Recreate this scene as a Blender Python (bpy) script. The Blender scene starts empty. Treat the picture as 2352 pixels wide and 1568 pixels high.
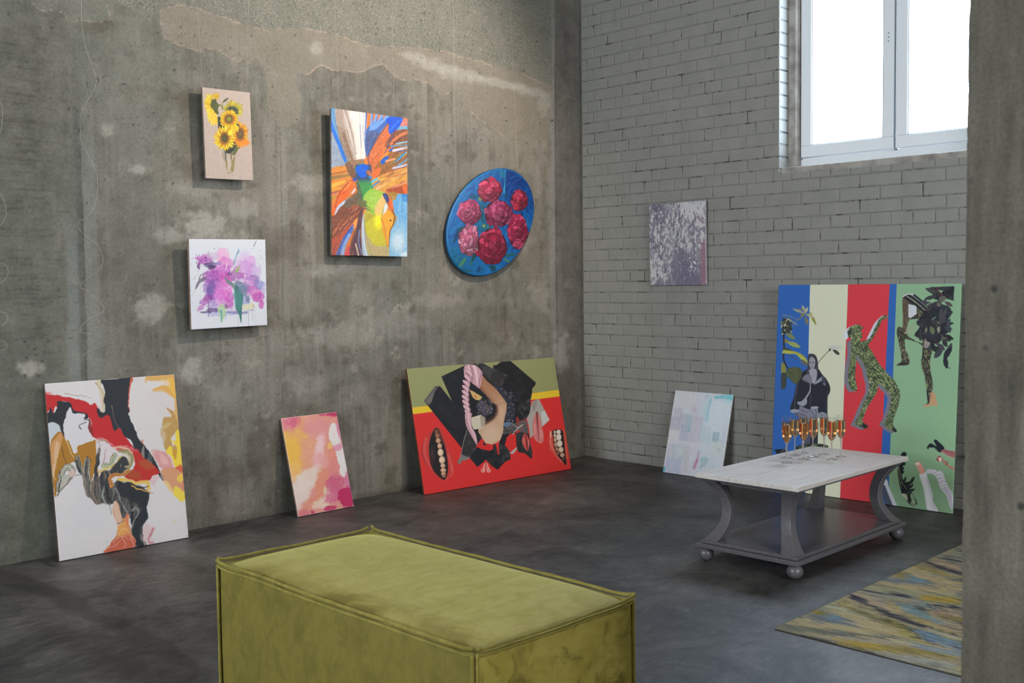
import bpy, bmesh, math, random
import numpy as np
from mathutils import Vector, Matrix

SC = bpy.context.scene
COL = SC.collection

# ------------------------------------------------------------------ camera
FPX = 2425.0                      # focal length in pixels of the 2352 x 1568 frame
YAW, PITCH, ROLL = 0.78196, 0.05527, -0.01242
CAM = np.array([-5.9097, -5.1928, 1.30])
def cam_axes():
    f = np.array([math.sin(YAW)*math.cos(PITCH), math.cos(YAW)*math.cos(PITCH), -math.sin(PITCH)])
    r = np.array([math.cos(YAW), -math.sin(YAW), 0.0]); u = np.cross(r, f)
    c, s = math.cos(ROLL), math.sin(ROLL)
    return np.array([c*r+s*u, -s*r+c*u, f])
AX = cam_axes()
cd = bpy.data.cameras.new('camera'); cam = bpy.data.objects.new('camera', cd); COL.objects.link(cam)
cd.sensor_width = 36.0; cd.lens = FPX/2352*36.0
cam.matrix_world = Matrix(((AX[0][0], AX[1][0], -AX[2][0], CAM[0]), (AX[0][1], AX[1][1], -AX[2][1], CAM[1]),
                           (AX[0][2], AX[1][2], -AX[2][2], CAM[2]), (0, 0, 0, 1)))
cd.clip_start = 0.05; cd.dof.use_dof = True; cd.dof.focus_distance = 5.6; cd.dof.aperture_fstop = 7.0
SC.camera = cam

# ------------------------------------------------------------------ world, light, exposure
wd = bpy.data.worlds.new('overcast_sky'); SC.world = wd; wd.use_nodes = True
bg = wd.node_tree.nodes['Background']
bg.inputs[0].default_value = (0.68, 0.83, 1.0, 1); bg.inputs[1].default_value = 30.0
def area(name, loc, target, sx, sy, power, color, spread=180):
    l = bpy.data.lights.new(name, 'AREA'); l.shape = 'RECTANGLE'; l.size = sx; l.size_y = sy
    l.energy = power; l.color = color; l.spread = math.radians(spread)
    o = bpy.data.objects.new(name, l); COL.objects.link(o); o.location = loc
    o.rotation_euler = (Vector(target)-Vector(loc)).to_track_quat('-Z', 'Y').to_euler()
    return o
# daylight: the visible window is lit by the sky itself (portal); unseen fill lights are added in front of the closed walls behind the camera
pw = area('window_daylight_portal', (0.42, -2.29, 2.73), (-1, -2.29, 2.73), 1.26, 1.5, 1, (1, 1, 1)); pw.data.cycles.is_portal = True
area('rear_fill_light', (-8.88, -2.2, 2.3), (0, -2.2, 1.2), 2.6, 2.0, 290, (0.84, 0.93, 1.0))
area('side_fill_light', (-3.6, -8.88, 2.4), (-3.2, 0, 1.4), 3.6, 2.0, 300, (0.93, 0.97, 1.0))
def spot(name, loc, target, power, color, ang, blend, rad):
    l = bpy.data.lights.new(name, 'SPOT'); l.energy = power; l.color = color; l.spot_size = math.radians(ang); l.spot_blend = blend
    l.shadow_soft_size = rad
    o = bpy.data.objects.new(name, l); COL.objects.link(o); o.location = loc
    o.rotation_euler = (Vector(target)-Vector(loc)).to_track_quat('-Z', 'Y').to_euler()
    return o
SPOT_POS = (-1.785, -2.018, 3.314)
spot('ceiling_spot_light', SPOT_POS, (-2.15, 0.0, 1.95), 200, (1.0, 0.85, 0.70), 104, 0.55, 0.018)
vs = SC.view_settings
vs.view_transform = 'Standard'; vs.look = 'None'; vs.exposure = 0.12; vs.gamma = 1.0; vs.use_curve_mapping = False
SC.display_settings.display_device = 'sRGB'
cy = SC.cycles
cy.use_denoising = True; cy.denoiser = 'OPENIMAGEDENOISE'; cy.denoising_input_passes = 'RGB_ALBEDO_NORMAL'
cy.use_adaptive_sampling = True; cy.adaptive_threshold = 0.045; cy.max_bounces = 9; cy.diffuse_bounces = 3; cy.glossy_bounces = 3; cy.transmission_bounces = 9; cy.transparent_max_bounces = 8
cy.sample_clamp_indirect = 6.0; cy.caustics_reflective = False; cy.blur_glossy = 0.5

# ------------------------------------------------------------------ helpers
def pix(P):
    """photograph coordinates of points (used only to look features up when colouring large surfaces)"""
    P = np.asarray(P, float) - CAM
    v = P @ AX.T
    return 1176 + FPX*v[..., 0]/v[..., 2], 784 - FPX*v[..., 1]/v[..., 2]
def tag(o, label=None, cat=None, group=None, kind=None):
    if label: o['label'] = label
    if cat: o['category'] = cat
    if group: o['group'] = group
    if kind: o['kind'] = kind
    return o
def empty(name, loc=(0, 0, 0), rot=(0, 0, 0), label=None, cat=None, group=None, kind=None):
    o = bpy.data.objects.new(name, None); COL.objects.link(o); o.location = loc; o.rotation_euler = rot
    o.empty_display_size = 0.05
    return tag(o, label, cat, group, kind)
def link(name, me, mat=None, parent=None, smooth=False):
    o = bpy.data.objects.new(name, me); COL.objects.link(o)
    if mat is not None: me.materials.append(mat)
    if parent is not None: o.parent = parent
    if smooth and len(me.polygons):
        me.polygons.foreach_set('use_smooth', np.ones(len(me.polygons), bool))
    return o
class MB:
    """collects shapes and links them as ONE mesh object"""
    def __init__(s): s.v = []; s.f = []
    def add(s, vs_, fs):
        b = len(s.v); s.v += [tuple(map(float, p)) for p in vs_]; s.f += [tuple(b+i for i in f) for f in fs]
    def box(s, x0, x1, y0, y1, z0, z1):
        s.add([(x0,y0,z0),(x1,y0,z0),(x1,y1,z0),(x0,y1,z0),(x0,y0,z1),(x1,y0,z1),(x1,y1,z1),(x0,y1,z1)],
              [(0,3,2,1),(4,5,6,7),(0,1,5,4),(1,2,6,5),(2,3,7,6),(3,0,4,7)])
    def quad(s, a, b, c, d): s.add([a, b, c, d], [(0, 1, 2, 3)])
    def tube(s, pts, r, n=8, cap=True):
        pts = [Vector(p) for p in pts]; rings = []
        rr = r if hasattr(r, '__len__') else [r]*len(pts)
        t0 = (pts[1]-pts[0]).normalized(); up = Vector((0,0,1)) if abs(t0.z) < .9 else Vector((1,0,0))
        nrm = t0.cross(up).normalized()
        for i, p in enumerate(pts):
            t = (pts[min(i+1, len(pts)-1)]-pts[max(i-1, 0)])
            t = t.normalized() if t.length > 1e-9 else t0
            nrm = (nrm - t*nrm.dot(t)).normalized(); b = t.cross(nrm)
            rings.append([p+nrm*math.cos(2*math.pi*k/n)*rr[i]+b*math.sin(2*math.pi*k/n)*rr[i] for k in range(n)])
        vs_ = [v for ring in rings for v in ring]; fs = []
        for i in range(len(pts)-1):
            for k in range(n):
                fs.append((i*n+k, i*n+(k+1) % n, (i+1)*n+(k+1) % n, (i+1)*n+k))
        if cap: fs.append(tuple(range(n))[::-1]); fs.append(tuple((len(pts)-1)*n+k for k in range(n)))
        s.add(vs_, fs)
    def lathe(s, prof, n=32, c=(0, 0, 0)):
        vs_ = []; fs = []; idx = []
        for r, z in prof:
            if r < 1e-6: idx.append([len(vs_)]); vs_.append((c[0], c[1], c[2]+z))
            else:
                idx.append([len(vs_)+k for k in range(n)])
                vs_ += [(c[0]+r*math.cos(2*math.pi*k/n), c[1]+r*math.sin(2*math.pi*k/n), c[2]+z) for k in range(n)]
        for a, b in zip(idx, idx[1:]):
            for k in range(n):
                k2 = (k+1) % n
                if len(a) == 1 and len(b) == 1: continue
                if len(a) == 1: fs.append((a[0], b[k2], b[k]))
                elif len(b) == 1: fs.append((a[k], a[k2], b[0]))
                else: fs.append((a[k], a[k2], b[k2], b[k]))
        s.add(vs_, fs)
    def build(s, name, mat=None, parent=None, smooth=False, bevel=0, seg=2, angle=40):
        me = bpy.data.meshes.new(name); me.from_pydata(s.v, [], s.f)
        bm = bmesh.new(); bm.from_mesh(me); bmesh.ops.recalc_face_normals(bm, faces=bm.faces); bm.to_mesh(me); bm.free()
        o = link(name, me, mat, parent, smooth)
        if bevel:
            m = o.modifiers.new('bevel', 'BEVEL'); m.width = bevel; m.segments = seg; m.limit_method = 'ANGLE'; m.angle_limit = math.radians(angle)
        return o
def grid_mesh(name, P, cols=None, flip=False):
    """P: (ny,nx,3) points -> grid mesh, cols: dict name -> (ny,nx,3|4) linear colours"""
    ny, nx = P.shape[:2]
    me = bpy.data.meshes.new(name)
    me.vertices.add(ny*nx); me.vertices.foreach_set('co', P.reshape(-1).astype(np.float32))
    i = np.arange(ny*nx).reshape(ny, nx)
    q = np.stack([i[:-1, :-1], i[:-1, 1:], i[1:, 1:], i[1:, :-1]], -1).reshape(-1, 4)
    if flip: q = q[:, ::-1]
    nf = len(q); me.loops.add(nf*4); me.polygons.add(nf)
    me.loops.foreach_set('vertex_index', q.reshape(-1).astype(np.int32))
    me.polygons.foreach_set('loop_start', np.arange(0, nf*4, 4, dtype=np.int32))
    me.update(calc_edges=True); me.validate()
    if cols:
        for k, c in cols.items():
            a = me.color_attributes.new(k, 'FLOAT_COLOR', 'POINT')
            c4 = np.ones((ny*nx, 4), np.float32); c4[:, :c.shape[-1]] = c.reshape(-1, c.shape[-1])
            a.data.foreach_set('color', c4.reshape(-1))
    return me
def s2l(c):
    c = np.clip(np.asarray(c, float)/255.0, 0, 1)
    return np.where(c <= .04045, c/12.92, ((c+.055)/1.055)**2.4)
def l2s(c):
    c = np.clip(c, 0, 1); return np.where(c <= .0031308, c*12.92, 1.055*c**(1/2.4)-.055)*255
def hexl(r, g, b): return tuple(float(x) for x in s2l((r, g, b)))+(1.0,)

# ---- material helper
class M:
    def __init__(s, name, base=(.5, .5, .5, 1), rough=.5, spec=.5, **kw):
        s.m = bpy.data.materials.new(name); s.m.use_nodes = True; s.t = s.m.node_tree
        s.b = s.t.nodes['Principled BSDF']; s.out = s.t.nodes['Material Output']
        s.b.inputs['Base Color'].default_value = base; s.b.inputs['Roughness'].default_value = rough
        s.b.inputs['Specular IOR Level'].default_value = spec
        for k, v in kw.items(): s.b.inputs[k.replace('_', ' ')].default_value = v
    def n(s, typ, **kw):
        nd = s.t.nodes.new(typ)
        for k, v in kw.items():
            if k.startswith('i_'):
                key = k[2:].replace('_', ' ')
                key = int(key) if key.isdigit() else key
                if isinstance(v, bpy.types.NodeSocket): s.t.links.new(v, nd.inputs[key])
                else: nd.inputs[key].default_value = v
            else: setattr(nd, k, v)
        return nd
    def L(s, a, b): s.t.links.new(a, b)
    def coord(s, scale=(1, 1, 1), kind='Object'):
        tc = s.n('ShaderNodeTexCoord'); mp = s.n('ShaderNodeMapping'); mp.inputs['Scale'].default_value = scale
        s.L(tc.outputs[kind], mp.inputs[0]); return mp.outputs[0]
    def noise(s, v, scale, detail=4, rough=.55, dist=0):
        nd = s.n('ShaderNodeTexNoise'); s.L(v, nd.inputs['Vector'])
        nd.inputs['Scale'].default_value = scale; nd.inputs['Detail'].default_value = detail
        nd.inputs['Roughness'].default_value = rough; nd.inputs['Distortion'].default_value = dist
        return nd.outputs[0]
    def voro(s, v, scale, feat='F1', out='Distance', rnd=1.0):
        nd = s.n('ShaderNodeTexVoronoi', feature=feat); s.L(v, nd.inputs['Vector']); nd.inputs['Scale'].default_value = scale
        nd.inputs['Randomness'].default_value = rnd
        return nd.outputs[out]
    def ramp(s, f, *st, interp='LINEAR'):
        nd = s.n('ShaderNodeValToRGB'); s.L(f, nd.inputs[0]); e = nd.color_ramp.elements; nd.color_ramp.interpolation = interp
        while len(e) < len(st): e.new(.5)
        for el, (p, c) in zip(e, st):
            el.position = p; el.color = (c, c, c, 1) if not hasattr(c, '__len__') else c
        return nd.outputs[0]
    def mix(s, f, a, b, mode='MIX'):
        nd = s.n('ShaderNodeMix', data_type='RGBA', blend_type=mode)
        for k, x in ((0, f), (6, a), (7, b)):
            if isinstance(x, bpy.types.NodeSocket): s.L(x, nd.inputs[k])
            else: nd.inputs[k].default_value = x
        return nd.outputs[2]
    def math(s, op, a, b=None, c=None, clamp=False):
        nd = s.n('ShaderNodeMath', operation=op); nd.use_clamp = clamp
        for k, x in enumerate((a, b, c)):
            if x is None: continue
            if isinstance(x, bpy.types.NodeSocket): s.L(x, nd.inputs[k])
            else: nd.inputs[k].default_value = x
        return nd.outputs[0]
    def bump(s, h, strength=.3, dist=.01, prev=None):
        nd = s.n('ShaderNodeBump'); s.L(h, nd.inputs['Height']); nd.inputs['Strength'].default_value = strength
        nd.inputs['Distance'].default_value = dist
        if prev is not None: s.L(prev, nd.inputs['Normal'])
        s.L(nd.outputs[0], s.b.inputs['Normal']); return nd.outputs[0]
    def base(s, c): s.L(c, s.b.inputs['Base Color'])
    def rough(s, c): s.L(c, s.b.inputs['Roughness'])
    def attr(s, name):
        nd = s.n('ShaderNodeAttribute', attribute_name=name); return nd.outputs['Color']

# ---- 2-D painting in numpy: colours are written into the vertices of fine grids
def vnoise(x, y, seed=0):
    rs = np.random.RandomState(seed); T = rs.rand(256, 256)
    xi = np.floor(x).astype(int); yi = np.floor(y).astype(int); fx = x-xi; fy = y-yi
    fx = fx*fx*(3-2*fx); fy = fy*fy*(3-2*fy)
    a = T[yi % 256, xi % 256]; b = T[yi % 256, (xi+1) % 256]; c = T[(yi+1) % 256, xi % 256]; d = T[(yi+1) % 256, (xi+1) % 256]
    return (a*(1-fx)+b*fx)*(1-fy)+(c*(1-fx)+d*fx)*fy
def fbm(x, y, sc, seed=0, octv=4, gain=.5, sy=None):
    sy = sy or sc; r = 0; a = 1; t = 0
    for o in range(octv):
        r = r+a*vnoise(x/sc*2**o+17.3*o, y/sy*2**o+9.1*o, seed+o); t += a; a *= gain
    return r/t
def sst(a, b, x):
    t = np.clip((x-a)/(b-a), 0, 1); return t*t*(3-2*t)
def catmull(pts, closed=True, n=5):
    P = np.array(pts, float); N = len(P); out = []
    for i in range(N if closed else N-1):
        if closed: p = [P[(i+k-1) % N] for k in range(4)]
        else: p = [P[min(max(i+k-1, 0), N-1)] for k in range(4)]
        for t in np.arange(n)/n:
            out.append(.5*((2*p[1])+(-p[0]+p[2])*t+(2*p[0]-5*p[1]+4*p[2]-p[3])*t*t+(-p[0]+3*p[1]-3*p[2]+p[3])*t**3))
    if not closed: out.append(P[-1])
    return np.array(out)
class Art:
    def __init__(s, X, Y, bg=(200, 200, 200)):
        s.X = X; s.Y = Y; s.c = np.zeros(X.shape+(3,)); s.c[:] = bg
        s.dx = X; s.dy = Y
    def warp(s, amp, sc, seed=1, octv=3):
        s.dx = s.X+amp*(fbm(s.X, s.Y, sc, seed, octv)-.5)*2; s.dy = s.Y+amp*(fbm(s.X, s.Y, sc, seed+50, octv)-.5)*2
    def nowarp(s): s.dx = s.X; s.dy = s.Y
    def n(s, sc, seed=0, octv=4, sy=None, gain=.5): return fbm(s.X, s.Y, sc, seed, octv, gain, sy)
    def _box(s, x0, x1, y0, y1):
        m = (s.dx > x0) & (s.dx < x1) & (s.dy > y0) & (s.dy < y1)
        r = np.flatnonzero(m.any(1)); c = np.flatnonzero(m.any(0))
        if len(r) == 0: return None
        return slice(r[0], r[-1]+1), slice(c[0], c[-1]+1)
    def mask(s, m, col, sl=None):
        if sl is None: sl = (slice(None), slice(None))
        t = s.c[sl]; col = np.asarray(col, float)
        if col.ndim == 3 and col.shape[:2] == s.X.shape: col = col[sl]
        t += (col-t)*np.clip(m, 0, 1)[..., None]
    def poly(s, pts, col, soft=2.5, op=1, sm=False, tex=None, hole=False):
        P = catmull(pts) if sm else np.array(pts, float)
        pad = soft*2+2
        sl = s._box(P[:, 0].min()-pad, P[:, 0].max()+pad, P[:, 1].min()-pad, P[:, 1].max()+pad)
        if sl is None: return
        x = s.dx[sl]; y = s.dy[sl]; d = np.full(x.shape, 1e18); ins = np.zeros(x.shape, bool)
        for a, b in zip(P, np.roll(P, -1, 0)):
            e = b-a; l = e@e
            if l < 1e-9: continue
            t = np.clip(((x-a[0])*e[0]+(y-a[1])*e[1])/l, 0, 1)
            d = np.minimum(d, (x-a[0]-t*e[0])**2+(y-a[1]-t*e[1])**2)
            if a[1] != b[1]:
                c = ((a[1] > y) != (b[1] > y)) & (x < (b[0]-a[0])*(y-a[1])/(b[1]-a[1])+a[0]); ins ^= c
        sd = np.where(ins, np.sqrt(d), -np.sqrt(d)); m = sst(-soft, soft, sd)*op
        if tex is not None: m = m*tex[sl]
        s.mask(m, col, sl)
        return sl, sd
    def line(s, pts, col, w=3, w2=None, soft=1.5, op=1, sm=True, tex=None):
        P = catmull(pts, False, 4) if sm and len(pts) > 2 else np.array(pts, float)
        w2 = w if w2 is None else w2; pad = max(w, w2)+soft*2+2
        sl = s._box(P[:, 0].min()-pad, P[:, 0].max()+pad, P[:, 1].min()-pad, P[:, 1].max()+pad)
        if sl is None: return
        x = s.dx[sl]; y = s.dy[sl]; best = np.full(x.shape, 1e9); N = len(P)-1
        for i, (a, b) in enumerate(zip(P, P[1:])):
            e = b-a; l = e@e
            if l < 1e-9: continue
            t = np.clip(((x-a[0])*e[0]+(y-a[1])*e[1])/l, 0, 1)
            ww = w+(w2-w)*(i+t)/N
            best = np.minimum(best, np.hypot(x-a[0]-t*e[0], y-a[1]-t*e[1])-ww/2)
        m = sst(soft, -soft, best)*op
        if tex is not None: m = m*tex[sl]
        s.mask(m, col, sl)
    def ell(s, cx, cy_, rx, ry, col, ang=0, soft=3, op=1, tex=None):
        R_ = max(rx, ry)+soft*2+2
        sl = s._box(cx-R_, cx+R_, cy_-R_, cy_+R_)
        if sl is None: return
        x = s.dx[sl]-cx; y = s.dy[sl]-cy_; c, n_ = math.cos(ang), math.sin(ang)
        u = (x*c+y*n_)/rx; v = (-x*n_+y*c)/ry; d = (np.sqrt(u*u+v*v)-1)*min(rx, ry)
        m = sst(soft, -soft, d)*op
        if tex is not None: m = m*tex[sl]
        s.mask(m, col, sl)
    def petal(s, cx, cy_, ang, l, w, col, base=0, soft=1.5, op=1, tip=.5):
        """petal from (cx,cy) outwards; ang in degrees, image coordinates"""
        a = math.radians(ang); c, n_ = math.cos(a), math.sin(a); pts = []
        for t, h in ((base, .25), (base+(1-base)*.35, .9), (base+(1-base)*.6, 1), (base+(1-base)*.85, tip), (1, 0),
                     (base+(1-base)*.85, -tip), (base+(1-base)*.6, -1), (base+(1-base)*.35, -.9), (base, -.25)):
            u = t*l; v = h*w/2; pts.append((cx+u*c-v*n_, cy_+u*n_+v*c))
        s.poly(pts, col, soft=soft, op=op)
def homog(src, dst):
    A = []
    for (x, y), (u, v) in zip(src, dst):
        A.append([x, y, 1, 0, 0, 0, -u*x, -u*y, -u]); A.append([0, 0, 0, x, y, 1, -v*x, -v*y, -v])
    return np.linalg.svd(np.array(A, float))[2][-1].reshape(3, 3)
# ================================================================== THE ROOM
ROOM = dict(x0=-9.0, y0=-9.0, H=4.2)
def nonuni(a, b, fine0, fine1, st, coarse=.25):
    out = []
    if a < fine0: out += list(np.arange(a, fine0, coarse))
    out += list(np.arange(fine0, fine1, st)) + [fine1]
    if b > fine1: out += list(np.arange(fine1+coarse, b, coarse)) + [b]
    return np.array(out)

# ---- left wall: raw concrete
def concrete_wall():
    xs = nonuni(-9.0, 0.0, -4.36, 0.0, .0075); zs = nonuni(0.0, 4.2, 0.0, 3.42, .0075)
    Xw, Zw = np.meshgrid(xs, zs); P = np.stack([Xw, np.zeros_like(Xw), Zw], -1)
    px, py = pix(P); vis = Xw > -4.4
    A = Art(px, py, (116, 114, 104)); n = A.n
    wx = (Xw+10)*420; wz = (5-Zw)*420                           # even noise coordinates along the wall
    A.mask(sst(.35, .7, fbm(wx, wz, 260, 3, 5)), (138, 131, 119))
    A.mask(sst(.45, .75, fbm(wx, wz, 120, 13, 5, sy=300))*.7, (96, 91, 80))
    A.mask(sst(.55, .8, fbm(wx, wz, 40, 23, 5, sy=160))*.5, (160, 152, 140))
    A.mask(sst(.56, .75, fbm(wx, wz, 22, 33, 5, sy=34))*.35, (150, 146, 138))
    A.mask(sst(.56, .78, fbm(wx, wz, 30, 43, 5))*.45, (84, 78, 68))
    A.mask(sst(.57, .66, fbm(wx, wz, 8, 63, 3, sy=240))*sst(.42, .58, fbm(wx, wz, 120, 65, 3))*.24, (84, 79, 69)); A.mask(sst(.58, .66, fbm(wx, wz, 10, 67, 3, sy=300))*sst(.45, .6, fbm(wx, wz, 150, 69, 3))*.22, (164, 157, 145))
    rs = np.random.RandomState(21); TX9 = n(9, 230, 4)
    for k in range(90):                                          # drips, scrapes and small torn skins of cement
        x = rs.uniform(430, 1330); y = rs.uniform(180, 1040); l = rs.uniform(14, 90)
        A.line([(x, y), (x+rs.uniform(-2, 2), y+l*.5), (x+rs.uniform(-3, 3), y+l)], [(70, 64, 55), (176, 169, 156), (96, 90, 78)][k % 3], rs.uniform(1, 3.4), .8, 1.2, rs.uniform(.25, .6))
    for k in range(150):
        x = rs.uniform(380, 1330); y = rs.uniform(150, 1100); q = rs.uniform(3, 15); m_ = TX9
        A.ell(x, y, q*rs.uniform(.8, 2.2), q, [(180, 173, 160), (78, 71, 60), (164, 157, 145)][k % 3], rs.uniform(-.6, .6), 3, rs.uniform(.25, .6), tex=sst(.42, .58, m_))
    # board-marked brown zone at the far left
    zone = sst(140, 95, px+22*(n(60, 5)-.5))*sst(60, 90, py)
    A.mask(zone*.55, (88, 82, 70)); streak = fbm(wx, wz, 70, 61, 4, sy=3.2)
    A.mask(zone*sst(.60, .70, streak)*sst(900, 700, py)*.75, (58, 52, 44)); A.mask(zone*sst(.40, .30, streak)*.25, (128, 126, 112))
    A.mask(sst(160, 40, px)*sst(560, 760, py)*.3, (120, 120, 104))
    A.mask(sst(215, 150, px+14*(n(40, 6)-.5))*.42, (84, 88, 78)); A.mask(sst(560, 300, px+60*(n(120, 8)-.5))*.22, (92, 98, 90))  # cooler and darker to the left: fading of the warm light put into the colour
    # greenish grey plaster at upper left
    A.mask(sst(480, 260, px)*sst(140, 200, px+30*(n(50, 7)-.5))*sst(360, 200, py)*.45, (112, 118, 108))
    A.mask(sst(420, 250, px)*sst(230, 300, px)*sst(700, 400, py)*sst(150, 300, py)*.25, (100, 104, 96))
    # vertical formwork bands and seams, and darker strips beside the corner
    def vband(x0, x1, y0, y1, c, op, soft=12, seed=0, wob=6):
        xx = px+wob*2*(fbm(px*0, py, 60, seed+70, 3)-.5)-(py-500)*(1176-(x0+x1)/2)/48000+(py-500)*-.008
        A.mask(sst(x0-soft, x0+soft, xx)*sst(x1+soft, x1-soft, xx)*sst(y0-60, y0+60, py)*sst(y1+60, y1-60, py)*op, c)
    vband(148, 176, 520, 960, (138, 146, 144), .5, 6, 1); vband(190, 225, 300, 1100, (140, 146, 142), .42, 5, 2)
    vband(176, 188, 250, 900, (80, 80, 78), .55, 3, 3, 3)
    vband(188, 190.5, 260, 1200, (48, 46, 42), .7, 1.3, 4, 4); vband(222, 224, 200, 1200, (90, 86, 78), .35, 1.5, 5, 2)
    vband(612, 634, 240, 800, (166, 160, 150), .3, 5, 6); vband(640, 660, 280, 760, (160, 156, 148), .35, 5, 7)
    vband(646, 649, 300, 900, (84, 80, 70), .45, 1.5, 8, 3); vband(700, 712, 620, 760, (170, 164, 152), .3, 3, 9)
    vband(985, 990, 200, 380, (84, 76, 64), .5, 2, 10, 3); vband(975, 986, 210, 420, (160, 150, 136), .3, 4, 15, 3)
    vband(1262, 1276, 0, 800, (156, 158, 156), .5, 3, 11, 4); vband(1276, 1345, 0, 1050, (92, 88, 86), .5, 4, 12, 3)
    vband(1277, 1279, 60, 1050, (60, 56, 52), .6, 1.2, 13, 3); vband(1332, 1345, 0, 1050, (66, 62, 60), .5, 3, 14, 2)
    # smudges
    def smudge(cx, cy_, rx, ry, c, op, seed, sc=18, ang=0):
        x = px-cx; y = py-cy_; ca, sa = math.cos(ang), math.sin(ang); u = (x*ca+y*sa)/rx; v = (-x*sa+y*ca)/ry
        A.mask(sst(1.1, .4, np.sqrt(u*u+v*v)+1.1*(fbm(px, py, sc, seed, 4)-.5))*op, c)
    for k, q in enumerate([(450, 430, 75, 26, .25), (470, 520, 70, 42, .5), (395, 540, 45, 22, .4), (345, 705, 50, 45, .45), (440, 850, 34, 36, .5),
                           (68, 845, 34, 26, .5), (560, 480, 40, 30, .35), (318, 388, 26, 14, .45), (250, 300, 22, 24, .35), (720, 420, 60, 26, .35),
                           (1180, 560, 60, 30, .3), (780, 770, 120, 34, .3), (900, 740, 90, 40, .25), (1000, 690, 70, 24, .25), (520, 905, 60, 40, .2),
                           (700, 880, 60, 30, .25), (830, 900, 50, 40, .2), (1290, 800, 22, 60, .4), (1245, 680, 26, 50, .25), (740, 620, 70, 18, .25)]):
        smudge(q[0], q[1], q[2], q[3], (184, 179, 169), min(1, q[4]*1.5), 100+k, 14)
    for k, q in enumerate([(640, 560, 90, 60, .35), (580, 700, 60, 80, .35), (330, 930, 60, 80, .4), (720, 480, 36, 20, .45), (560, 610, 22, 20, .5), (700, 1000, 120, 90, .35),
                           (880, 880, 90, 60, .3), (1120, 740, 90, 60, .3), (590, 1030, 30, 90, .5), (60, 80, 50, 40, .3), (220, 60, 60, 22, .45), (320, 210, 60, 26, .3),
                           (420, 230, 50, 34, .35), (520, 1090, 120, 50, .3), (1300, 950, 30, 90, .4), (1090, 560, 40, 26, .25)]):
        smudge(q[0], q[1], q[2], q[3], (82, 74, 62), q[4]*1.2, 140+k, 24)
    for (cx, cy_, a0, k) in ((375, 520, 2.2, 0), (430, 548, .4, 1), (545, 520, 1, 2), (430, 850, .5, 3), (470, 858, 1.2, 4), (480, 505, 1.6, 5), (310, 385, 2.4, 6)):
        for j in range(7):                                       # fan-shaped trowel strokes
            r = 14+j*4.5; t = np.linspace(a0, a0+1.5, 6)
            A.line([(cx+r*math.cos(u), cy_+r*.8*math.sin(u)) for u in t], (176, 172, 162), .8, 2.2, 1.5, .35)
    # lighter rectangular pours
    for q in ((636, 322, 668, 348), (628, 170, 646, 180), (700, 450, 752, 600), (640, 420, 730, 436)):
        A.poly([(q[0], q[1]), (q[2], q[1]+2), (q[2], q[3]), (q[0], q[3])], (160, 152, 140), 2, .3)
    for q in ((625, 455, 7), (656, 642, 6), (201, 563, 9), (176, 645, 9), (205, 782, 8), (650, 205, 5), (722, 305, 4)):
        A.ell(q[0], q[1], q[2], q[2], (150, 142, 128), 0, 2, .4)
    # smooth skim patches with torn edges
    A.warp(4, 14, 7)
    SM = np.zeros(px.shape+(3,)); Msk = Art(px, py, (0, 0, 0)); Msk.dx, Msk.dy = A.dx, A.dy
    patch = [(367, 22), (371, 55), (376, 83), (387, 92), (415, 104), (440, 112), (462, 121), (470, 113), (478, 112), (500, 118), (523, 131), (542, 140), (580, 145),
             (583, 133), (590, 133), (603, 150), (610, 170), (612, 204), (614, 240), (618, 268), (645, 292), (666, 292), (684, 276), (689, 240), (688, 215), (680, 195), (679, 180),
             (686, 169), (705, 172), (735, 153), (765, 158), (792, 164), (831, 164), (850, 155), (872, 147), (885, 155), (904, 172), (933, 187), (952, 182), (975, 189), (997, 199),
             (1010, 214), (1030, 214), (1043, 207), (1055, 212), (1063, 222), (1063, 249), (1089, 261), (1100, 272), (1115, 282), (1140, 300), (1162, 316), (1200, 330), (1262, 320), (1268, 204),
             (1248, 191), (1210, 174), (1162, 160), (1130, 150), (1090, 138), (1051, 128), (1010, 118), (977, 112), (923, 108), (870, 106), (837, 104), (800, 90), (764, 77), (735, 72), (700, 67),
             (650, 66), (606, 68), (574, 61), (545, 50), (517, 41), (478, 29), (445, 18), (414, 13), (385, 14)]
    patch2 = [(60, -30), (72, 5), (85, 20), (110, 25), (130, 25), (148, 33), (160, 45), (185, 49), (210, 50), (230, 51), (240, 46), (254, 44), (252, 30), (245, 12), (246, -30)]
    agg = [(262, -400), (265, 5), (275, 12), (310, 22), (340, 30), (365, 30), (367, 22), (385, 12), (414, 11), (445, 16), (478, 27), (517, 39), (545, 48), (574, 59), (606, 66), (650, 64), (700, 65), (735, 70), (764, 75),
           (800, 88), (837, 102), (870, 104), (923, 106), (977, 110), (1010, 116), (1051, 126), (1090, 136), (1130, 148), (1162, 158), (1210, 172), (1248, 189), (1268, 204), (1266, -400)]
    A.poly(agg, (122, 122, 110), 4, .8)
    A.poly(patch, (140, 131, 116), 2, .8); A.poly(patch2, (118, 118, 108), 2, .6)
    A.mask(sst(.5, .7, n(60, 201, 5, 30))*sst(150, 170, py)*0, (0, 0, 0))
    for k, q in enumerate([(1000, 150, 60, 16), (1060, 172, 80, 18), (950, 130, 40, 12), (1150, 190, 80, 12), (1220, 210, 50, 14), (1250, 240, 22, 34), (725, 110, 16, 20)]):
        smudge(q[0], q[1], q[2], q[3], (186, 182, 172), .55, 300+k, 12, .2)
    pink = (196, 172, 154)
    def torn(p, op=.8, w=2.2):
        A.line(p, pink, w, w*.7, 1.4, op, tex=sst(.30, .55, n(16, 211, 3)))
        A.line([(a, b+2.5) for a, b in p], (96, 88, 76), 1.2, 1.2, 1.2, .5, tex=sst(.45, .65, n(12, 212, 3)))
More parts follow.
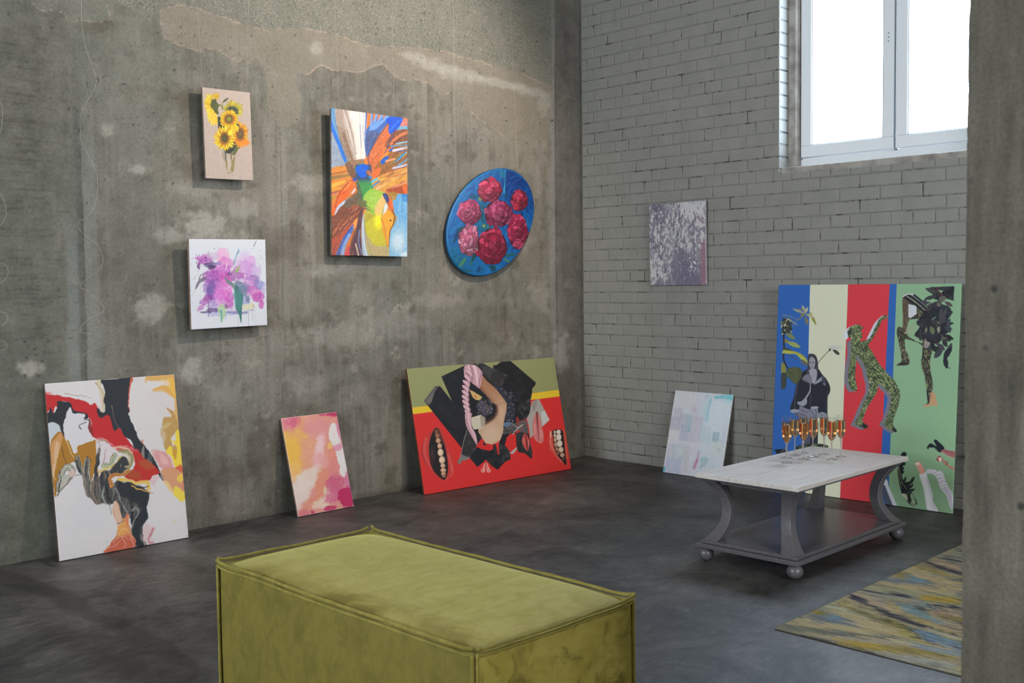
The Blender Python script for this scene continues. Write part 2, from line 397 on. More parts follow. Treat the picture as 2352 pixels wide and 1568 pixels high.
    torn(patch[0:13]); torn(patch[13:16], .5); torn(patch[26:31], .5); torn(patch[28:44]); torn(patch[43:47], .7, 1.6); torn(patch[46:52], .7)
    torn(patch[54:][::-1][:30], .8); torn(patch2[1:13], .7); A.line([(245, 12), (250, 30), (258, 45)], pink, 1.4, 1.4, 1.2, .5)
    A.line([(1285, 235), (1300, 222), (1320, 228), (1332, 240)], pink, 1.5, 1.5, 1, .4)
    A.nowarp()
    # hairline cracks
    rs = np.random.RandomState(4)
    for k in range(60):
        x = rs.uniform(0, 130); y = rs.uniform(80, 820); l = rs.uniform(20, 80); dy = rs.uniform(-5, 5)
        A.line([(x, y), (x+l*.3, y+dy*.5+rs.uniform(-3, 3)), (x+l*.7, y+dy+rs.uniform(-3, 3)), (x+l, y+dy*1.4)], (58, 52, 44), 1.2, .8, 1, rs.uniform(.3, .7))
    for p in ([(420, 360), (385, 385), (350, 398), (300, 430)], [(130, 170), (128, 240), (134, 330)], [(260, 275), (330, 268), (400, 272)], [(1000, 420), (1020, 410), (1042, 412)]):
        A.line(p, (74, 68, 58), 1.4, 1.2, 1.2, .5)
    # drilled holes and pinholes
    for x, y in ((57, 785), (111, 782), (80, 801), (102, 809), (85, 816), (61, 821), (97, 829), (58, 862), (89, 863), (158, 250), (400, 160), (118, 64), (20, 32)):
        A.ell(x, y, 3, 2.6, (26, 24, 22), 0, 1.1, .95)
    for k in range(520):
        x = rs.uniform(0, 1300); y = rs.uniform(10, 1200) if k % 2 else rs.uniform(60, 330)
        if k < 260 and x > 640: x *= .5
        r = rs.uniform(.7, 2.2); A.ell(x, y, r*rs.uniform(.8, 1.5), r, (44, 42, 38), rs.uniform(0, 3), 1, rs.uniform(.4, .9))
    for k in range(120):
        x = rs.uniform(560, 700); y = rs.uniform(760, 1180); r = rs.uniform(1, 4); A.ell(x, y, r, r*rs.uniform(.5, 1.6), (170, 164, 146), rs.uniform(0, 3), 1.4, rs.uniform(.2, .6), tex=sst(.4, .6, n(8, 219, 2)))
    # the line where the wall meets the floor slab
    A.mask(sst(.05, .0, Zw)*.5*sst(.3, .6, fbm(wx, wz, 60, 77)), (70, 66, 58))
    Msk.poly(agg, (255, 0, 0), 5, 1); Msk.poly(patch, (0, 255, 0), 3, 1); Msk.poly(patch2, (0, 200, 0), 3, 1)
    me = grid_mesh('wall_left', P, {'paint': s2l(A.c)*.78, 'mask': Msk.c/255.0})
    A.c = None
    m = M('raw_concrete', rough=.82, spec=.3); v = m.coord()
    sep = m.n('ShaderNodeSeparateColor'); m.L(m.attr('mask'), sep.inputs[0]); ag, smt = sep.outputs[0], sep.outputs[1]
    f1 = m.noise(v, 9, 8, .68); f2 = m.noise(v, 60, 5, .6); f3 = m.noise(v, 240, 3, .6)
    col = m.mix(m.ramp(f1, (.35, 0), (.68, 1)), m.attr('paint'), (.29, .27, .235, 1))
    mx = m.n('ShaderNodeMix', data_type='RGBA', blend_type='MIX'); mx.inputs[0].default_value = .30
    m.L(m.attr('paint'), mx.inputs[6]); m.L(col, mx.inputs[7]); col = mx.outputs[2]
    col = m.mix(.6, col, m.ramp(f2, (.3, .38), (.7, .64)), 'OVERLAY')
    col = m.mix(.32, col, m.ramp(m.noise(v, 130, 4, .7), (.3, .36), (.7, .66)), 'OVERLAY')
    col = m.mix(m.math('MULTIPLY', m.ramp(f3, (.62, 0), (.72, 1)), .25), col, (.07, .065, .055, 1))
    pit = m.voro(v, 34); pn = m.noise(v, 11, 2)
    pm = m.math('MULTIPLY', m.ramp(pit, (.07, 1), (.12, 0)), m.ramp(pn, (.52, 0), (.6, 1)))
    pm = m.math('MULTIPLY', pm, m.math('SUBTRACT', 1.0, smt))
    col = m.mix(m.math('MULTIPLY', pm, .75), col, (.03, .028, .024, 1))
    # exposed aggregate: pebbles of many greys in a darker matrix
    w = m.n('ShaderNodeMix', data_type='RGBA', blend_type='MIX'); w.inputs[0].default_value = .012
    nz = m.n('ShaderNodeTexNoise'); nz.inputs['Scale'].default_value = 30; m.L(v, nz.inputs[0]); m.L(v, w.inputs[6]); m.L(nz.outputs['Color'], w.inputs[7])
    vv = m.n('ShaderNodeTexVoronoi'); vv.inputs['Scale'].default_value = 105; m.L(w.outputs[2], vv.inputs['Vector'])
    vs2 = m.n('ShaderNodeSeparateColor'); m.L(vv.outputs['Color'], vs2.inputs[0])
    peb = m.math('MULTIPLY', m.ramp(vv.outputs['Distance'], (.22, 1), (.36, 0)), m.ramp(vs2.outputs[0], (.45, 0), (.55, 1)))
    pc = m.ramp(vs2.outputs[1], (0, hexl(104, 104, 94)), (.5, hexl(150, 147, 132)), (1, hexl(196, 188, 168)))
    pebm = m.math('MULTIPLY', m.math('MULTIPLY', peb, ag), .7)
    col = m.mix(pebm, col, pc)
    col = m.mix(m.math('MULTIPLY', m.math('MULTIPLY', m.ramp(vs2.outputs[2], (.92, 0), (.94, 1)), ag), .4), col, (.05, .05, .045, 1))
    m.base(col)
    h = m.math('ADD', m.math('MULTIPLY', f2, .5), m.math('MULTIPLY', f1, .9)); h = m.math('SUBTRACT', h, m.math('MULTIPLY', pm, .8))
    h = m.math('ADD', h, m.math('MULTIPLY', smt, .35)); h = m.math('ADD', h, m.math('MULTIPLY', m.math('MULTIPLY', f3, ag), .5)); m.bump(h, .35, .008)
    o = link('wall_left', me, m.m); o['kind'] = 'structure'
    return o
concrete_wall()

# ---- back wall: painted brick with a window niche
NY0, NY1, NZ0, NZ1 = -2.94, -1.64, 1.96, 3.50
CO, BL, JT = .0772, .258, .0075
def brick_wall():
    rnd = random.Random(5)
    mb = MB()
    # mortar plane with the niche left open, thick wall behind
    D = .5
    def slab(y0, y1, z0, z1): mb.box(.0, D, y0, y1, z0, z1)
    slab(-9.0, NY0, 0, 4.2); slab(NY1, 0, 0, 4.2); slab(NY0, NY1, 0, NZ0); slab(NY0, NY1, NZ1, 4.2)
    m = M('painted_brick', hexl(152, 152, 144), .62, .35); v = m.coord()
    f = m.noise(v, 7, 6, .6); g = m.noise(v, 70, 4, .6)
    base = m.mix(m.ramp(f, (.3, 0), (.7, 1)), hexl(134, 133, 126), hexl(145, 143, 136))
    m.base(m.mix(.35, base, m.ramp(g, (.3, .44), (.7, .58)), 'OVERLAY'))
    m.bump(m.math('ADD', g, m.math('MULTIPLY', m.noise(v, 260, 3), .6)), .3, .003)
    mm = M('painted_mortar', rough=.75, spec=.2); v = mm.coord()
    cr = mm.math('MULTIPLY', mm.ramp(mm.noise(v, 6.5, 8, .82), (.525, 0), (.585, 1)), .85)
    mm.base(mm.mix(cr, hexl(128, 127, 121), hexl(50, 48, 45))); mm.bump(mm.noise(v, 90, 4), .5, .004)
    back = mb.build('wall_back', mm.m); back['kind'] = 'structure'
    # the bricks themselves, one mesh
    V = []; F = []; c_off = .003
    def brick(y0, y1, z0, z1):                                  # y0 > y1 : seen from the room y decreases to the right
        if y0-y1 < .02 or z1-z0 < .012: return
        b = .0045; dx = -(.0019+rnd.uniform(-.0009, .0014)); j = lambda a=.0011: rnd.uniform(-a, a); i0 = len(V)
        jj = [(j(), j()) for _ in range(4)]; tl = rnd.uniform(-.0008, .0008)
        cs = [(y0, z0), (y1, z0), (y1, z1), (y0, z1)]; sg = [(-1, 1), (1, 1), (1, -1), (-1, -1)]
        for (y, z), (a, c) in zip(cs, jj): V.append((-.0002, y+a, z+c))
        for (y, z), (a, c), (sy, sz) in zip(cs, jj, sg): V.append((dx*.55, y+a+sy*b*.25, z+c+sz*b*.25))
        for (y, z), (a, c), (sy, sz) in zip(cs, jj, sg): V.append((dx+tl*sz, y+a+sy*b*1.2, z+c+sz*b*1.2))
        for k in range(4):
            k2 = (k+1) % 4; F.append((i0+k, i0+k2, i0+4+k2, i0+4+k)); F.append((i0+4+k, i0+4+k2, i0+8+k2, i0+8+k))
        F.append((i0+8, i0+9, i0+10, i0+11))
    zb = -.012; r = 0
    while zb < 4.2:
        z0 = max(zb+JT/2, .002); z1 = min(zb+CO-JT/2, 4.198); typ = r % 4
        step = BL if typ != 1 else BL/2; off = {0: .115, 1: .055, 2: .12, 3: -.01}[typ]+rnd.uniform(-.006, .006)
        y = 0.0-off; edges = [0.0]
        if off < .02: y = -off-step
        while y > -9.0: edges.append(y+rnd.uniform(-.003, .003)); y -= step
        edges.append(-9.0)
        for a, b in zip(edges, edges[1:]):
            y0, y1 = a-JT/2, b+JT/2
            if a == 0.0: y0 = -.002
            if z1 > NZ0 and z0 < NZ1:                            # clip against the niche
                if y1 >= NY1 or y0 <= NY0: brick(y0, y1, z0, z1)
                else:
                    if y0 > NY1+.02: brick(y0, NY1+.001, z0, z1)
                    if y1 < NY0-.02: brick(NY0-.001, y1, z0, z1)
                    if z0 < NZ0-.02: brick(min(y0, NY1), max(y1, NY0), z0, NZ0)
            else: brick(y0, y1, z0, z1)
        zb += CO; r += 1
    # brick ends on the window reveal
    zb = -.012
    k = 0
    while zb < NZ1:
        z0 = max(zb+JT/2, NZ0); z1 = min(zb+CO-JT/2, NZ1)
        if z1-z0 > .01:
            for ys, sgn in ((NY1, -1), (NY0, 1)):
                d = .11 if k % 2 else .15; i0 = len(V); t = .004
                P = [(-.002, ys, z0), (d, ys, z0), (d, ys, z1), (-.002, ys, z1)]
                V.extend(P); V.extend([(min(x, d-.002) if x > 0 else .001, ys+sgn*t, z+(.003 if z == z0 else -.003)) for x, _, z in P])
                for q in range(4):
                    q2 = (q+1) % 4; F.append((i0+q, i0+q2, i0+4+q2, i0+4+q))
                F.append((i0+4, i0+5, i0+6, i0+7))
        zb += CO; k += 1
    me = bpy.data.meshes.new('wall_back_bricks')
    nj = [i for i, f in enumerate(F) if all(V[k][0] > -.0021 for k in f) and max(V[k][0] for k in f) > .05]; me.from_pydata(V, [], F)
    bm = bmesh.new(); bm.from_mesh(me)
    bmesh.ops.recalc_face_normals(bm, faces=bm.faces)
    bm.to_mesh(me); bm.free()
    w_ = M('painted_reveal', hexl(142, 141, 136), .6, .35); vw = w_.coord(); w_.bump(w_.noise(vw, 60, 4), .3, .003)  # reveal brick ends, close to the wall's own brick paint
    me.materials.append(m.m); me.materials.append(w_.m)
    for i in nj: me.polygons[i].material_index = 1
    o = link('brick_facing', me, None, back)
    return back
brick_wall()

# ---- floor
def floor():
    xs = nonuni(-9.0, 0.5, -4.6, 0.0, .02); ys = nonuni(-9.0, 0.0, -4.6, 0.0, .02)
    Xf, Yf = np.meshgrid(xs, ys); P = np.stack([Xf, Yf, np.zeros_like(Xf)], -1)
    px, py = pix(P); front = ((P-CAM) @ AX[2]) > .6
    px = np.where(front, px, -9999); py = np.where(front, py, 9999)
    A = Art(px, py, (82, 79, 76)); wx = (Xf+10)*400; wy = (Yf+10)*400
    A.mask(sst(.4, .7, fbm(wx, wy, 300, 2, 5))*.6, (100, 96, 92)); A.mask(sst(.5, .75, fbm(wx, wy, 120, 12, 5, sy=300))*.6, (62, 58, 54))
    A.mask(sst(.55, .75, fbm(wx, wy, 60, 22, 4, sy=24))*.4, (108, 103, 98))
    A.dx = px+12*(fbm(wx, wy, 60, 31)-.5); A.dy = py+9*(fbm(wx, wy, 60, 41)-.5)
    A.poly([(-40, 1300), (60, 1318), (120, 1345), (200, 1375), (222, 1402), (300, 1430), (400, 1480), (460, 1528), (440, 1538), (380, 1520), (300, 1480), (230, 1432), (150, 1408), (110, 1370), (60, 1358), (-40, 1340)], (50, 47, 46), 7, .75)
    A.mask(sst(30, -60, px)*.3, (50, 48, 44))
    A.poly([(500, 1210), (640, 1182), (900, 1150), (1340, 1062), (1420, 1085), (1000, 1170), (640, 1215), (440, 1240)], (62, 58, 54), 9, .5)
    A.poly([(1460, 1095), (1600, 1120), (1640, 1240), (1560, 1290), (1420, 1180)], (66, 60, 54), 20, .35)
    for k, p in enumerate([[(1040, 1400), (1180, 1330), (1300, 1350)], [(900, 1180), (1050, 1210), (1250, 1180)], [(1480, 1500), (1650, 1480), (1800, 1500)], [(1500, 1180), (1580, 1230), (1560, 1320)], [(20, 1500), (150, 1470), (260, 1500)], [(340, 1290), (430, 1280), (500, 1300)]]):
        A.line(p, (110, 106, 102) if k % 2 else (60, 57, 54), 14, 30, 14, .3)
    A.nowarp()
    A.line([(90, 1284), (150, 1315), (215, 1345), (262, 1370), (330, 1396)], (34, 32, 30), 1.6, .8, 1.6, .8)
    rs = np.random.RandomState(9)
    for k in range(70):
        x = rs.uniform(0, 2200); y = rs.uniform(1150, 1560); A.ell(x, y, rs.uniform(.8, 3), .8, (170, 166, 160), rs.uniform(-.3, .1), 1.5, rs.uniform(.3, .8))
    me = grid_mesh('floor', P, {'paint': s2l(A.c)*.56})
    m = M('dark_concrete_floor', rough=.5, spec=.62); v = m.coord()
    f1 = m.noise(v, 2.6, 10, .74, .6); mp = m.coord((5, 14, 1)); f2 = m.noise(mp, 2.6, 8, .7); f3 = m.noise(v, 110, 5, .75)
    c = m.mix(1.0, m.attr('paint'), m.ramp(f1, (.36, .20), (.64, .76)), 'OVERLAY'); c = m.mix(.8, c, m.ramp(f2, (.36, .30), (.64, .70)), 'OVERLAY')
    c = m.mix(.75, c, m.ramp(f3, (.3, .25), (.7, .75)), 'OVERLAY'); m.base(c)
    m.rough(m.ramp(f1, (.3, .60), (.75, .46))); m.bump(m.math('ADD', f3, m.math('MULTIPLY', f2, .8)), .16, .004)
    o = link('floor', me, m.m); o['kind'] = 'structure'
floor()

# ---- ceiling and the walls behind the camera
pl = M('grey_plaster', hexl(140, 138, 130), .8, .3); vv_ = pl.coord(); pl.base(pl.mix(pl.ramp(pl.noise(vv_, 3, 6), (.3, 0), (.7, 1)), hexl(120, 117, 108), hexl(152, 149, 140)))
c = MB(); c.box(-9.3, .5, -9.3, .3, 4.2, 4.4); c.build('ceiling', pl.m)['kind'] = 'structure'
c = MB(); c.box(-9.3, -9.0, -9.3, .3, 0, 4.2); c.build('wall_rear', pl.m)['kind'] = 'structure'
c = MB(); c.box(-9.0, 0.5, -9.3, -9.0, 0, 4.2); c.build('wall_right', pl.m)['kind'] = 'structure'
c = MB(); c.box(-9.3, .5, .02, .3, 0, 4.2); c.build('wall_left_core', pl.m)['kind'] = 'structure'

# ---- window
def window():
    pvc = M('white_window_plastic', hexl(230, 234, 238), .3, .5)
    gasket = M('dark_gasket', hexl(120, 130, 140), .6)
    alu = M('spacer', hexl(190, 198, 204), .35, Metallic=.6)
    plas = M('reveal_plaster', hexl(160, 154, 146), .8); v = plas.coord(); plas.bump(plas.noise(v, 40, 5), .5, .01)
    plas.base(plas.mix(plas.ramp(plas.noise(v, 9, 5), (.4, 0), (.65, 1)), hexl(168, 162, 154), hexl(126, 120, 114)))
    gl = bpy.data.materials.new('clear_pane'); gl.use_nodes = True; t = gl.node_tree; t.nodes.clear()
    o_ = t.nodes.new('ShaderNodeOutputMaterial'); mxs = t.nodes.new('ShaderNodeMixShader'); tr = t.nodes.new('ShaderNodeBsdfTransparent'); g = t.nodes.new('ShaderNodeBsdfGlossy'); lw = t.nodes.new('ShaderNodeLayerWeight'); fr = t.nodes.new('ShaderNodeMath'); fr.operation = 'POWER'; fr.inputs[1].default_value = 4.5; t.links.new(lw.outputs['Facing'], fr.inputs[0]); g.inputs['Roughness'].default_value = .02; tr.inputs[0].default_value = (.97, .985, 1, 1)
    t.links.new(fr.outputs[0], mxs.inputs[0]); t.links.new(tr.outputs[0], mxs.inputs[1]); t.links.new(g.outputs[0], mxs.inputs[2]); t.links.new(mxs.outputs[0], o_.inputs[0])
    root = empty('window_1', (0, 0, 0), kind='structure')
    X = .15; Y0, Y1, Z0, Z1 = -2.89, -1.697, 2.008, 3.45
    f = MB()
    for q in ((Y0, Y1, Z0, Z0+.058), (Y0, Y1, Z1-.058, Z1), (Y0, Y0+.05, Z0+.058, Z1-.058), (Y1-.05, Y1, Z0+.058, Z1-.058)): f.box(X+.018, X+.085, *q)
    f.build('window_frame', pvc.m, root, bevel=.004)
    mid = -2.322
    for a, b, nm in ((mid-.002, Y1-.012, 0), (Y0+.012, mid-.010, 1)):
        s = MB(); y0, y1 = min(a, b), max(a, b); z0, z1 = Z0+.060, Z1-.060; w = .072
        s.box(X-.004, X+.06, y0, y1, z0, z0+w); s.box(X-.004, X+.06, y0, y1, z1-w, z1)
        s.box(X-.004, X+.06, y0, y0+w, z0+w, z1-w); s.box(X-.004, X+.06, y1-w, y1, z0+w, z1-w)
        so = s.build('sash', pvc.m, root, bevel=.005)
        g1 = MB(); w2 = w-.001; t_ = .006
        g1.box(X+.004, X+.012, y0+w2, y1-w2, z0+w2, z0+w2+t_); g1.box(X+.004, X+.012, y0+w2, y1-w2, z1-w2-t_, z1-w2)
        g1.box(X+.004, X+.012, y0+w2, y0+w2+t_, z0+w2, z1-w2); g1.box(X+.004, X+.012, y1-w2-t_, y1-w2, z0+w2, z1-w2); g1.build('glazing_bead', alu.m, so)
        p = MB(); p.box(X+.022, X+.026, y0+w, y1-w, z0+w, z1-w); p.build('glass_pane', gl, so)
        if nm == 0:
            h = MB()
            for zz in (2.70, 2.722, 2.744):
                h.lathe([(0, -.001), (.0042, -.001), (.0042, .0015), (0, .0015)], 12)
            hv = [];
            for k, zz in enumerate((2.700, 2.724, 2.748)):
                n0 = len(h.v)//3
                for i in range(k*n0, (k+1)*n0):
                    x, y, z = h.v[i]; h.v[i] = (X-.004-z, mid+.036+x, zz+y)
            h.build('screw_cap', gasket.m, so)
    q = MB(); q.box(X-.006, X+.002, mid-.0085, mid-.003, Z0+.062, Z1-.062); q.build('sash_seal', gasket.m, root)
    q = MB(); q.box(X-.0055, X+.018, Y1-.014, Y1-.004, Z0+.050, Z0+.060); q.box(X-.0055, X+.018, mid-.014, mid-.004, Z0+.050, Z0+.060); q.build('hinge_end', gasket.m, root)
    # plaster fillets between brick and frame, ledge under the frame
    r = MB(); r.box(.105, .2, Y1-.004, NY1+.002, NZ0, NZ1); r.box(.105, .2, NY0-.002, Y0+.004, NZ0, NZ1); r.box(.02, .2, NY0, NY1, NZ0-.004, Z0-.004); r.box(.105, .2, NY0, NY1, Z1, NZ1)
    r.build('reveal_plaster', plas.m, root, bevel=.012, seg=3)
window()

# ---- concrete pillar on the right, close to the camera
def pillar():
    x0, x1, y0, y1 = -3.80, -3.35, -5.05, -4.338
    rs = np.random.RandomState(3)
    m = M('pillar_concrete', rough=.8, spec=.3); v = m.coord(); f = m.noise(v, 3.5, 8, .65, .4); g = m.noise(m.coord((14, 14, 2.2)), 2.0, 6, .6); h = m.noise(v, 120, 3)
    col = m.mix(m.ramp(f, (.3, 0), (.7, 1)), hexl(84, 79, 69), hexl(104, 98, 86)); col = m.mix(.85, col, m.ramp(g, (.3, .30), (.7, .68)), 'OVERLAY'); col = m.mix(.4, col, m.ramp(h, (.3, .3), (.7, .7)), 'OVERLAY')
    pt = m.voro(v, 17); col = m.mix(m.math('MULTIPLY', m.ramp(pt, (.10, 1), (.19, 0)), m.ramp(m.noise(v, 6, 2), (.53, 0), (.6, 1))), col, (.045, .04, .035, 1))
    m.base(col); m.bump(m.math('ADD', m.math('MULTIPLY', f, .8), m.math('MULTIPLY', h, .3)), .4, .01)
    zs = np.arange(0, 4.2001, .012); n = len(zs)
    chip = np.abs(np.array([rs.randn()*.0016 for _ in zs]))
    low = fbm(zs*100, zs*0, 14, 8, 3)*.006+.0035*(fbm(zs*100, zs*0, 4, 18, 2))
    big = np.zeros(n)
    for c_, a_, w_ in ((1.84, .006, .02), (1.52, .002, .02), (.95, .006, .04), (1.15, .005, .05), (.60, .007, .04)): big += a_*np.exp(-((zs-c_)/w_)**2)
    e = chip+low+big
    # ring of profile points per height: two chipped room-side corners, rounded
    prof = []
    for k, z in enumerate(zs):
        c1 = e[k]; c2 = e[(k*7+31) % n]*.8
        prof.append([(x0, y0+c2, z), (x0, (y0+y1)/2, z), (x0, y1-c1-.004, z), (x0+.002+c1*.3, y1-c1*.5-.001, z), (x0+.006+c1, y1, z), ((x0+x1)/2, y1, z), (x1-c2, y1, z), (x1, y1-c2, z), (x1, y0+c1, z), (x1-c1, y0, z), (x0+c2, y0, z)])
    P = np.array(prof); k = P.shape[1]; V = P.reshape(-1, 3); F = []
    for i in range(n-1):
        for j in range(k): F.append((i*k+j, i*k+(j+1) % k, (i+1)*k+(j+1) % k, (i+1)*k+j))
    F.append(tuple(range(k))); F.append(tuple((n-1)*k+j for j in range(k)))
    b = MB(); b.v = [tuple(p) for p in V]; b.f = F; o = b.build('concrete_pillar', m.m); o['kind'] = 'structure'
    # shallow repaired patch on the visible face
pillar()
# ================================================================== THE PICTURES, stroke by stroke (crop coordinates)
def grain(A, amt=6, seed=0, sc=3):
    rs = np.random.RandomState(seed); A.c += (rs.rand(*A.X.shape)[..., None]-.5)*amt
def jitter(c, a, rnd): return tuple(np.clip(np.array(c)+rnd.uniform(-a, a, 3)*.6+rnd.uniform(-a, a), 0, 255))

def art_sunflowers(A, u, v):
    A.c[:] = (188, 169, 156); rnd = np.random.RandomState(1)
    A.mask(sst(.4, .7, A.n(6, 3, 3, 60))*.4, (168, 150, 140)); A.mask(sst(.4, .7, A.n(60, 5, 3, 6))*.35, (200, 182, 170)); grain(A, 16)
    dk, gr, yl, orr = (62, 66, 40), (110, 108, 52), (236, 196, 34), (226, 150, 36)
    # vase and stems
    A.poly([(690, 1010), (700, 1130), (725, 1225), (745, 1290), (785, 1296), (812, 1280), (835, 1150), (832, 1010)], (176, 158, 132), 4, .55, True)
    A.poly([(782, 1090), (800, 1140), (835, 1090), (832, 1150), (815, 1275), (782, 1260), (795, 1180)], (138, 124, 76), 4, .85, True)
    A.poly([(724, 1150), (745, 1160), (740, 1260), (728, 1220)], (140, 128, 84), 3, .8, True)
    A.line([(758, 1120), (762, 1190), (766, 1250)], (206, 196, 184), 12, 8, 3, .8); A.line([(742, 1288), (765, 1297), (790, 1290)], (112, 98, 56), 5, 5, 2, .9)
    A.line([(728, 1150), (722, 1060), (700, 1010)], (70, 76, 78), 9, 10, 3, .8); A.line([(690, 1040), (695, 1100), (712, 1150)], (108, 106, 66), 9, 6, 2, .9)
    A.line([(715, 1030), (720, 1135)], (44, 52, 66), 11, 5, 2, .9); A.line([(790, 1040), (790, 1130)], (66, 62, 52), 12, 8, 2, .9)
    A.poly([(800, 1070), (830, 1000), (870, 940), (885, 985), (868, 1020), (835, 1075), (812, 1078)], (92, 96, 52), 3, 1, True); A.poly([(870, 950), (895, 975), (890, 1008), (875, 985)], (110, 104, 56), 3, 1)
    A.line([(822, 1050), (870, 960)], (140, 138, 84), 3, 2, 1.5, .8)
    A.poly([(630, 700), (625, 640), (660, 620), (820, 700), (870, 780), (850, 960), (780, 1060), (700, 1020), (640, 800)], (54, 60, 50), 4, 1, True)
    # sprig
    A.line([(690, 500), (685, 450), (700, 425)], (84, 78, 48), 5, 4, 1.5); A.poly([(690, 448), (705, 415), (735, 398), (762, 388), (740, 420), (712, 440)], (96, 88, 58), 2, 1, True)
    A.line([(625, 490), (655, 478), (680, 500), (690, 530)], (120, 118, 52), 20, 14, 3)
    # back flower (green-yellow, seen from behind)
    for a, l, w in ((-150, 120, 40), (-135, 130, 44), (-118, 120, 42), (-104, 150, 42), (-90, 170, 44), (-76, 165, 42), (-62, 150, 44), (-50, 165, 40), (-36, 190, 44), (-24, 160, 44), (-10, 160, 44), (4, 150, 40), (14, 140, 34)):
        A.petal(790, 570, a, l, w, jitter((176, 160, 52), 18, rnd), soft=2, tip=.4); A.petal(795, 565, a+4, l*.8, w*.4, jitter((210, 196, 84), 14, rnd), soft=3, op=.8, base=.3)
    for a in range(-160, 20, 14): A.petal(800, 570, a, 95, 24, jitter((64, 74, 58), 10, rnd), soft=3, tip=.3)
    # side flower, top left
    for a, l in ((150, 120), (165, 135), (180, 125), (195, 140), (208, 150), (220, 150), (232, 170), (245, 160), (140, 140), (128, 150), (118, 190), (108, 230), (98, 260), (88, 240)):
        A.petal(590, 480, a, l, 46, jitter((214, 176, 40), 16, rnd), soft=2.5); A.petal(590, 480, a+3, l*.95, 18, jitter((240, 212, 90), 10, rnd), soft=3, base=.35, op=.8)
    A.poly([(545, 400), (560, 355), (600, 335), (640, 345), (640, 395), (600, 420), (580, 380), (565, 430)], (198, 158, 40), 3, 1, True); A.line([(570, 410), (590, 360), (625, 350)], (228, 196, 110), 8, 5, 2, .8)
    A.poly([(555, 420), (600, 405), (620, 450), (645, 480), (630, 530), (640, 580), (605, 590), (575, 540), (540, 495), (545, 455)], (88, 92, 48), 4, 1, True)
    for p in (((560, 430), (600, 500)), ((575, 470), (550, 500)), ((600, 540), (630, 590)), ((590, 420), (610, 470))): A.line(p, (54, 62, 40), 9, 5, 3, .8)
    for a, l in ((112, 150), (102, 200), (94, 230), (86, 220)): A.petal(600, 510, a, l, 34, jitter((226, 186, 60), 14, rnd), soft=2.5, base=.3)
    def head(cx, cy, rx, ry, r0x, r0y, n, cols, cen, seed, sq=1.0):
        r = np.random.RandomState(seed)
        for k in range(n):
            for lay in (0, 1):
                a = 360*(k+.5*lay)/n+r.uniform(-5, 5); ar = math.radians(a); L = math.hypot(rx*math.cos(ar), ry*math.sin(ar))*r.uniform(.86, 1.04)*(1-.12*lay)
                c = jitter(cols[r.randint(len(cols))], 12, r); A.petal(cx, cy, a, L, 26*(1+.2*r.rand()), tuple(np.array(c)*.86), soft=1.8); A.petal(cx, cy, a+2, L*.95, 13, tuple(np.minimum(np.array(c)*1.1+8, 255)), base=.45, soft=2.4, op=.9)
        for k in range(70):
            a = r.uniform(0, 2*math.pi); A.line([(cx+r0x*1.0*math.cos(a), cy+r0y*math.sin(a)), (cx+r0x*1.6*math.cos(a), cy+r0y*1.6*math.sin(a))], jitter((196, 112, 26), 22, r), 5, 1, 2, .7, sm=False)
        A.ell(cx, cy, r0x*1.12, r0y*1.1, (122, 78, 30), 0, 5); A.ell(cx+2, cy+4, r0x*.96, r0y*.95, (184, 122, 44), 0, 5, .8); A.ell(cx, cy, r0x*.78, r0y*.8, (88, 62, 34), 0, 6, .9); A.ell(cx, cy, r0x*.62, r0y*.62, cen, 0, 8)
        A.ell(cx-3, cy-6, r0x*.35, r0y*.35, tuple(np.array(cen)*1.2), 0, 8, .8)
    head(900, 830, 100, 165, 44, 72, 26, [(232, 146, 40), (224, 134, 36), (236, 168, 44)], (104, 84, 54), 3)
    for a in (60, 75, 90, 105, 50, 40): A.petal(905, 850, a, 150, 30, (238, 136, 36), base=.4, soft=3, op=.8)
    for a in range(20, 200, 12): A.petal(790, 690, a, 120, 24, jitter((56, 64, 56), 10, rnd), soft=3)
    head(765, 650, 128, 130, 52, 54, 30, [(238, 196, 36), (232, 186, 30), (226, 166, 34)], (124, 122, 52), 4)
    for a, l in ((75, 180), (85, 165), (60, 170), (50, 150)): A.petal(790, 660, a, l, 30, (228, 192, 44), base=.4, soft=2)
    head(712, 880, 140, 165, 50, 66, 34, [(242, 200, 38), (238, 190, 34), (230, 172, 40), (246, 212, 60)], (78, 72, 36), 5)
    for a, l in ((-60, 120), (-50, 115)): A.petal(730, 880, a, l, 30, (246, 214, 60), base=.4, soft=2)

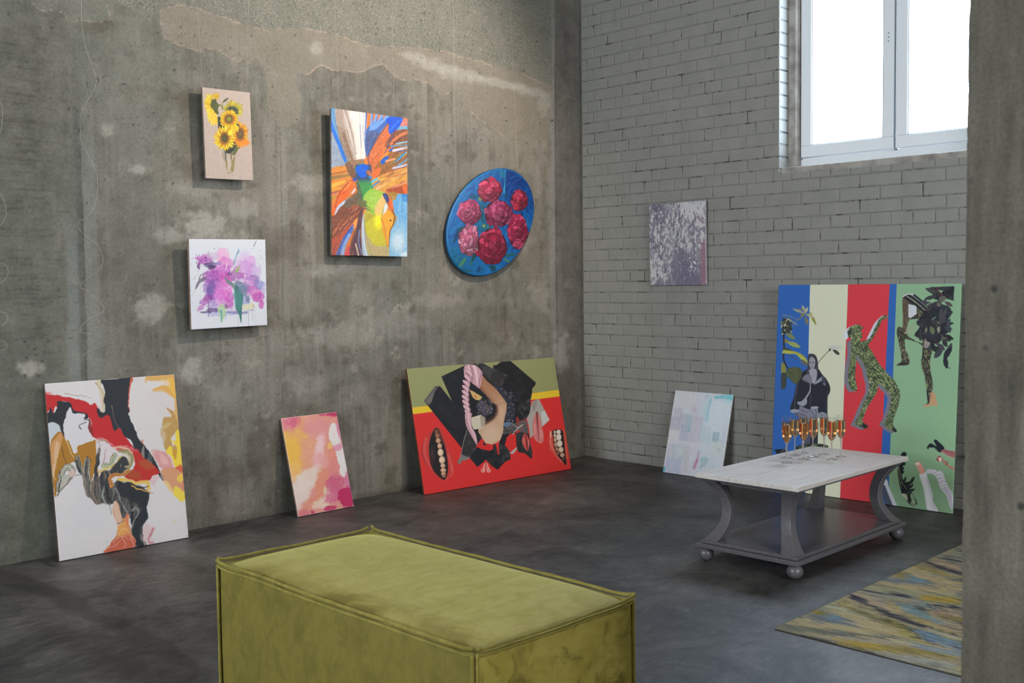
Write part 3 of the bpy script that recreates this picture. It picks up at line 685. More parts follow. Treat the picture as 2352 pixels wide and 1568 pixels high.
def art_lilac(A, u, v):
    A.c[:] = (214, 216, 222); A.mask(sst(.4, .7, A.n(300, 2))*.3, (204, 206, 212)); rnd = np.random.RandomState(2)
    def wash(cx, cy, rx, ry, col, op=.7, seed=0, sc=60, ang=0, hard=.16):
        x = A.X-cx; y = A.Y-cy; c, s = math.cos(ang), math.sin(ang); uu = (x*c+y*s)/rx; vv = (-x*s+y*c)/ry
        d = np.sqrt(uu*uu+vv*vv)+1.0*(fbm(A.X, A.Y, sc, seed, 5)-.5)+.6*(fbm(A.X, A.Y, sc*.3, seed+9, 4)-.5)
        A.mask(sst(1+hard, 1-hard, d)*op*(.75+.5*(fbm(A.X, A.Y, sc*.7, seed+5)-.3)), col)
    P1, P2, P3, PK, DK, BL, LV, GN, LG = (188, 92, 180), (152, 74, 158), (208, 120, 196), (226, 130, 200), (82, 58, 110), (110, 104, 172), (200, 168, 214), (66, 118, 116), (176, 196, 160)
    W = [(690, 350, 70, 95, (232, 160, 204), .8), (740, 440, 90, 80, (214, 120, 190), .8), (470, 400, 100, 55, P1, .85), (560, 360, 80, 50, (196, 170, 200), .6), (960, 330, 60, 50, (206, 184, 222), .6), (1020, 410, 60, 60, (214, 150, 204), .8),
         (960, 430, 130, 90, (216, 176, 220), .7), (1060, 540, 90, 90, (196, 160, 212), .75), (930, 530, 110, 110, (204, 142, 206), .75), (660, 540, 120, 90, P1, .85), (640, 620, 150, 110, (196, 96, 190), .8), (560, 600, 100, 90, P2, .6),
         (820, 590, 120, 60, (160, 82, 160), .8), (700, 650, 80, 80, (222, 84, 176), .75), (590, 740, 110, 130, (150, 96, 178), .8), (560, 780, 60, 120, (104, 78, 152), .8), (690, 780, 110, 120, (224, 130, 204), .85), (720, 850, 90, 110, (216, 100, 190), .8),
         (640, 880, 80, 90, (210, 130, 208), .75), (780, 880, 50, 90, P1, .8), (510, 860, 60, 50, (150, 64, 150), .85), (480, 910, 60, 40, (168, 90, 172), .7), (420, 980, 60, 28, (186, 110, 180), .8, -.7), (560, 940, 60, 60, (150, 120, 190), .6),
         (1020, 680, 80, 90, (200, 130, 200), .8), (1060, 620, 90, 40, (150, 110, 180), .6), (1110, 690, 60, 60, (120, 118, 180), .75), (1160, 700, 50, 40, (166, 160, 206), .6), (1180, 780, 24, 50, (170, 160, 204), .6), (1060, 790, 90, 60, (206, 104, 184), .85, .5),
         (1120, 850, 70, 60, (190, 84, 170), .85, .7), (1150, 930, 34, 46, (196, 80, 170), .85, .3), (1000, 760, 60, 60, (186, 110, 180), .7), (940, 730, 70, 60, (120, 124, 160), .7), (900, 780, 60, 90, (150, 168, 190), .6), (960, 890, 60, 60, (140, 140, 190), .7), (700, 930, 60, 40, (206, 170, 206), .6)]
    for k, w in enumerate(W): wash(w[0], w[1], w[2], w[3], w[4], w[5], 20+k, 46, w[6] if len(w) > 6 else 0)
    for q, w in enumerate([(540, 460, 70, 34, DK, .9), (630, 445, 50, 20, (96, 86, 160), .8), (555, 490, 40, 22, (64, 50, 90), .8), (580, 1005, 90, 26, (84, 60, 120), .85), (490, 1030, 70, 14, (74, 56, 104), .8), (640, 1050, 180, 28, (170, 168, 214), .7), (860, 1030, 140, 18, (110, 104, 160), .75),
                       (1000, 1000, 60, 10, (150, 140, 200), .6), (760, 570, 40, 20, (92, 60, 112), .6), (880, 670, 50, 26, (84, 80, 120), .7), (990, 870, 26, 50, (84, 90, 130), .6), (730, 960, 26, 34, (110, 84, 120), .7), (800, 1000, 60, 30, (190, 170, 200), .4)]):
        wash(w[0], w[1], w[2], w[3], w[4], w[5], 80+q, 30)
    for k in range(420):                                         # florets
        cx, cy, sx, sy, cs = [(470, 400, 75, 40, (P1, DK)), (700, 560, 110, 80, (P1, (140, 60, 140), P3)), (720, 850, 90, 100, ((232, 150, 214), P1, (190, 66, 160), (240, 200, 230))), (1000, 560, 110, 120, (LV, P3, (168, 130, 200))), (1100, 840, 70, 70, (P1, (170, 60, 150), P3)),
                              (600, 700, 90, 100, (P2, (110, 70, 150), P3)), (640, 470, 60, 50, ((240, 210, 236), P3)), (400, 470, 22, 40, ((120, 56, 110), DK)), (1040, 680, 60, 90, (P1, P3, (150, 110, 180)))][rnd.randint(9)]
        x = rnd.normal(cx, sx*.55); y = rnd.normal(cy, sy*.55); c = cs[rnd.randint(len(cs))]; a = rnd.uniform(0, 3.1)
        A.ell(x, y, rnd.uniform(4, 11), rnd.uniform(3, 7), jitter(c, 12, rnd), a, 2.5, rnd.uniform(.4, .85))
    for k in range(90): x = rnd.normal(800, 200); y = rnd.normal(640, 150); A.ell(x, y, rnd.uniform(3, 8), rnd.uniform(3, 6), (226, 218, 232), rnd.uniform(0, 3), 2.5, .6)
    # leaves and stems
    A.poly([(358, 755), (372, 690), (410, 635), (470, 605), (498, 615), (470, 650), (415, 680), (385, 730)], (112, 100, 118), 4, .85, True); A.line([(405, 640), (420, 590), (465, 565), (500, 553)], (74, 66, 80), 10, 5, 3, .9); A.line([(312, 835), (345, 780), (372, 720)], (120, 110, 124), 3, 2, 1.5, .8)
    A.line([(340, 632), (368, 590)], (96, 96, 106), 6, 3, 2, .8); A.poly([(835, 545), (845, 505), (905, 462), (885, 510), (875, 552)], (160, 172, 120), 4, .9, True)
    A.poly([(812, 450), (838, 380), (855, 320), (885, 262), (886, 310), (858, 355), (840, 420), (825, 455)], (130, 156, 186), 4, .85, True); A.line([(870, 340), (850, 420)], (196, 206, 220), 5, 3, 2, .8)
    A.poly([(705, 600), (760, 640), (830, 690), (862, 740), (845, 790), (800, 720), (740, 680)], (112, 128, 128), 5, .9, True); A.poly([(850, 690), (880, 720), (930, 800), (930, 900), (920, 1000), (915, 1080), (908, 1155), (880, 1040), (850, 1000), (835, 900), (830, 780)], (58, 112, 110), 6, .9, True)
    A.poly([(880, 720), (950, 700), (975, 760), (970, 830), (930, 820), (890, 780)], (110, 128, 150), 5, .8, True); wash(880, 880, 46, 110, (80, 142, 134), .6, 140, 40); A.line([(820, 800), (840, 900), (835, 960)], (120, 168, 176), 26, 14, 8, .6)
    A.line([(905, 1060), (912, 1110), (908, 1160)], (38, 78, 78), 8, 3, 2, .9); A.poly([(625, 1000), (650, 940), (690, 930), (722, 990), (728, 1050), (705, 1100), (680, 1150), (664, 1145), (650, 1070)], (176, 200, 158), 5, .85, True); A.line([(668, 1010), (675, 1080), (672, 1140)], (78, 150, 160), 26, 9, 8, .7); A.line([(690, 950), (710, 1040), (690, 1100)], (140, 176, 130), 4, 2, 2, .8)
    A.poly([(925, 940), (1000, 925), (1050, 915), (1070, 960), (1050, 990), (980, 1005), (930, 1000)], (212, 208, 178), 4, .85, True); A.poly([(1040, 930), (1072, 950), (1060, 985)], (190, 162, 130), 4, .6, True)
    A.line([(720, 1110), (740, 1070)], (140, 130, 176), 10, 3, 3, .6); A.line([(1035, 600), (1080, 598), (1120, 625)], (96, 106, 124), 9, 4, 3, .8); A.line([(500, 590), (470, 640)], (140, 100, 160), 6, 3, 2, .6)
    A.line([(495, 740), (470, 785)], (170, 190, 160), 8, 4, 3, .7); A.poly([(712, 540), (745, 500), (735, 420)], (226, 214, 234), 4, .6)
    # drips and specks
    for x, y0, y1, c, w in ((518, 900, 1090, (84, 40, 80), 6), (876, 1050, 1200, (96, 110, 120), 3.5), (996, 1020, 1195, (96, 110, 130), 4), (1046, 990, 1110, (140, 96, 130), 4), (1074, 980, 1180, (190, 176, 190), 3), (420, 560, 900, (176, 172, 186), 3), (734, 250, 480, (232, 214, 230), 4), (392, 520, 640, (180, 176, 186), 2.5), (905, 1040, 1120, (60, 96, 96), 4)):
        A.line([(x, y0), (x+2, y1)], c, w, w*.7, 1.5, .8, sm=False)
    A.line([(1094, 165), (1076, 205), (1062, 235)], (110, 70, 110), 4, 9, 2, .9); A.line([(300, 395), (380, 360), (440, 340)], (206, 170, 206), 10, 5, 5, .6); A.line([(515, 300), (530, 350)], (140, 80, 140), 7, 3, 2, .7)
    for x, y, r in ((312, 449, 5), (1034, 264, 4), (1118, 293, 4), (1147, 285, 3), (1163, 292, 3), (1148, 345, 4), (1157, 366, 4), (1145, 372, 3), (1166, 390, 4), (1130, 408, 4), (1106, 441, 4), (1186, 330, 3), (1120, 340, 3), (590, 265, 6), (335, 914, 4), (396, 580, 3), (1060, 425, 4), (1200, 400, 3), (1100, 330, 2.5), (1180, 310, 2.5)): A.ell(x, y, r, r*.8, (70, 62, 84), 0, 1.6, .9)
    for a, b in (((380, 380), (410, 400)), ((372, 440), (400, 470)), ((395, 510), (412, 470)), ((378, 480), (398, 490))): A.line((a, b), (150, 64, 140), 7, 4, 2, .8)

def art_bird(A, u, v):
    X, Y = A.X, A.Y; A.c[:] = (206, 112, 48); rnd = np.random.RandomState(3)
    OR, DO, BR, BL, LB, TN, PK = (226, 118, 42), (196, 84, 34), (122, 74, 50), (28, 92, 196), (108, 156, 206), (176, 138, 80), (206, 124, 110)
    # grey-blue sky upper left, blue wedge
    A.poly([(222, 300), (345, 540), (380, 600), (220, 640)], (146, 158, 174), 3, 1); A.mask(sst(.4, .7, A.n(40, 2))*(X < 345)*(Y > 300)*(Y < 620)*.35, (118, 134, 160))
    A.poly([(220, 105), (262, 108), (300, 300), (380, 480), (400, 560), (345, 560), (300, 440), (240, 320), (222, 260)], (96, 146, 190), 3, 1, True); A.poly([(222, 180), (250, 270), (300, 390), (350, 500), (360, 560), (336, 558), (285, 430), (232, 310), (220, 280)], (30, 108, 206), 3, 1, True)
    A.line([(238, 110), (262, 230), (300, 360)], (70, 92, 130), 5, 3, 2, .8)
    # long pale feathers
    A.poly([(262, 112), (324, 122), (360, 220), (400, 420), (440, 560), (380, 565), (330, 460), (285, 320)], (160, 140, 126), 3, 1, True); A.poly([(322, 120), (384, 128), (430, 330), (460, 560), (430, 560), (375, 400)], (196, 182, 172), 4, 1, True)
    A.poly([(384, 126), (520, 145), (525, 330), (522, 530), (480, 560), (445, 560), (420, 330)], (226, 214, 204), 4, 1, True)
    A.line([(348, 126), (400, 300), (440, 500)], (150, 132, 118), 24, 8, 8, .8); A.line([(400, 200), (430, 330), (455, 500)], (206, 194, 182), 14, 6, 6, .8); A.line([(322, 124), (372, 330), (440, 540)], (110, 90, 78), 4, 4, 2, .8)
    A.line([(330, 330), (370, 440), (410, 560)], (128, 94, 66), 30, 20, 10, .7); A.line([(300, 360), (350, 470), (380, 560)], (112, 96, 74), 8, 5, 3, .8)
    for k in range(26): x = rnd.uniform(300, 400); A.line([(x-30, 250+(x-300)*.5), (x+5, 400+(x-300)*.6), (x+40, 540)], jitter((110, 84, 62), 20, rnd), 1.8, 1.5, 1, .5)
    A.line([(474, 250), (480, 360), (486, 450)], (58, 76, 140), 6, 2, 2, .9); A.line([(492, 250), (500, 330), (500, 400)], (84, 110, 176), 4, 2, 2, .9); A.line([(472, 140), (476, 300), (484, 540)], (150, 126, 110), 3, 2, 1.5, .7); A.line([(506, 150), (510, 340), (520, 520)], (120, 130, 170), 5, 3, 2, .7)
    A.line([(528, 150), (522, 260), (518, 330)], (50, 90, 176), 12, 8, 3, .9)
    A.poly([(366, 560), (440, 548), (510, 545), (520, 600), (440, 640), (390, 600)], (138, 102, 74), 6, .9, True)
    # blue feather fan
    A.poly([(520, 330), (560, 250), (720, 175), (845, 195), (812, 262), (740, 320), (700, 300), (640, 350), (560, 480), (530, 520), (515, 420)], (58, 96, 168), 5, 1, True)
    for tip, wd in (((575, 155), 22), ((618, 162), 24), ((662, 170), 26), ((708, 178), 30)): A.line([(550, 330), ((550+tip[0])/2+8, (330+tip[1])/2-5), tip], (104, 148, 214), wd*.6, wd, 4, .95); A.line([(556, 320), ((560+tip[0])/2+18, (330+tip[1])/2), (tip[0]+6, tip[1]+10)], (58, 84, 150), 5, 6, 3, .8)
    A.poly([(700, 200), (760, 180), (845, 194), (815, 262), (780, 300), (735, 330), (716, 290)], (20, 74, 196), 4, 1, True); A.line([(730, 300), (790, 230), (835, 200)], (44, 112, 226), 20, 10, 8, .7); A.poly([(535, 320), (600, 300), (640, 340), (570, 440), (530, 500)], (68, 76, 112), 8, .8, True)
    for k in range(16): A.line([(535+k*4, 500-k*14), (560+k*6, 400-k*8)], jitter((70, 92, 150), 26, rnd), 4, 2, 2, .6)
    # right upper: pink, light blue, brown feathers
    A.poly([(845, 195), (884, 205), (884, 258), (812, 268)], (212, 106, 96), 3, 1); A.line([(830, 245), (880, 222)], (232, 156, 140), 8, 8, 3, .8); A.poly([(812, 262), (884, 256), (884, 292), (790, 296)], (104, 158, 186), 3, 1)
    A.poly([(790, 296), (884, 292), (884, 385), (800, 400), (720, 450), (690, 420), (740, 330)], (124, 72, 48), 4, 1, True); A.line([(740, 410), (800, 350), (884, 310)], (210, 116, 62), 24, 20, 6, .9); A.line([(760, 400), (884, 340)], (82, 48, 40), 8, 6, 3, .9)
    # the long orange feather
    A.poly([(716, 235), (716, 300), (722, 330), (690, 420), (640, 560), (600, 620), (575, 650), (545, 600), (545, 520), (580, 440), (640, 330)], (198, 100, 52), 3, 1, True)
    for k in range(34):
        t = rnd.rand(); x = 710-150*t+rnd.uniform(-25, 40)*(.3+t); y = 270+330*t; A.line([(x, y), (x-40-20*rnd.rand(), y+40+30*rnd.rand())], jitter((150, 70, 40), 22, rnd) if k % 2 else (224, 136, 76), 3, 1.5, 1.5, .75, sm=False)
    A.line([(716, 235), (650, 330), (580, 440), (543, 530), (560, 620), (580, 660)], (62, 50, 84), 6, 7, 2, .9); A.line([(775, 285), (720, 420), (650, 560), (610, 625)], (70, 52, 110), 7, 5, 2, .9)
    A.poly([(512, 540), (536, 560), (540, 620), (515, 600)], (226, 116, 40), 3, 1, True)
    # right middle tangle
    A.poly([(640, 560), (720, 470), (884, 400), (884, 620), (800, 640), (700, 660), (600, 700), (590, 640)], (150, 92, 40), 4, 1, True); A.poly([(690, 490), (735, 478), (700, 520), (650, 560), (640, 545)], (236, 126, 36), 3, 1)
    A.poly([(650, 560), (690, 520), (722, 520), (700, 560), (665, 588)], (24, 84, 178), 3, 1, True); A.poly([(720, 470), (765, 430), (752, 460), (730, 482)], (30, 92, 196), 3, 1)
    for a, b, c, w in (((790, 410), (884, 392), (116, 178, 206), 14), ((740, 430), (884, 420), (70, 150, 190), 10), ((760, 470), (884, 440), (196, 196, 220), 22), ((800, 480), (860, 470), (70, 84, 160), 10), ((770, 560), (884, 480), (54, 140, 200), 30), ((800, 600), (884, 540), (90, 160, 200), 16), ((760, 620), (884, 590), (180, 186, 220), 18),
                       ((740, 590), (820, 500), (140, 116, 50), 24), ((700, 560), (770, 540), (222, 142, 100), 20), ((840, 530), (884, 480), (170, 130, 60), 14), ((780, 640), (884, 610), (206, 124, 92), 14), ((850, 480), (884, 470), (120, 90, 60), 10)):
        A.line((a, b), c, w, w*.8, 3, .95)
    for k in range(40): x = rnd.uniform(720, 860); y = rnd.uniform(420, 640); A.line([(x, y), (x+rnd.uniform(20, 70), y-rnd.uniform(10, 50))], (56, 44, 60) if k % 2 else (90, 56, 44), 3, 2, 1.2, .75, sm=False)
    A.poly([(580, 650), (640, 615), (650, 650), (610, 700), (585, 690)], (230, 100, 36), 3, 1, True); A.poly([(700, 600), (760, 580), (690, 660), (640, 660)], (134, 84, 40), 4, 1)
    A.poly([(640, 690), (760, 650), (884, 620), (884, 760), (780, 790), (700, 820), (600, 810), (560, 760)], (206, 144, 64), 4, 1, True)
    for a, b, c, w in (((600, 760), (760, 660), (160, 100, 48), 14), ((620, 800), (884, 640), (224, 168, 88), 18), ((700, 700), (884, 660), (190, 112, 60), 12), ((640, 730), (700, 700), (234, 170, 70), 16), ((740, 760), (884, 700), (222, 156, 60), 22), ((740, 790), (884, 735), (214, 120, 104), 14), ((560, 745), (620, 710), (80, 180, 200), 24), ((565, 790), (640, 730), (70, 128, 186), 20), ((575, 810), (640, 750), (206, 140, 80), 10), ((610, 800), (650, 770), (200, 200, 214), 6)):
        A.line((a, b), c, w, w*.7, 3, .95)
    for k in range(30): x = rnd.uniform(620, 850); y = rnd.uniform(660, 790); A.line([(x, y), (x+rnd.uniform(20, 60), y-rnd.uniform(10, 36))], (112, 66, 40), 3.5, 2, 1.5, .7, sm=False)
    A.poly([(700, 800), (780, 785), (884, 760), (884, 840), (790, 832), (720, 830)], (160, 70, 34), 4, 1, True); A.poly([(835, 775), (884, 755), (884, 840), (850, 835)], (222, 96, 36), 5, 1)
    # left wing
    A.poly([(222, 640), (340, 600), (400, 600), (395, 700), (340, 770), (300, 860), (222, 900)], (206, 128, 48), 4, 1, True)
    for a, b, c, w in (((230, 650), (400, 615), (236, 132, 44), 26), ((228, 672), (390, 640), (140, 84, 60), 10), ((228, 705), (380, 680), (140, 106, 56), 30), ((226, 775), (340, 735), (240, 168, 60), 40), ((226, 740), (350, 715), (224, 130, 48), 16), ((226, 800), (330, 790), (240, 150, 40), 18), ((226, 836), (310, 810), (150, 80, 60), 12), ((226, 845), (300, 828), (198, 106, 96), 12), ((228, 880), (300, 850), (176, 130, 50), 26), ((226, 690), (380, 665), (170, 112, 70), 6)):
        A.line((a, b), c, w, w*.6, 3, .95)
    for p in ((380, 650, 440, 700), (400, 600, 420, 690)): A.line([(p[0], p[1]), (p[2], p[3])], (112, 84, 120), 26, 18, 8, .8)
    A.poly([(345, 590), (380, 570), (430, 640), (440, 700), (400, 700)], (110, 78, 56), 4, .9, True)
    A.poly([(250, 940), (280, 850), (350, 760), (412, 715), (410, 770), (370, 850), (320, 900), (270, 960), (230, 1040), (222, 1000)], (232, 98, 34), 4, 1, True); A.line([(410, 720), (330, 790), (280, 880), (262, 960)], (60, 44, 60), 5, 4, 2, .8); A.line([(395, 740), (340, 810)], (242, 150, 60), 18, 8, 5, .8)
    for k in range(14): x = rnd.uniform(300, 380); A.line([(x, 850-(x-300)*.3), (x+30, 815-(x-300)*.3)], (200, 80, 40), 4, 1, 1.5, .8, sm=False)
    A.poly([(255, 1020), (280, 950), (330, 905), (350, 900), (330, 960), (280, 1000)], (186, 192, 220), 3, 1, True); A.poly([(395, 840), (430, 790), (438, 800), (415, 835)], (206, 210, 226), 3, 1); A.poly([(345, 895), (400, 860), (350, 925)], (120, 126, 150), 4, .9)
    # lower left feathers
    A.poly([(222, 1060), (262, 1020), (300, 960), (350, 920), (430, 860), (470, 900), (500, 960), (480, 1020), (420, 1080), (330, 1180), (260, 1280), (222, 1360)], (124, 70, 48), 5, 1, True)
    for k in range(46): t = rnd.rand(); x = 230+240*t+rnd.uniform(-20, 20); y = 1220-270*t+rnd.uniform(-110, 60); A.line([(x, y), (x+50, y-60)], jitter([(196, 96, 60), (90, 50, 42), (160, 84, 60), (206, 124, 96)][k % 4], 14, rnd), rnd.uniform(4, 11), 3, 3, .75, sm=False)
    A.poly([(430, 840), (470, 830), (520, 900), (525, 930), (480, 950), (440, 930), (360, 960), (340, 920)], (98, 84, 64), 6, .9, True)
    A.poly([(222, 1240), (300, 1190), (330, 1150), (420, 1090), (416, 1150), (370, 1240), (330, 1290), (280, 1365), (222, 1365)], (176, 80, 56), 5, 1, True); A.poly([(320, 1235), (370, 1160), (412, 1105), (418, 1140), (380, 1220), (335, 1290), (300, 1365), (268, 1365)], (78, 108, 176), 5, 1, True)
    A.line([(400, 1130), (350, 1200), (330, 1240)], (30, 76, 180), 12, 6, 4, .9); A.line([(384, 1190), (340, 1280), (325, 1360)], (130, 160, 212), 26, 30, 6, .9); A.line([(318, 1250), (300, 1310), (290, 1365)], (70, 54, 90), 5, 4, 2, .9); A.line([(240, 1360), (262, 1290), (310, 1240)], (110, 60, 70), 8, 6, 3, .8)
    A.poly([(340, 1365), (372, 1290), (395, 1300), (395, 1368)], (206, 76, 76), 4, 1, True); A.poly([(418, 1080), (455, 1050), (440, 1130), (425, 1140)], (236, 146, 70), 4, 1, True)
    A.poly([(470, 1000), (500, 965), (490, 1060), (480, 1200), (500, 1368), (395, 1368), (392, 1280), (430, 1180)], (86, 58, 66), 5, 1, True); A.line([(440, 1140), (400, 1260), (410, 1360)], (120, 70, 54), 20, 14, 8, .8); A.line([(470, 1150), (462, 1260), (490, 1360)], (118, 130, 176), 12, 8, 4, .9); A.line([(436, 1270), (452, 1330), (460, 1368)], (196, 176, 150), 14, 14, 4, .9)
    A.poly([(492, 1060), (515, 1010), (520, 1180), (560, 1368), (500, 1368), (486, 1200)], (160, 174, 190), 4, 1, True); A.line([(500, 1080), (502, 1220), (530, 1368)], (206, 214, 222), 8, 12, 4, .8)
    # neck and body
    body = [(515, 990), (520, 900), (580, 830), (640, 820), (690, 830), (700, 900), (660, 1050), (640, 1130), (700, 1280), (722, 1300), (726, 1372), (555, 1370), (520, 1200), (508, 1080)]
    A.poly(body, (176, 164, 76), 4, 1, True); A.poly([(430, 610), (480, 580), (545, 600), (530, 660), (560, 720), (590, 800), (600, 850), (540, 960), (500, 900), (470, 780), (448, 690)], (58, 140, 70), 5, 1, True)
    A.mask(sst(760, 700, Y)*sst(430, 445, X)*sst(585, 555, X)*sst(580, 600, Y), (44, 70, 110)); A.poly([(432, 625), (470, 592), (510, 586), (548, 612), (528, 650), (525, 690), (480, 700), (450, 665)], (14, 88, 206), 4, 1, True); A.poly([(412, 705), (440, 700), (440, 728), (415, 735)], (30, 60, 180), 4, .9)
    A.poly([(528, 640), (560, 645), (565, 680), (535, 672)], (170, 90, 50), 3, 1, True); A.poly([(540, 690), (580, 690), (565, 712)], (30, 120, 200), 3, 1); A.ell(566, 684, 7, 8, (224, 120, 50))
    A.poly([(500, 880), (560, 800), (640, 815), (670, 850), (640, 1060), (590, 1060), (540, 960)], (150, 188, 62), 10, .95, True); A.poly([(600, 960), (660, 860), (680, 840), (690, 900), (660, 1000), (650, 1060), (620, 1050)], (232, 182, 110), 6, .95, True)
    for x in (540, 565, 590, 615): A.line([(x+35, 830), (x, 960)], (182, 208, 96), 6, 10, 6, .6)
    A.poly([(520, 1000), (600, 1030), (650, 1060), (660, 1120), (700, 1270), (620, 1300), (560, 1260), (520, 1120)], (196, 186, 44), 12, .9, True); A.ell(630, 1080, 34, 60, (238, 226, 32), 0, 22, .9); A.poly([(520, 1010), (600, 1020), (560, 1060), (530, 1080)], (164, 150, 50), 8, .7, True)
    A.poly([(520, 1180), (600, 1280), (700, 1290), (726, 1372), (560, 1370)], (178, 160, 116), 14, .9, True); A.line([(515, 1060), (524, 1200), (580, 1368)], (150, 140, 96), 8, 6, 4, .7)
    A.poly([(440, 740), (470, 760), (500, 900), (470, 890), (448, 800)], (72, 88, 66), 4, .9, True); A.poly([(455, 900), (525, 900), (520, 950), (470, 950)], (98, 100, 58), 7, .9, True)
    for p in (((515, 945), (545, 952), (568, 965)), ((520, 962), (560, 978), (584, 995)), ((500, 965), (530, 975), (550, 985))): A.line(p, (44, 44, 50), 6, 2, 1.5, .95)
    # head
    A.poly([(690, 985), (725, 985), (760, 1020), (785, 1020), (790, 1050), (765, 1120), (730, 1160), (720, 1250), (712, 1285), (690, 1240), (665, 1120), (655, 1060)], (232, 158, 44), 3, 1, True); A.poly([(765, 1018), (795, 1025), (780, 1100), (758, 1110)], (176, 124, 60), 4, .9, True)
    A.line([(655, 1050), (690, 1150), (700, 1280)], (186, 120, 50), 8, 6, 4, .8); A.line([(665, 1070), (690, 1200)], (214, 130, 40), 18, 8, 8, .6)
    A.line([(705, 905), (745, 970), (768, 1030), (760, 1100), (730, 1160), (722, 1290)], (70, 52, 44), 7, 5, 2, .95); A.ell(735, 1068, 6, 8, (26, 30, 60), 0, 2)
    A.poly([(690, 920), (712, 950), (700, 985), (672, 1015)], (206, 210, 206), 3, 1, True); A.poly([(720, 870), (750, 890), (745, 970), (722, 930)], (232, 92, 36), 4, 1, True); A.poly([(668, 842), (700, 838), (722, 880), (714, 920), (690, 895)], (52, 66, 120), 3, 1, True)
    A.poly([(715, 830), (790, 835), (775, 900), (745, 900)], (162, 120, 44), 4, .95, True)
    # sky blue right
    A.poly([(752, 900), (778, 890), (795, 840), (884, 842), (884, 1385), (726, 1380), (722, 1290), (735, 1160), (768, 1100), (792, 1045), (770, 1010)], (96, 158, 206), 4, 1); sk = (X > 722)*(Y > 900)
    A.mask(sst(1000, 1150, Y)*sk*(A.c[..., 2] > 195)*.6, (150, 190, 208)); A.poly([(830, 845), (884, 845), (884, 910), (840, 905)], (28, 112, 190), 8, .9); A.ell(800, 1250, 55, 80, (206, 218, 224), 0, 34, .8); A.ell(860, 1365, 40, 26, (214, 224, 228), 0, 16, .8)
    A.mask(sst(.45, .7, A.n(16, 9, 3, 120))*(X > 750)*(Y > 860)*.25, (190, 214, 226))
    A.mask(sst(.5, .75, A.n(10, 11, 3))*.10, (60, 40, 40)); A.mask(sst(.5, .75, A.n(14, 12, 3))*.10, (240, 220, 200))

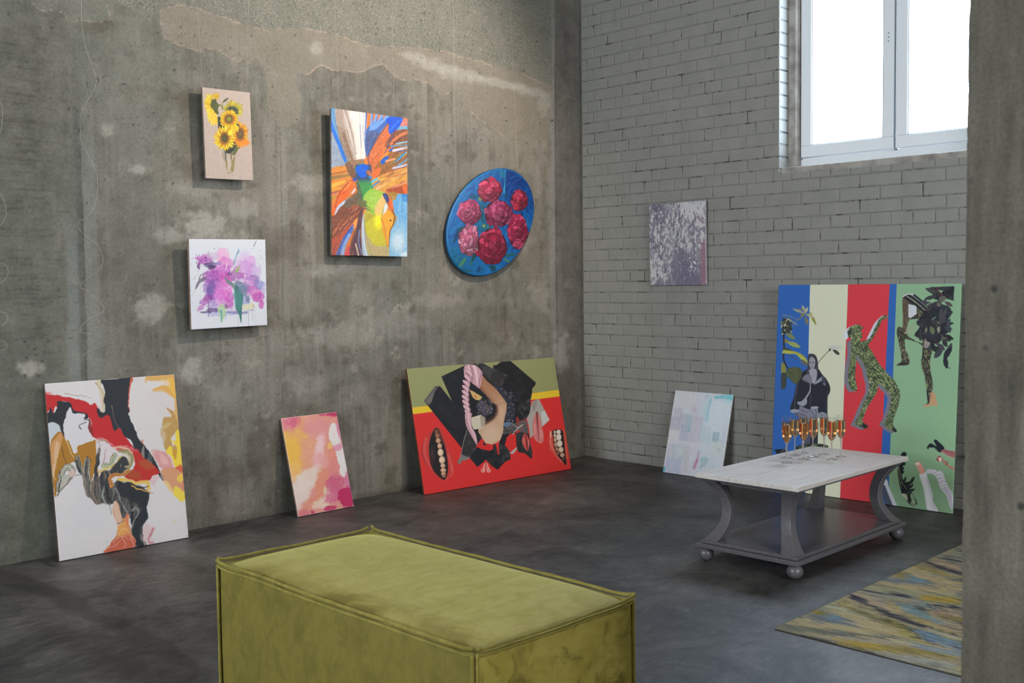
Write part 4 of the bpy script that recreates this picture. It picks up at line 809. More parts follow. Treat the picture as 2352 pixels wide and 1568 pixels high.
def art_peonies(A, s):
    A.c[:] = (12, 92, 156); rnd = np.random.RandomState(4); X, Y = A.X, A.Y
    A.mask(sst(700, 1000, X)*sst(900, 300, Y)*.8, (10, 52, 120)); A.mask(sst(620, 300, X)*sst(1000, 1250, Y)*.75, (16, 92, 116)); A.mask(sst(900, 1250, X)*sst(700, 1100, Y)*.6, (14, 50, 130))
    for k in range(900):
        x = rnd.uniform(230, 1300); y = rnd.uniform(130, 1430); a = rnd.uniform(-1.5, -.5) if x < 800 else rnd.uniform(-2.4, -.9); l = rnd.uniform(30, 90)
        right = x > 940 and y < 800
        c = [(14, 76, 146), (22, 112, 176), (10, 54, 118), (30, 120, 170)][rnd.randint(4)] if not right else [(10, 40, 104), (14, 70, 146), (8, 30, 84), (24, 90, 168)][rnd.randint(4)]
        if y > 1000 and x < 700: c = [(14, 90, 108), (20, 110, 130), (12, 70, 96), (10, 96, 150)][rnd.randint(4)]
        A.line([(x, y), (x+l*.5*math.cos(a)+6, y+l*.5*math.sin(a)), (x+l*math.cos(a), y+l*math.sin(a))], c, rnd.uniform(10, 26), 6, 7, .6)
    A.poly([(868, 170), (935, 165), (940, 260), (890, 250)], (24, 104, 130), 8, .7); A.line([(950, 165), (945, 300), (932, 430)], (56, 160, 190), 14, 16, 4, .85); A.poly([(960, 160), (1130, 200), (1220, 300), (1120, 330), (1000, 440), (955, 440)], (8, 44, 110), 8, .7, True)
    for p in (((980, 440), (1030, 330), (1120, 260)), ((1000, 390), (1080, 340)), ((1010, 260), (1080, 230), (1130, 240)), ((970, 350), (1010, 300))): A.line(p, (24, 100, 172), 14, 8, 6, .7)
    for cx, cy, r in ((560, 480, 50), (700, 600, 50), (660, 740, 40), (700, 890, 60), (640, 700, 30), (960, 470, 30)): A.ell(cx, cy, r, r*.7, (10, 60, 84), .3, 20, .7)
    A.poly([(640, 560), (720, 580), (760, 640), (700, 700), (720, 800), (800, 830), (830, 850), (650, 900), (600, 800)], (14, 92, 120), 8, .75, True); A.poly([(660, 600), (720, 620), (700, 650)], (12, 56, 70), 5, .8, True); A.line([(690, 660), (660, 720), (690, 780)], (10, 48, 66), 18, 12, 6, .8)
    # leaves
    for p, c in (([(350, 930), (380, 860), (470, 830), (440, 900), (370, 960)], (20, 66, 70)), ([(385, 1330), (400, 1270), (470, 1200), (450, 1270)], (70, 122, 74)), ([(510, 1310), (540, 1200), (590, 1150), (570, 1230)], (40, 96, 80)), ([(600, 1380), (620, 1310), (650, 1330), (630, 1380)], (20, 60, 100)),
                 ([(920, 1190), (1000, 1160), (1080, 1160), (1000, 1200)], (30, 86, 80)), ([(915, 1215), (960, 1230), (1000, 1265), (960, 1258)], (92, 132, 60)), ([(740, 1310), (800, 1300), (830, 1340), (790, 1380)], (16, 60, 66)), ([(560, 1160), (540, 1260), (600, 1180)], (16, 56, 60)), ([(310, 1050), (350, 930), (400, 880), (370, 980)], (14, 54, 90)), ([(400, 1340), (540, 1360), (470, 1390)], (18, 80, 100))): A.poly(p, c, 4, .85, True)
    A.ell(643, 508, 24, 26, (96, 122, 60), 0, 5); A.ell(650, 495, 12, 10, (140, 160, 90), 0, 4); A.ell(688, 830, 20, 24, (96, 120, 60), 0, 5); A.ell(682, 825, 9, 9, (160, 150, 60), 0, 4); A.ell(740, 835, 16, 16, (50, 110, 100), 0, 5); A.ell(878, 1240, 16, 22, (84, 110, 50), 0, 5)
    def peony(cx, cy, rx, ry, cols, seed, core=(0, 0), n=5, spread=1.0):
        rx, ry = rx*1.08, ry*1.06; r = np.random.RandomState(seed); base = np.array(cols[0], float); N = 44+n*6; ph = r.uniform(0, 6)
        A.poly([(cx+rx*(.86+.1*r.rand())*math.cos(k*.262), cy+ry*(.86+.1*r.rand())*math.sin(k*.262)) for k in range(24)], tuple(base*.6), 4, 1, True)
        for k in range(N):
            t = k/N; a = k*2.399+r.uniform(-.5, .5); R1 = (1-t)**.62*r.uniform(.80, 1.04); f = (1-t)**.5
            ox = cx+core[0]*(1-R1); oy = cy+core[1]*(1-R1); px_, py_ = ox+rx*R1*math.cos(a), oy+ry*R1*math.sin(a)
            L = (.30+.22*r.rand())*math.sqrt(rx*ry)*(.45+.7*f); w = (.30+.30*r.rand())*math.sqrt(rx*ry)*(.35+.75*f)
            tw = a+r.uniform(-.45, .45); dx, dy = math.cos(tw), math.sin(tw); nx, ny = -dy, dx
            bx, by = px_-dx*L, py_-dy*L; cup = r.uniform(-.12, .2)
            q = [(bx-nx*w*.12, by-ny*w*.12), (bx+dx*L*.45+nx*w*.42, by+dy*L*.45+ny*w*.42), (px_-dx*L*.10+nx*w*.48, py_-dy*L*.10+ny*w*.48), (px_+dx*L*.06+nx*w*.20, py_+dy*L*.06+ny*w*.20), (px_-dx*L*cup, py_-dy*L*cup),
                 (px_+dx*L*.08-nx*w*.24, py_+dy*L*.08-ny*w*.24), (px_-dx*L*.12-nx*w*.48, py_-dy*L*.12-ny*w*.48), (bx+dx*L*.45-nx*w*.42, by+dy*L*.45-ny*w*.42)]
            c = np.array(cols[r.randint(len(cols))], float)*r.uniform(.78, 1.08)*(1+.12*math.cos(a+2.3))
            A.poly([(x+dx*4+2, y+dy*4+4) for x, y in q], tuple(base*.34), 4, .7, True); A.poly(q, tuple(np.clip(c, 0, 255)), 2.5, 1, True)
            A.line([(bx, by), (bx+dx*L*.6+nx*w*.1, by+dy*L*.6+ny*w*.1)], tuple(np.clip(c*.55, 0, 255)), w*.28, w*.08, 5, .6)
            A.line([(px_-dx*L*.12+nx*w*.40, py_-dy*L*.12+ny*w*.40), (px_+nx*w*.15, py_+ny*w*.15), (px_-dx*L*cup, py_-dy*L*cup)], tuple(np.clip(c*1.22+20, 0, 255)), 6, 3, 3, .6*r.rand()+.3)
            if r.rand() > .5: A.line([(px_-dx*L*.5+nx*w*.2, py_-dy*L*.5+ny*w*.2), (px_-dx*L*.1+nx*w*.25, py_-dy*L*.1+ny*w*.25)], tuple(np.clip(c*1.12+10, 0, 255)), w*.22, w*.12, 6, .5)
    peony(762, 400, 150, 150, [(146, 20, 50), (160, 30, 60), (190, 62, 92)], 1, (-10, 25)); peony(1110, 525, 102, 132, [(134, 28, 56), (158, 40, 68), (176, 58, 84)], 2, (20, -10), 4)
    peony(520, 670, 138, 160, [(150, 36, 74), (172, 60, 96), (194, 90, 120)], 3, (-30, -40)); peony(862, 680, 165, 165, [(126, 30, 66), (146, 48, 86), (168, 72, 110)], 4, (30, -10))
    peony(1090, 900, 122, 205, [(132, 24, 58), (150, 38, 72), (176, 64, 96)], 5, (0, -20)); peony(508, 1000, 128, 185, [(166, 84, 110), (190, 116, 140), (210, 150, 170), (160, 70, 100)], 6, (0, 30))
    peony(780, 1080, 175, 225, [(118, 16, 44), (136, 26, 56), (160, 46, 76)], 7, (40, -50), 6)
    for k in range(6): A.line([(1000+k*26, 640-k*30), (1080+k*10, 600-k*22)], (206, 60, 84), 6, 3, 3, .4)
    A.ell(1075, 600, 36, 44, (190, 44, 70), .4, 14, .55); A.ell(740, 415, 30, 26, (196, 72, 100), .2, 8, .6); A.line([(560, 900), (575, 830), (600, 950)], (214, 150, 168), 22, 10, 5, .7); A.line([(520, 1060), (545, 1000), (530, 960)], (206, 170, 196), 16, 10, 5, .7)
    # rim: lighter edge paint
    e = np.broadcast_to(np.clip(s, 0, 1)[:, None], X.shape)
    A.mask(sst(.955, .975, e)*(X+Y < 1500)*.5, (30, 120, 180)); A.mask(sst(.97, 1, e)*.5, (12, 84, 130))
    A.line([(400, 450), (440, 390), (520, 300)], (150, 200, 214), 9, 4, 4, .7)

def art_poured(A, u, v):
    X, Y = A.X, A.Y; rnd = np.random.RandomState(5); A.c[:] = (206, 200, 200)
    A.mask(sst(.4, .7, A.n(200, 2))*.5, (198, 194, 196)); A.mask(sst(.45, .7, A.n(120, 3))*sst(700, 950, X)*sst(300, 200, Y)*.4, (214, 196, 190))
    NV, RD, OC, YE, CH = (34, 38, 46), (184, 34, 38), (164, 112, 34), (224, 190, 62), (56, 56, 58)
    W = lambda a=9, s=26, sd=1: A.warp(a, s, sd)
    # right side ochre and yellow washes
    W(14, 40, 3)
    A.poly([(835, 120), (860, 85), (1060, 72), (1085, 250), (1095, 430), (1060, 330), (1050, 230), (1000, 205), (900, 190), (960, 160), (1010, 150), (930, 118), (860, 115), (850, 135)], (206, 160, 92), 6, 1, True)
    A.poly([(1020, 100), (1062, 110), (1080, 240), (1060, 240), (1020, 180), (1000, 140)], (222, 176, 74), 8, .9, True); A.poly([(890, 190), (960, 160), (1040, 190), (1070, 250), (1000, 210)], (212, 160, 78), 4, .9, True); A.poly([(940, 120), (1010, 120), (1030, 160), (960, 150)], (216, 196, 180), 6, .7, True)
    A.poly([(870, 200), (1000, 205), (1060, 300), (1020, 400), (960, 380), (880, 280)], (202, 192, 190), 24, .7, True)
    A.poly([(1010, 320), (1060, 350), (1100, 450), (1110, 520), (1080, 500), (1040, 560), (1060, 640), (1010, 640), (975, 560), (965, 470), (990, 390), (1040, 380)], (176, 136, 70), 7, .9, True); A.poly([(990, 440), (1030, 420), (1010, 470), (975, 480)], (196, 170, 110), 4, .8, True); A.line([(1010, 325), (1060, 370), (1095, 440)], (186, 120, 74), 12, 5, 4, .8)
    A.poly([(1085, 500), (1112, 520), (1135, 740), (1080, 760), (1040, 680), (1010, 660), (1030, 600), (1070, 640), (1090, 640), (1060, 590), (1030, 550), (1080, 570)], (226, 196, 60), 3, 1, True); A.poly([(1060, 600), (1090, 640), (1085, 700), (1060, 660)], (186, 132, 48), 4, .8, True)
    A.poly([(890, 640), (940, 630), (1010, 660), (1050, 730), (1060, 780), (1000, 790), (960, 760), (915, 700)], (206, 138, 134), 8, .85, True); A.poly([(950, 660), (1000, 690), (1020, 740), (980, 740)], (222, 178, 176), 8, .6, True)
    A.poly([(970, 790), (1050, 770), (1130, 760), (1145, 860), (1150, 950), (1090, 920), (1060, 960), (1000, 890), (975, 850)], (202, 142, 104), 6, .95, True); A.poly([(1080, 770), (1110, 745), (1135, 770), (1130, 810)], (204, 84, 60), 5, .85, True)
    A.poly([(1090, 840), (1130, 810), (1135, 870), (1110, 890)], (226, 190, 70), 4, .9, True); A.poly([(1075, 920), (1110, 930), (1155, 960), (1160, 1020), (1110, 1015), (1060, 970)], (224, 196, 70), 4, 1, True); A.poly([(1120, 880), (1145, 870), (1150, 950), (1125, 930)], (206, 126, 106), 5, .8, True)
    A.poly([(990, 870), (1040, 900), (1060, 960), (1010, 920)], (222, 190, 130), 6, .8, True)
    A.poly([(700, 290), (745, 100), (830, 80), (900, 250), (960, 400), (1000, 560), (940, 640), (880, 640)], (206, 196, 194), 10, .45, True)
    # cream traces at top
    W(6, 20, 8)
    A.poly([(470, 125), (500, 100), (575, 100), (510, 150), (540, 200), (545, 300), (520, 330), (500, 200)], (196, 180, 150), 4, .8, True); A.line([(470, 130), (500, 160), (528, 220), (530, 300)], (150, 120, 80), 4, 3, 2, .8); A.line([(235, 200), (300, 215), (380, 225), (440, 240)], (120, 92, 60), 4, 2, 2, .8)
    # red sweep
    A.poly([(88, 185), (110, 210), (180, 215), (215, 225), (280, 235), (380, 260), (430, 290), (470, 280), (490, 330), (500, 370), (560, 360), (590, 400), (620, 460), (650, 470), (700, 540), (740, 590), (755, 620), (700, 600), (600, 600), (540, 560), (470, 545), (420, 500), (440, 430), (400, 370), (320, 350), (280, 300), (260, 265),
            (200, 265), (190, 310), (165, 300), (150, 350), (130, 320), (100, 340), (90, 300)], RD, 2.5, 1, True)
    A.poly([(95, 190), (140, 200), (110, 215)], (214, 120, 120), 4, .8, True)
    # navy: left mass
    A.poly([(90, 350), (115, 340), (130, 305), (150, 350), (180, 310), (175, 265), (215, 262), (265, 268), (290, 300), (250, 340), (235, 420), (225, 470), (232, 530), (210, 500), (190, 450), (160, 420), (100, 425)], NV, 2.5, 1, True)
    A.poly([(280, 300), (310, 330), (370, 345), (412, 365), (405, 395), (375, 390), (385, 370), (330, 355), (290, 350)], NV, 2.5, 1, True); A.line([(405, 372), (385, 388), (420, 400), (400, 420), (350, 445), (362, 470)], NV, 7, 5, 1.5, .95)
    A.poly([(412, 400), (430, 410), (440, 470), (450, 520), (415, 500)], (120, 30, 34), 4, .9, True)
    # white window inside and grey left
    A.poly([(275, 310), (300, 355), (340, 350), (390, 365), (375, 400), (415, 405), (412, 470), (440, 520), (435, 560), (380, 590), (330, 600), (320, 640), (295, 650), (270, 600), (240, 530), (222, 450), (240, 380), (260, 330)], (204, 200, 204), 2.5, 1, True)
    A.line([(405, 385), (385, 400), (415, 408)], NV, 6, 4, 1.5, .9); A.line([(398, 418), (345, 445), (360, 470)], NV, 5, 7, 1.5, .9)
    A.poly([(105, 430), (140, 418), (180, 430), (200, 480), (150, 540), (125, 580), (110, 520)], (186, 190, 196), 4, 1, True)
    # navy: main plume
    A.poly([(512, 110), (620, 100), (745, 92), (730, 150), (722, 210), (715, 280), (725, 330), (720, 370), (760, 460), (800, 550), (850, 610), (900, 680), (950, 770), (985, 855), (975, 862), (930, 790), (860, 720), (800, 660), (760, 620), (740, 560), (690, 530), (660, 480), (640, 465), (610, 490), (590, 420), (565, 365), (520, 385), (490, 370), (480, 310), (530, 340), (545, 300), (530, 260), (540, 210), (530, 150)], NV, 2.5, 1, True)
    A.line([(592, 298), (600, 350), (620, 420), (645, 465)], (156, 120, 116), 5, 3, 1.5, .8); A.line([(738, 96), (722, 200), (715, 290), (728, 340)], (196, 74, 54), 9, 6, 3, .9); A.line([(745, 92), (728, 140)], (214, 96, 56), 14, 8, 4, .9); A.line([(820, 560), (835, 590)], (196, 110, 60), 12, 5, 3, .9)
    A.poly([(470, 275), (500, 300), (530, 330), (545, 320), (530, 350), (490, 320)], (204, 190, 176), 3, .9, True)
    # ochre belt
    A.poly([(120, 590), (170, 500), (215, 500), (240, 560), (260, 560), (300, 650), (330, 640), (330, 600), (430, 565), (470, 560), (470, 640), (480, 720), (490, 860), (460, 800), (430, 860), (420, 760), (390, 690), (370, 760), (330, 690), (300, 720), (240, 740), (200, 790), (180, 880), (150, 990), (130, 760)], OC, 3, 1, True)
    A.poly([(125, 600), (160, 540), (200, 500), (215, 540), (190, 640), (170, 720), (140, 840), (130, 760)], (196, 144, 92), 5, .9, True); A.poly([(170, 560), (190, 600), (170, 700), (150, 740), (145, 660)], (212, 176, 146), 6, .7, True); A.line([(205, 600), (225, 680), (240, 740), (200, 790)], (60, 52, 44), 5, 3, 2, .8)
    A.line([(150, 740), (140, 820), (160, 860)], (214, 190, 170), 14, 6, 5, .7); A.line([(245, 560), (275, 640), (300, 690)], (206, 176, 130), 9, 6, 3, .8)
    # marbled loops on the left
    def loops(path, cols, w0, dw, soft=2):
        for k, c in enumerate(cols): A.line(path, c, w0-k*dw, (w0-k*dw)*.8, soft, .98)
    A.nowarp(); W(12, 34, 12)
    loops([(180, 930), (195, 850), (225, 770), (260, 760), (290, 800), (260, 850), (240, 850)], [(74, 70, 66), (190, 180, 156), (128, 128, 118), (186, 182, 168)], 46, 11); A.poly([(195, 860), (230, 820), (280, 850), (240, 900), (200, 930), (185, 900)], (176, 172, 158), 5, .9, True)
    A.line([(172, 985), (185, 900), (200, 840), (190, 780)], (38, 36, 38), 9, 5, 2, .9); A.line([(200, 930), (250, 880), (290, 830), (330, 815), (355, 818)], (60, 56, 54), 7, 4, 2, .9); A.poly([(250, 800), (290, 780), (315, 820), (280, 840)], (206, 176, 166), 5, .8, True)
    # combed black-grey drapery
    A.poly([(310, 700), (330, 670), (350, 700), (368, 760), (385, 700), (405, 680), (425, 720), (430, 850), (445, 860), (480, 640), (500, 620), (500, 720), (480, 760), (490, 850), (520, 790), (560, 790), (620, 760), (640, 700), (670, 675), (710, 700), (715, 760), (640, 820), (580, 830), (600, 880), (640, 860), (700, 890), (800, 910), (880, 975), (870, 1040), (850, 1090), (870, 1150), (840, 1200), (830, 1290), (860, 1380), (770, 1390),
            (745, 1300), (740, 1220), (720, 1130), (680, 1180), (640, 1060), (600, 1030), (580, 1060), (540, 1040), (500, 1040), (470, 1050), (420, 1000), (385, 960), (370, 880), (360, 820), (320, 780)], (64, 62, 62), 3, 1, True)
    m = np.clip((A.c.sum(-1) < 215)*1.0, 0, 1)*(Y > 600)*(X < 900)*(X > 300)
    st = A.n(17, 31, 4, 190); A.mask(m*sst(.55, .68, st)*sst(1000, 880, Y)*.85, (150, 138, 126)); A.mask(m*sst(.44, .34, st)*.9, (30, 32, 38)); A.mask(m*sst(.6, .72, A.n(26, 37, 4, 120))*.5, (112, 112, 108))
    for path, c, w, w2 in (([(325, 680), (350, 760), (372, 840), (390, 960), (430, 1000)], (128, 116, 106), 12, 18), ([(375, 800), (382, 740), (395, 690), (415, 720), (420, 830), (430, 950)], (196, 184, 150), 6, 8), ([(318, 700), (332, 676), (348, 700), (365, 780)], (214, 196, 150), 6, 4), ([(400, 690), (408, 780), (400, 900), (420, 990)], (96, 92, 90), 12, 20), ([(450, 860), (440, 940), (470, 1040)], (126, 108, 98), 22, 30), ([(480, 840), (470, 940), (500, 1035)], (112, 98, 90), 14, 20),
                          ([(545, 870), (520, 960), (545, 1040)], (150, 152, 140), 8, 20), ([(600, 900), (600, 980), (575, 1050), (590, 1130)], (150, 146, 132), 5, 8), ([(620, 930), (660, 1020), (700, 1110), (700, 1170)], (134, 134, 128), 14, 10), ([(640, 940), (640, 1010), (665, 1100)], (100, 100, 98), 10, 8), ([(740, 1100), (780, 1080), (800, 1110), (760, 1180), (740, 1240)], (136, 136, 130), 20, 8), ([(745, 1240), (760, 1320), (780, 1388)], (110, 112, 112), 18, 30), ([(560, 830), (540, 900), (560, 990), (590, 1040)], (30, 32, 38), 14, 18)):
        A.line(path, c, w, w2, 4, .85)
    A.poly([(640, 880), (720, 880), (800, 905), (880, 970), (860, 1060), (850, 1100), (780, 1040), (720, 1010), (660, 980)], (32, 35, 42), 8, .9, True); A.poly([(760, 1200), (840, 1080), (872, 1150), (830, 1210), (800, 1290), (840, 1380), (780, 1370), (750, 1280)], (32, 38, 46), 4, 1, True); A.line([(815, 1290), (830, 1340), (850, 1382)], (206, 200, 200), 5, 3, 1.5, .8)
    # white swirl, ochre and green loop
    A.poly([(475, 570), (520, 555), (560, 570), (640, 640), (600, 670), (560, 720), (520, 760), (500, 700), (520, 640), (500, 600)], (206, 196, 200), 3, 1, True); A.line([(480, 640), (500, 600), (480, 570), (540, 560), (580, 590)], (150, 110, 70), 5, 4, 2, .8); A.line([(465, 570), (500, 545), (560, 560), (610, 600), (645, 655)], (214, 170, 170), 7, 6, 2, .9)
    A.line([(545, 620), (530, 700), (525, 750)], (150, 60, 60), 4, 3, 2, .7); loops([(530, 750), (580, 740), (600, 690), (620, 670)], [(120, 120, 84), (196, 196, 170), (140, 150, 120)], 34, 10)
    loops([(500, 800), (560, 770), (620, 740), (650, 690), (690, 690), (720, 740)], [(190, 150, 72), (206, 186, 120)], 20, 7); A.line([(600, 800), (640, 740), (680, 700), (700, 740), (660, 790)], (48, 50, 52), 44, 36, 5, .95)
    A.poly([(580, 595), (700, 600), (760, 620), (800, 640), (790, 680), (760, 660), (720, 640), (640, 640), (620, 620)], (196, 60, 64), 4, .9, True); A.line([(610, 618), (680, 610), (740, 650), (760, 700), (740, 740), (700, 760)], (214, 180, 150), 16, 12, 4, .9); A.line([(650, 640), (700, 640), (745, 690), (730, 750), (690, 800)], (136, 132, 90), 26, 20, 5, .9); A.line([(670, 655), (712, 670), (725, 720)], (186, 150, 80), 7, 6, 2, .8)
    A.poly([(750, 650), (800, 650), (850, 710), (900, 740), (945, 780), (950, 810), (900, 840), (870, 870), (800, 875), (740, 860), (690, 830), (740, 790), (770, 730)], (178, 40, 34), 4, 1, True); A.poly([(800, 720), (860, 715), (920, 760), (880, 790), (820, 770)], (166, 84, 44), 9, .7, True); A.poly([(700, 820), (740, 780), (800, 800), (820, 850), (760, 850)], (158, 78, 40), 8, .7, True)
    loops([(590, 900), (575, 850), (620, 820), (680, 815), (720, 790)], [(170, 92, 50), (212, 162, 84), (150, 84, 50)], 34, 11); A.line([(640, 855), (700, 860), (780, 880), (860, 880), (875, 930)], (214, 176, 84), 20, 26, 5, .95); A.line([(740, 890), (820, 920), (870, 910)], (36, 34, 38), 14, 4, 3, .9); A.line([(745, 905), (830, 945), (905, 970)], (212, 160, 80), 13, 8, 3, .95)
    A.line([(880, 965), (915, 968)], (120, 80, 50), 5, 3, 2, .8); A.poly([(880, 870), (930, 830), (960, 850), (940, 870), (910, 910)], (206, 170, 172), 6, .7, True)
    A.line([(960, 800), (975, 850), (985, 858)], (206, 200, 204), 7, 3, 2, .8)
    # lower peach and coral tail
    A.poly([(600, 1060), (625, 1022), (650, 1080), (675, 1170), (720, 1130), (725, 1200), (740, 1270), (770, 1385), (540, 1430), (570, 1370), (620, 1290), (640, 1210), (600, 1130)], (206, 132, 88), 4, 1, True); A.poly([(600, 1060), (625, 1025), (650, 1090), (672, 1180), (640, 1230), (610, 1150)], (206, 172, 150), 5, .95, True)
    A.poly([(560, 1400), (600, 1330), (660, 1300), (740, 1310), (768, 1385), (540, 1430)], (188, 86, 66), 8, .9, True); A.poly([(640, 1230), (690, 1190), (720, 1230), (700, 1280), (640, 1290)], (214, 156, 80), 8, .8, True)
    for p in ([(640, 1290), (680, 1240), (730, 1280)], [(600, 1350), (660, 1300), (730, 1330)], [(660, 1310), (700, 1360), (690, 1400)], [(560, 1400), (620, 1370), (660, 1330)], [(735, 1310), (755, 1350), (768, 1390)]): A.line(p, (222, 186, 160), 5, 3, 3, .8)
    A.line([(700, 1130), (712, 1180), (705, 1230)], (206, 116, 84), 16, 10, 4, .8); A.line([(640, 1200), (680, 1180)], (50, 50, 54), 8, 3, 2, .9)
    A.poly([(850, 1200), (900, 1220), (930, 1240), (900, 1300), (910, 1355), (850, 1370), (830, 1300)], (206, 176, 176), 12, .7, True); A.line([(908, 1240), (890, 1300), (880, 1345), (920, 1358)], (176, 80, 92), 12, 8, 6, .7)
    A.nowarp(); A.ell(1078, 1183, 20, 14, (206, 196, 168), 0, 8, .7); A.line([(1172, 1298), (1178, 1306), (1182, 1296)], (160, 50, 50), 3, 2, 1, .9); A.line([(545, 1345), (555, 1340)], (120, 100, 50), 4, 3, 2, .7); grain(A, 7)

def art_pink(A, u, v):
    X, Y = A.X, A.Y; A.c[:] = (206, 138, 128)
    def w(cx, cy, rx, ry, col, op=.9, sd=0, ang=0, sc=120, h=.35, k=.8):
        x = X-cx; y = Y-cy; c, s = math.cos(ang), math.sin(ang); a = (x*c+y*s)/rx; b = (-x*s+y*c)/ry
        d = np.sqrt(a*a+b*b)+k*(fbm(X+Y*.4, Y-X*.4, sc, sd, 5)-.5)+.5*k*(fbm(X, Y, 24, sd+3, 4)-.5); A.mask(sst(1+h, 1-h, d)*op, col)
    w(560, 560, 260, 300, (214, 150, 116), .9, 1); w(350, 620, 150, 250, (220, 172, 66), .95, 2, -.15, 160); w(510, 330, 90, 130, (216, 166, 84), .8, 3); w(400, 880, 120, 120, (222, 176, 96), .8, 4); w(600, 300, 180, 90, (214, 140, 120), .7, 5)
    w(340, 270, 120, 90, (208, 120, 128), .8, 6, 0, 60); w(400, 250, 70, 70, (196, 74, 112), .6, 7, .4, 30, .3, 1.4); w(700, 340, 170, 120, (206, 136, 136), .8, 8); w(720, 620, 60, 180, (222, 190, 200), .8, 9, .15, 60); w(760, 760, 120, 120, (214, 150, 150), .8, 10)
    w(560, 1000, 230, 120, (214, 198, 188), .95, 11, -.7, 50); w(480, 1180, 130, 170, (212, 196, 186), .9, 12, -.3, 70); w(640, 900, 130, 60, (212, 190, 178), .8, 13, -.7, 30, .4, 1.2); w(760, 1010, 80, 210, (210, 132, 106), .95, 14, .25, 60); w(620, 1270, 130, 60, (206, 130, 106), .8, 15, -.5, 60)
    w(840, 1110, 60, 90, (214, 200, 176), .7, 16, .4, 50); w(760, 1260, 130, 60, (216, 196, 176), .8, 17, -.4, 50); w(920, 860, 90, 160, (210, 126, 120), .8, 18, 0, 60); w(930, 1030, 110, 130, (190, 84, 116), .9, 19, 0, 40, .3, 1.1); w(900, 1180, 120, 70, (196, 96, 130), .85, 20, -.4, 40, .3, 1.2)
    w(860, 560, 40, 50, (224, 190, 96), .7, 21, 0, 40); w(880, 660, 60, 90, (212, 124, 108), .7, 22, 0, 40, .3, 1.1)
    w(920, 440, 70, 180, (214, 206, 202), 1, 23, -.25, 70, .12, .8); w(1000, 720, 60, 170, (212, 206, 204), 1, 24, -.22, 60, .12, .9); w(1020, 860, 44, 80, (212, 206, 204), .9, 25, 0, 50, .12, 1); w(960, 570, 70, 40, (208, 130, 156), .8, 26, -.3, 40, .3, 1.2)
    w(960, 350, 26, 150, (198, 96, 136), .7, 27, -.22, 40); w(870, 175, 70, 36, (176, 34, 84), 1, 28, .1, 60, .12, .6); w(760, 172, 50, 20, (182, 50, 92), .8, 29, .1, 40); w(870, 230, 90, 40, (210, 140, 118), .8, 30, .3, 40)
    w(1080, 1190, 120, 150, (176, 30, 84), 1, 31, .2, 80, .1, .6); w(850, 1330, 100, 30, (180, 40, 88), .9, 32, -.2, 50, .2, .9); w(520, 1390, 90, 40, (196, 96, 106), .7, 33, 0, 40); w(640, 1380, 30, 20, (176, 34, 80), .8, 34, 0, 20, .3, 1.3); w(1080, 970, 50, 90, (196, 110, 150), .8, 35, 0, 30, .3, 1.4)
    # rivulets
    n1 = np.abs(A.n(46, 51, 4)-.5); A.warp(30, 60, 52); A.mask(sst(.016, .002, n1)*.22*sst(.45, .6, A.n(200, 58, 3)), (232, 206, 200)); n2 = np.abs(fbm(X*.8+Y, Y-X*.6, 60, 61, 5)-.5); A.mask(sst(.03, .004, n2)*.14, (206, 110, 120))
    sp = A.n(9, 71, 3); A.mask(sst(.62, .72, sp)*sst(.55, .65, A.n(110, 72, 3))*.35, (228, 216, 208)); A.mask(sst(.68, .76, A.n(7, 73, 3))*sst(.56, .66, A.n(90, 74, 3))*.3*sst(600, 900, X), (170, 50, 90)); A.nowarp()
    e = np.minimum(np.minimum(u, 1-u)*.38, np.minimum(v, 1-v)*.57); A.mask(sst(.005, .001, e)*.6, (222, 190, 184)); A.ell(1153, 1300, 14, 12, (222, 214, 208), 0, 4); grain(A, 8)

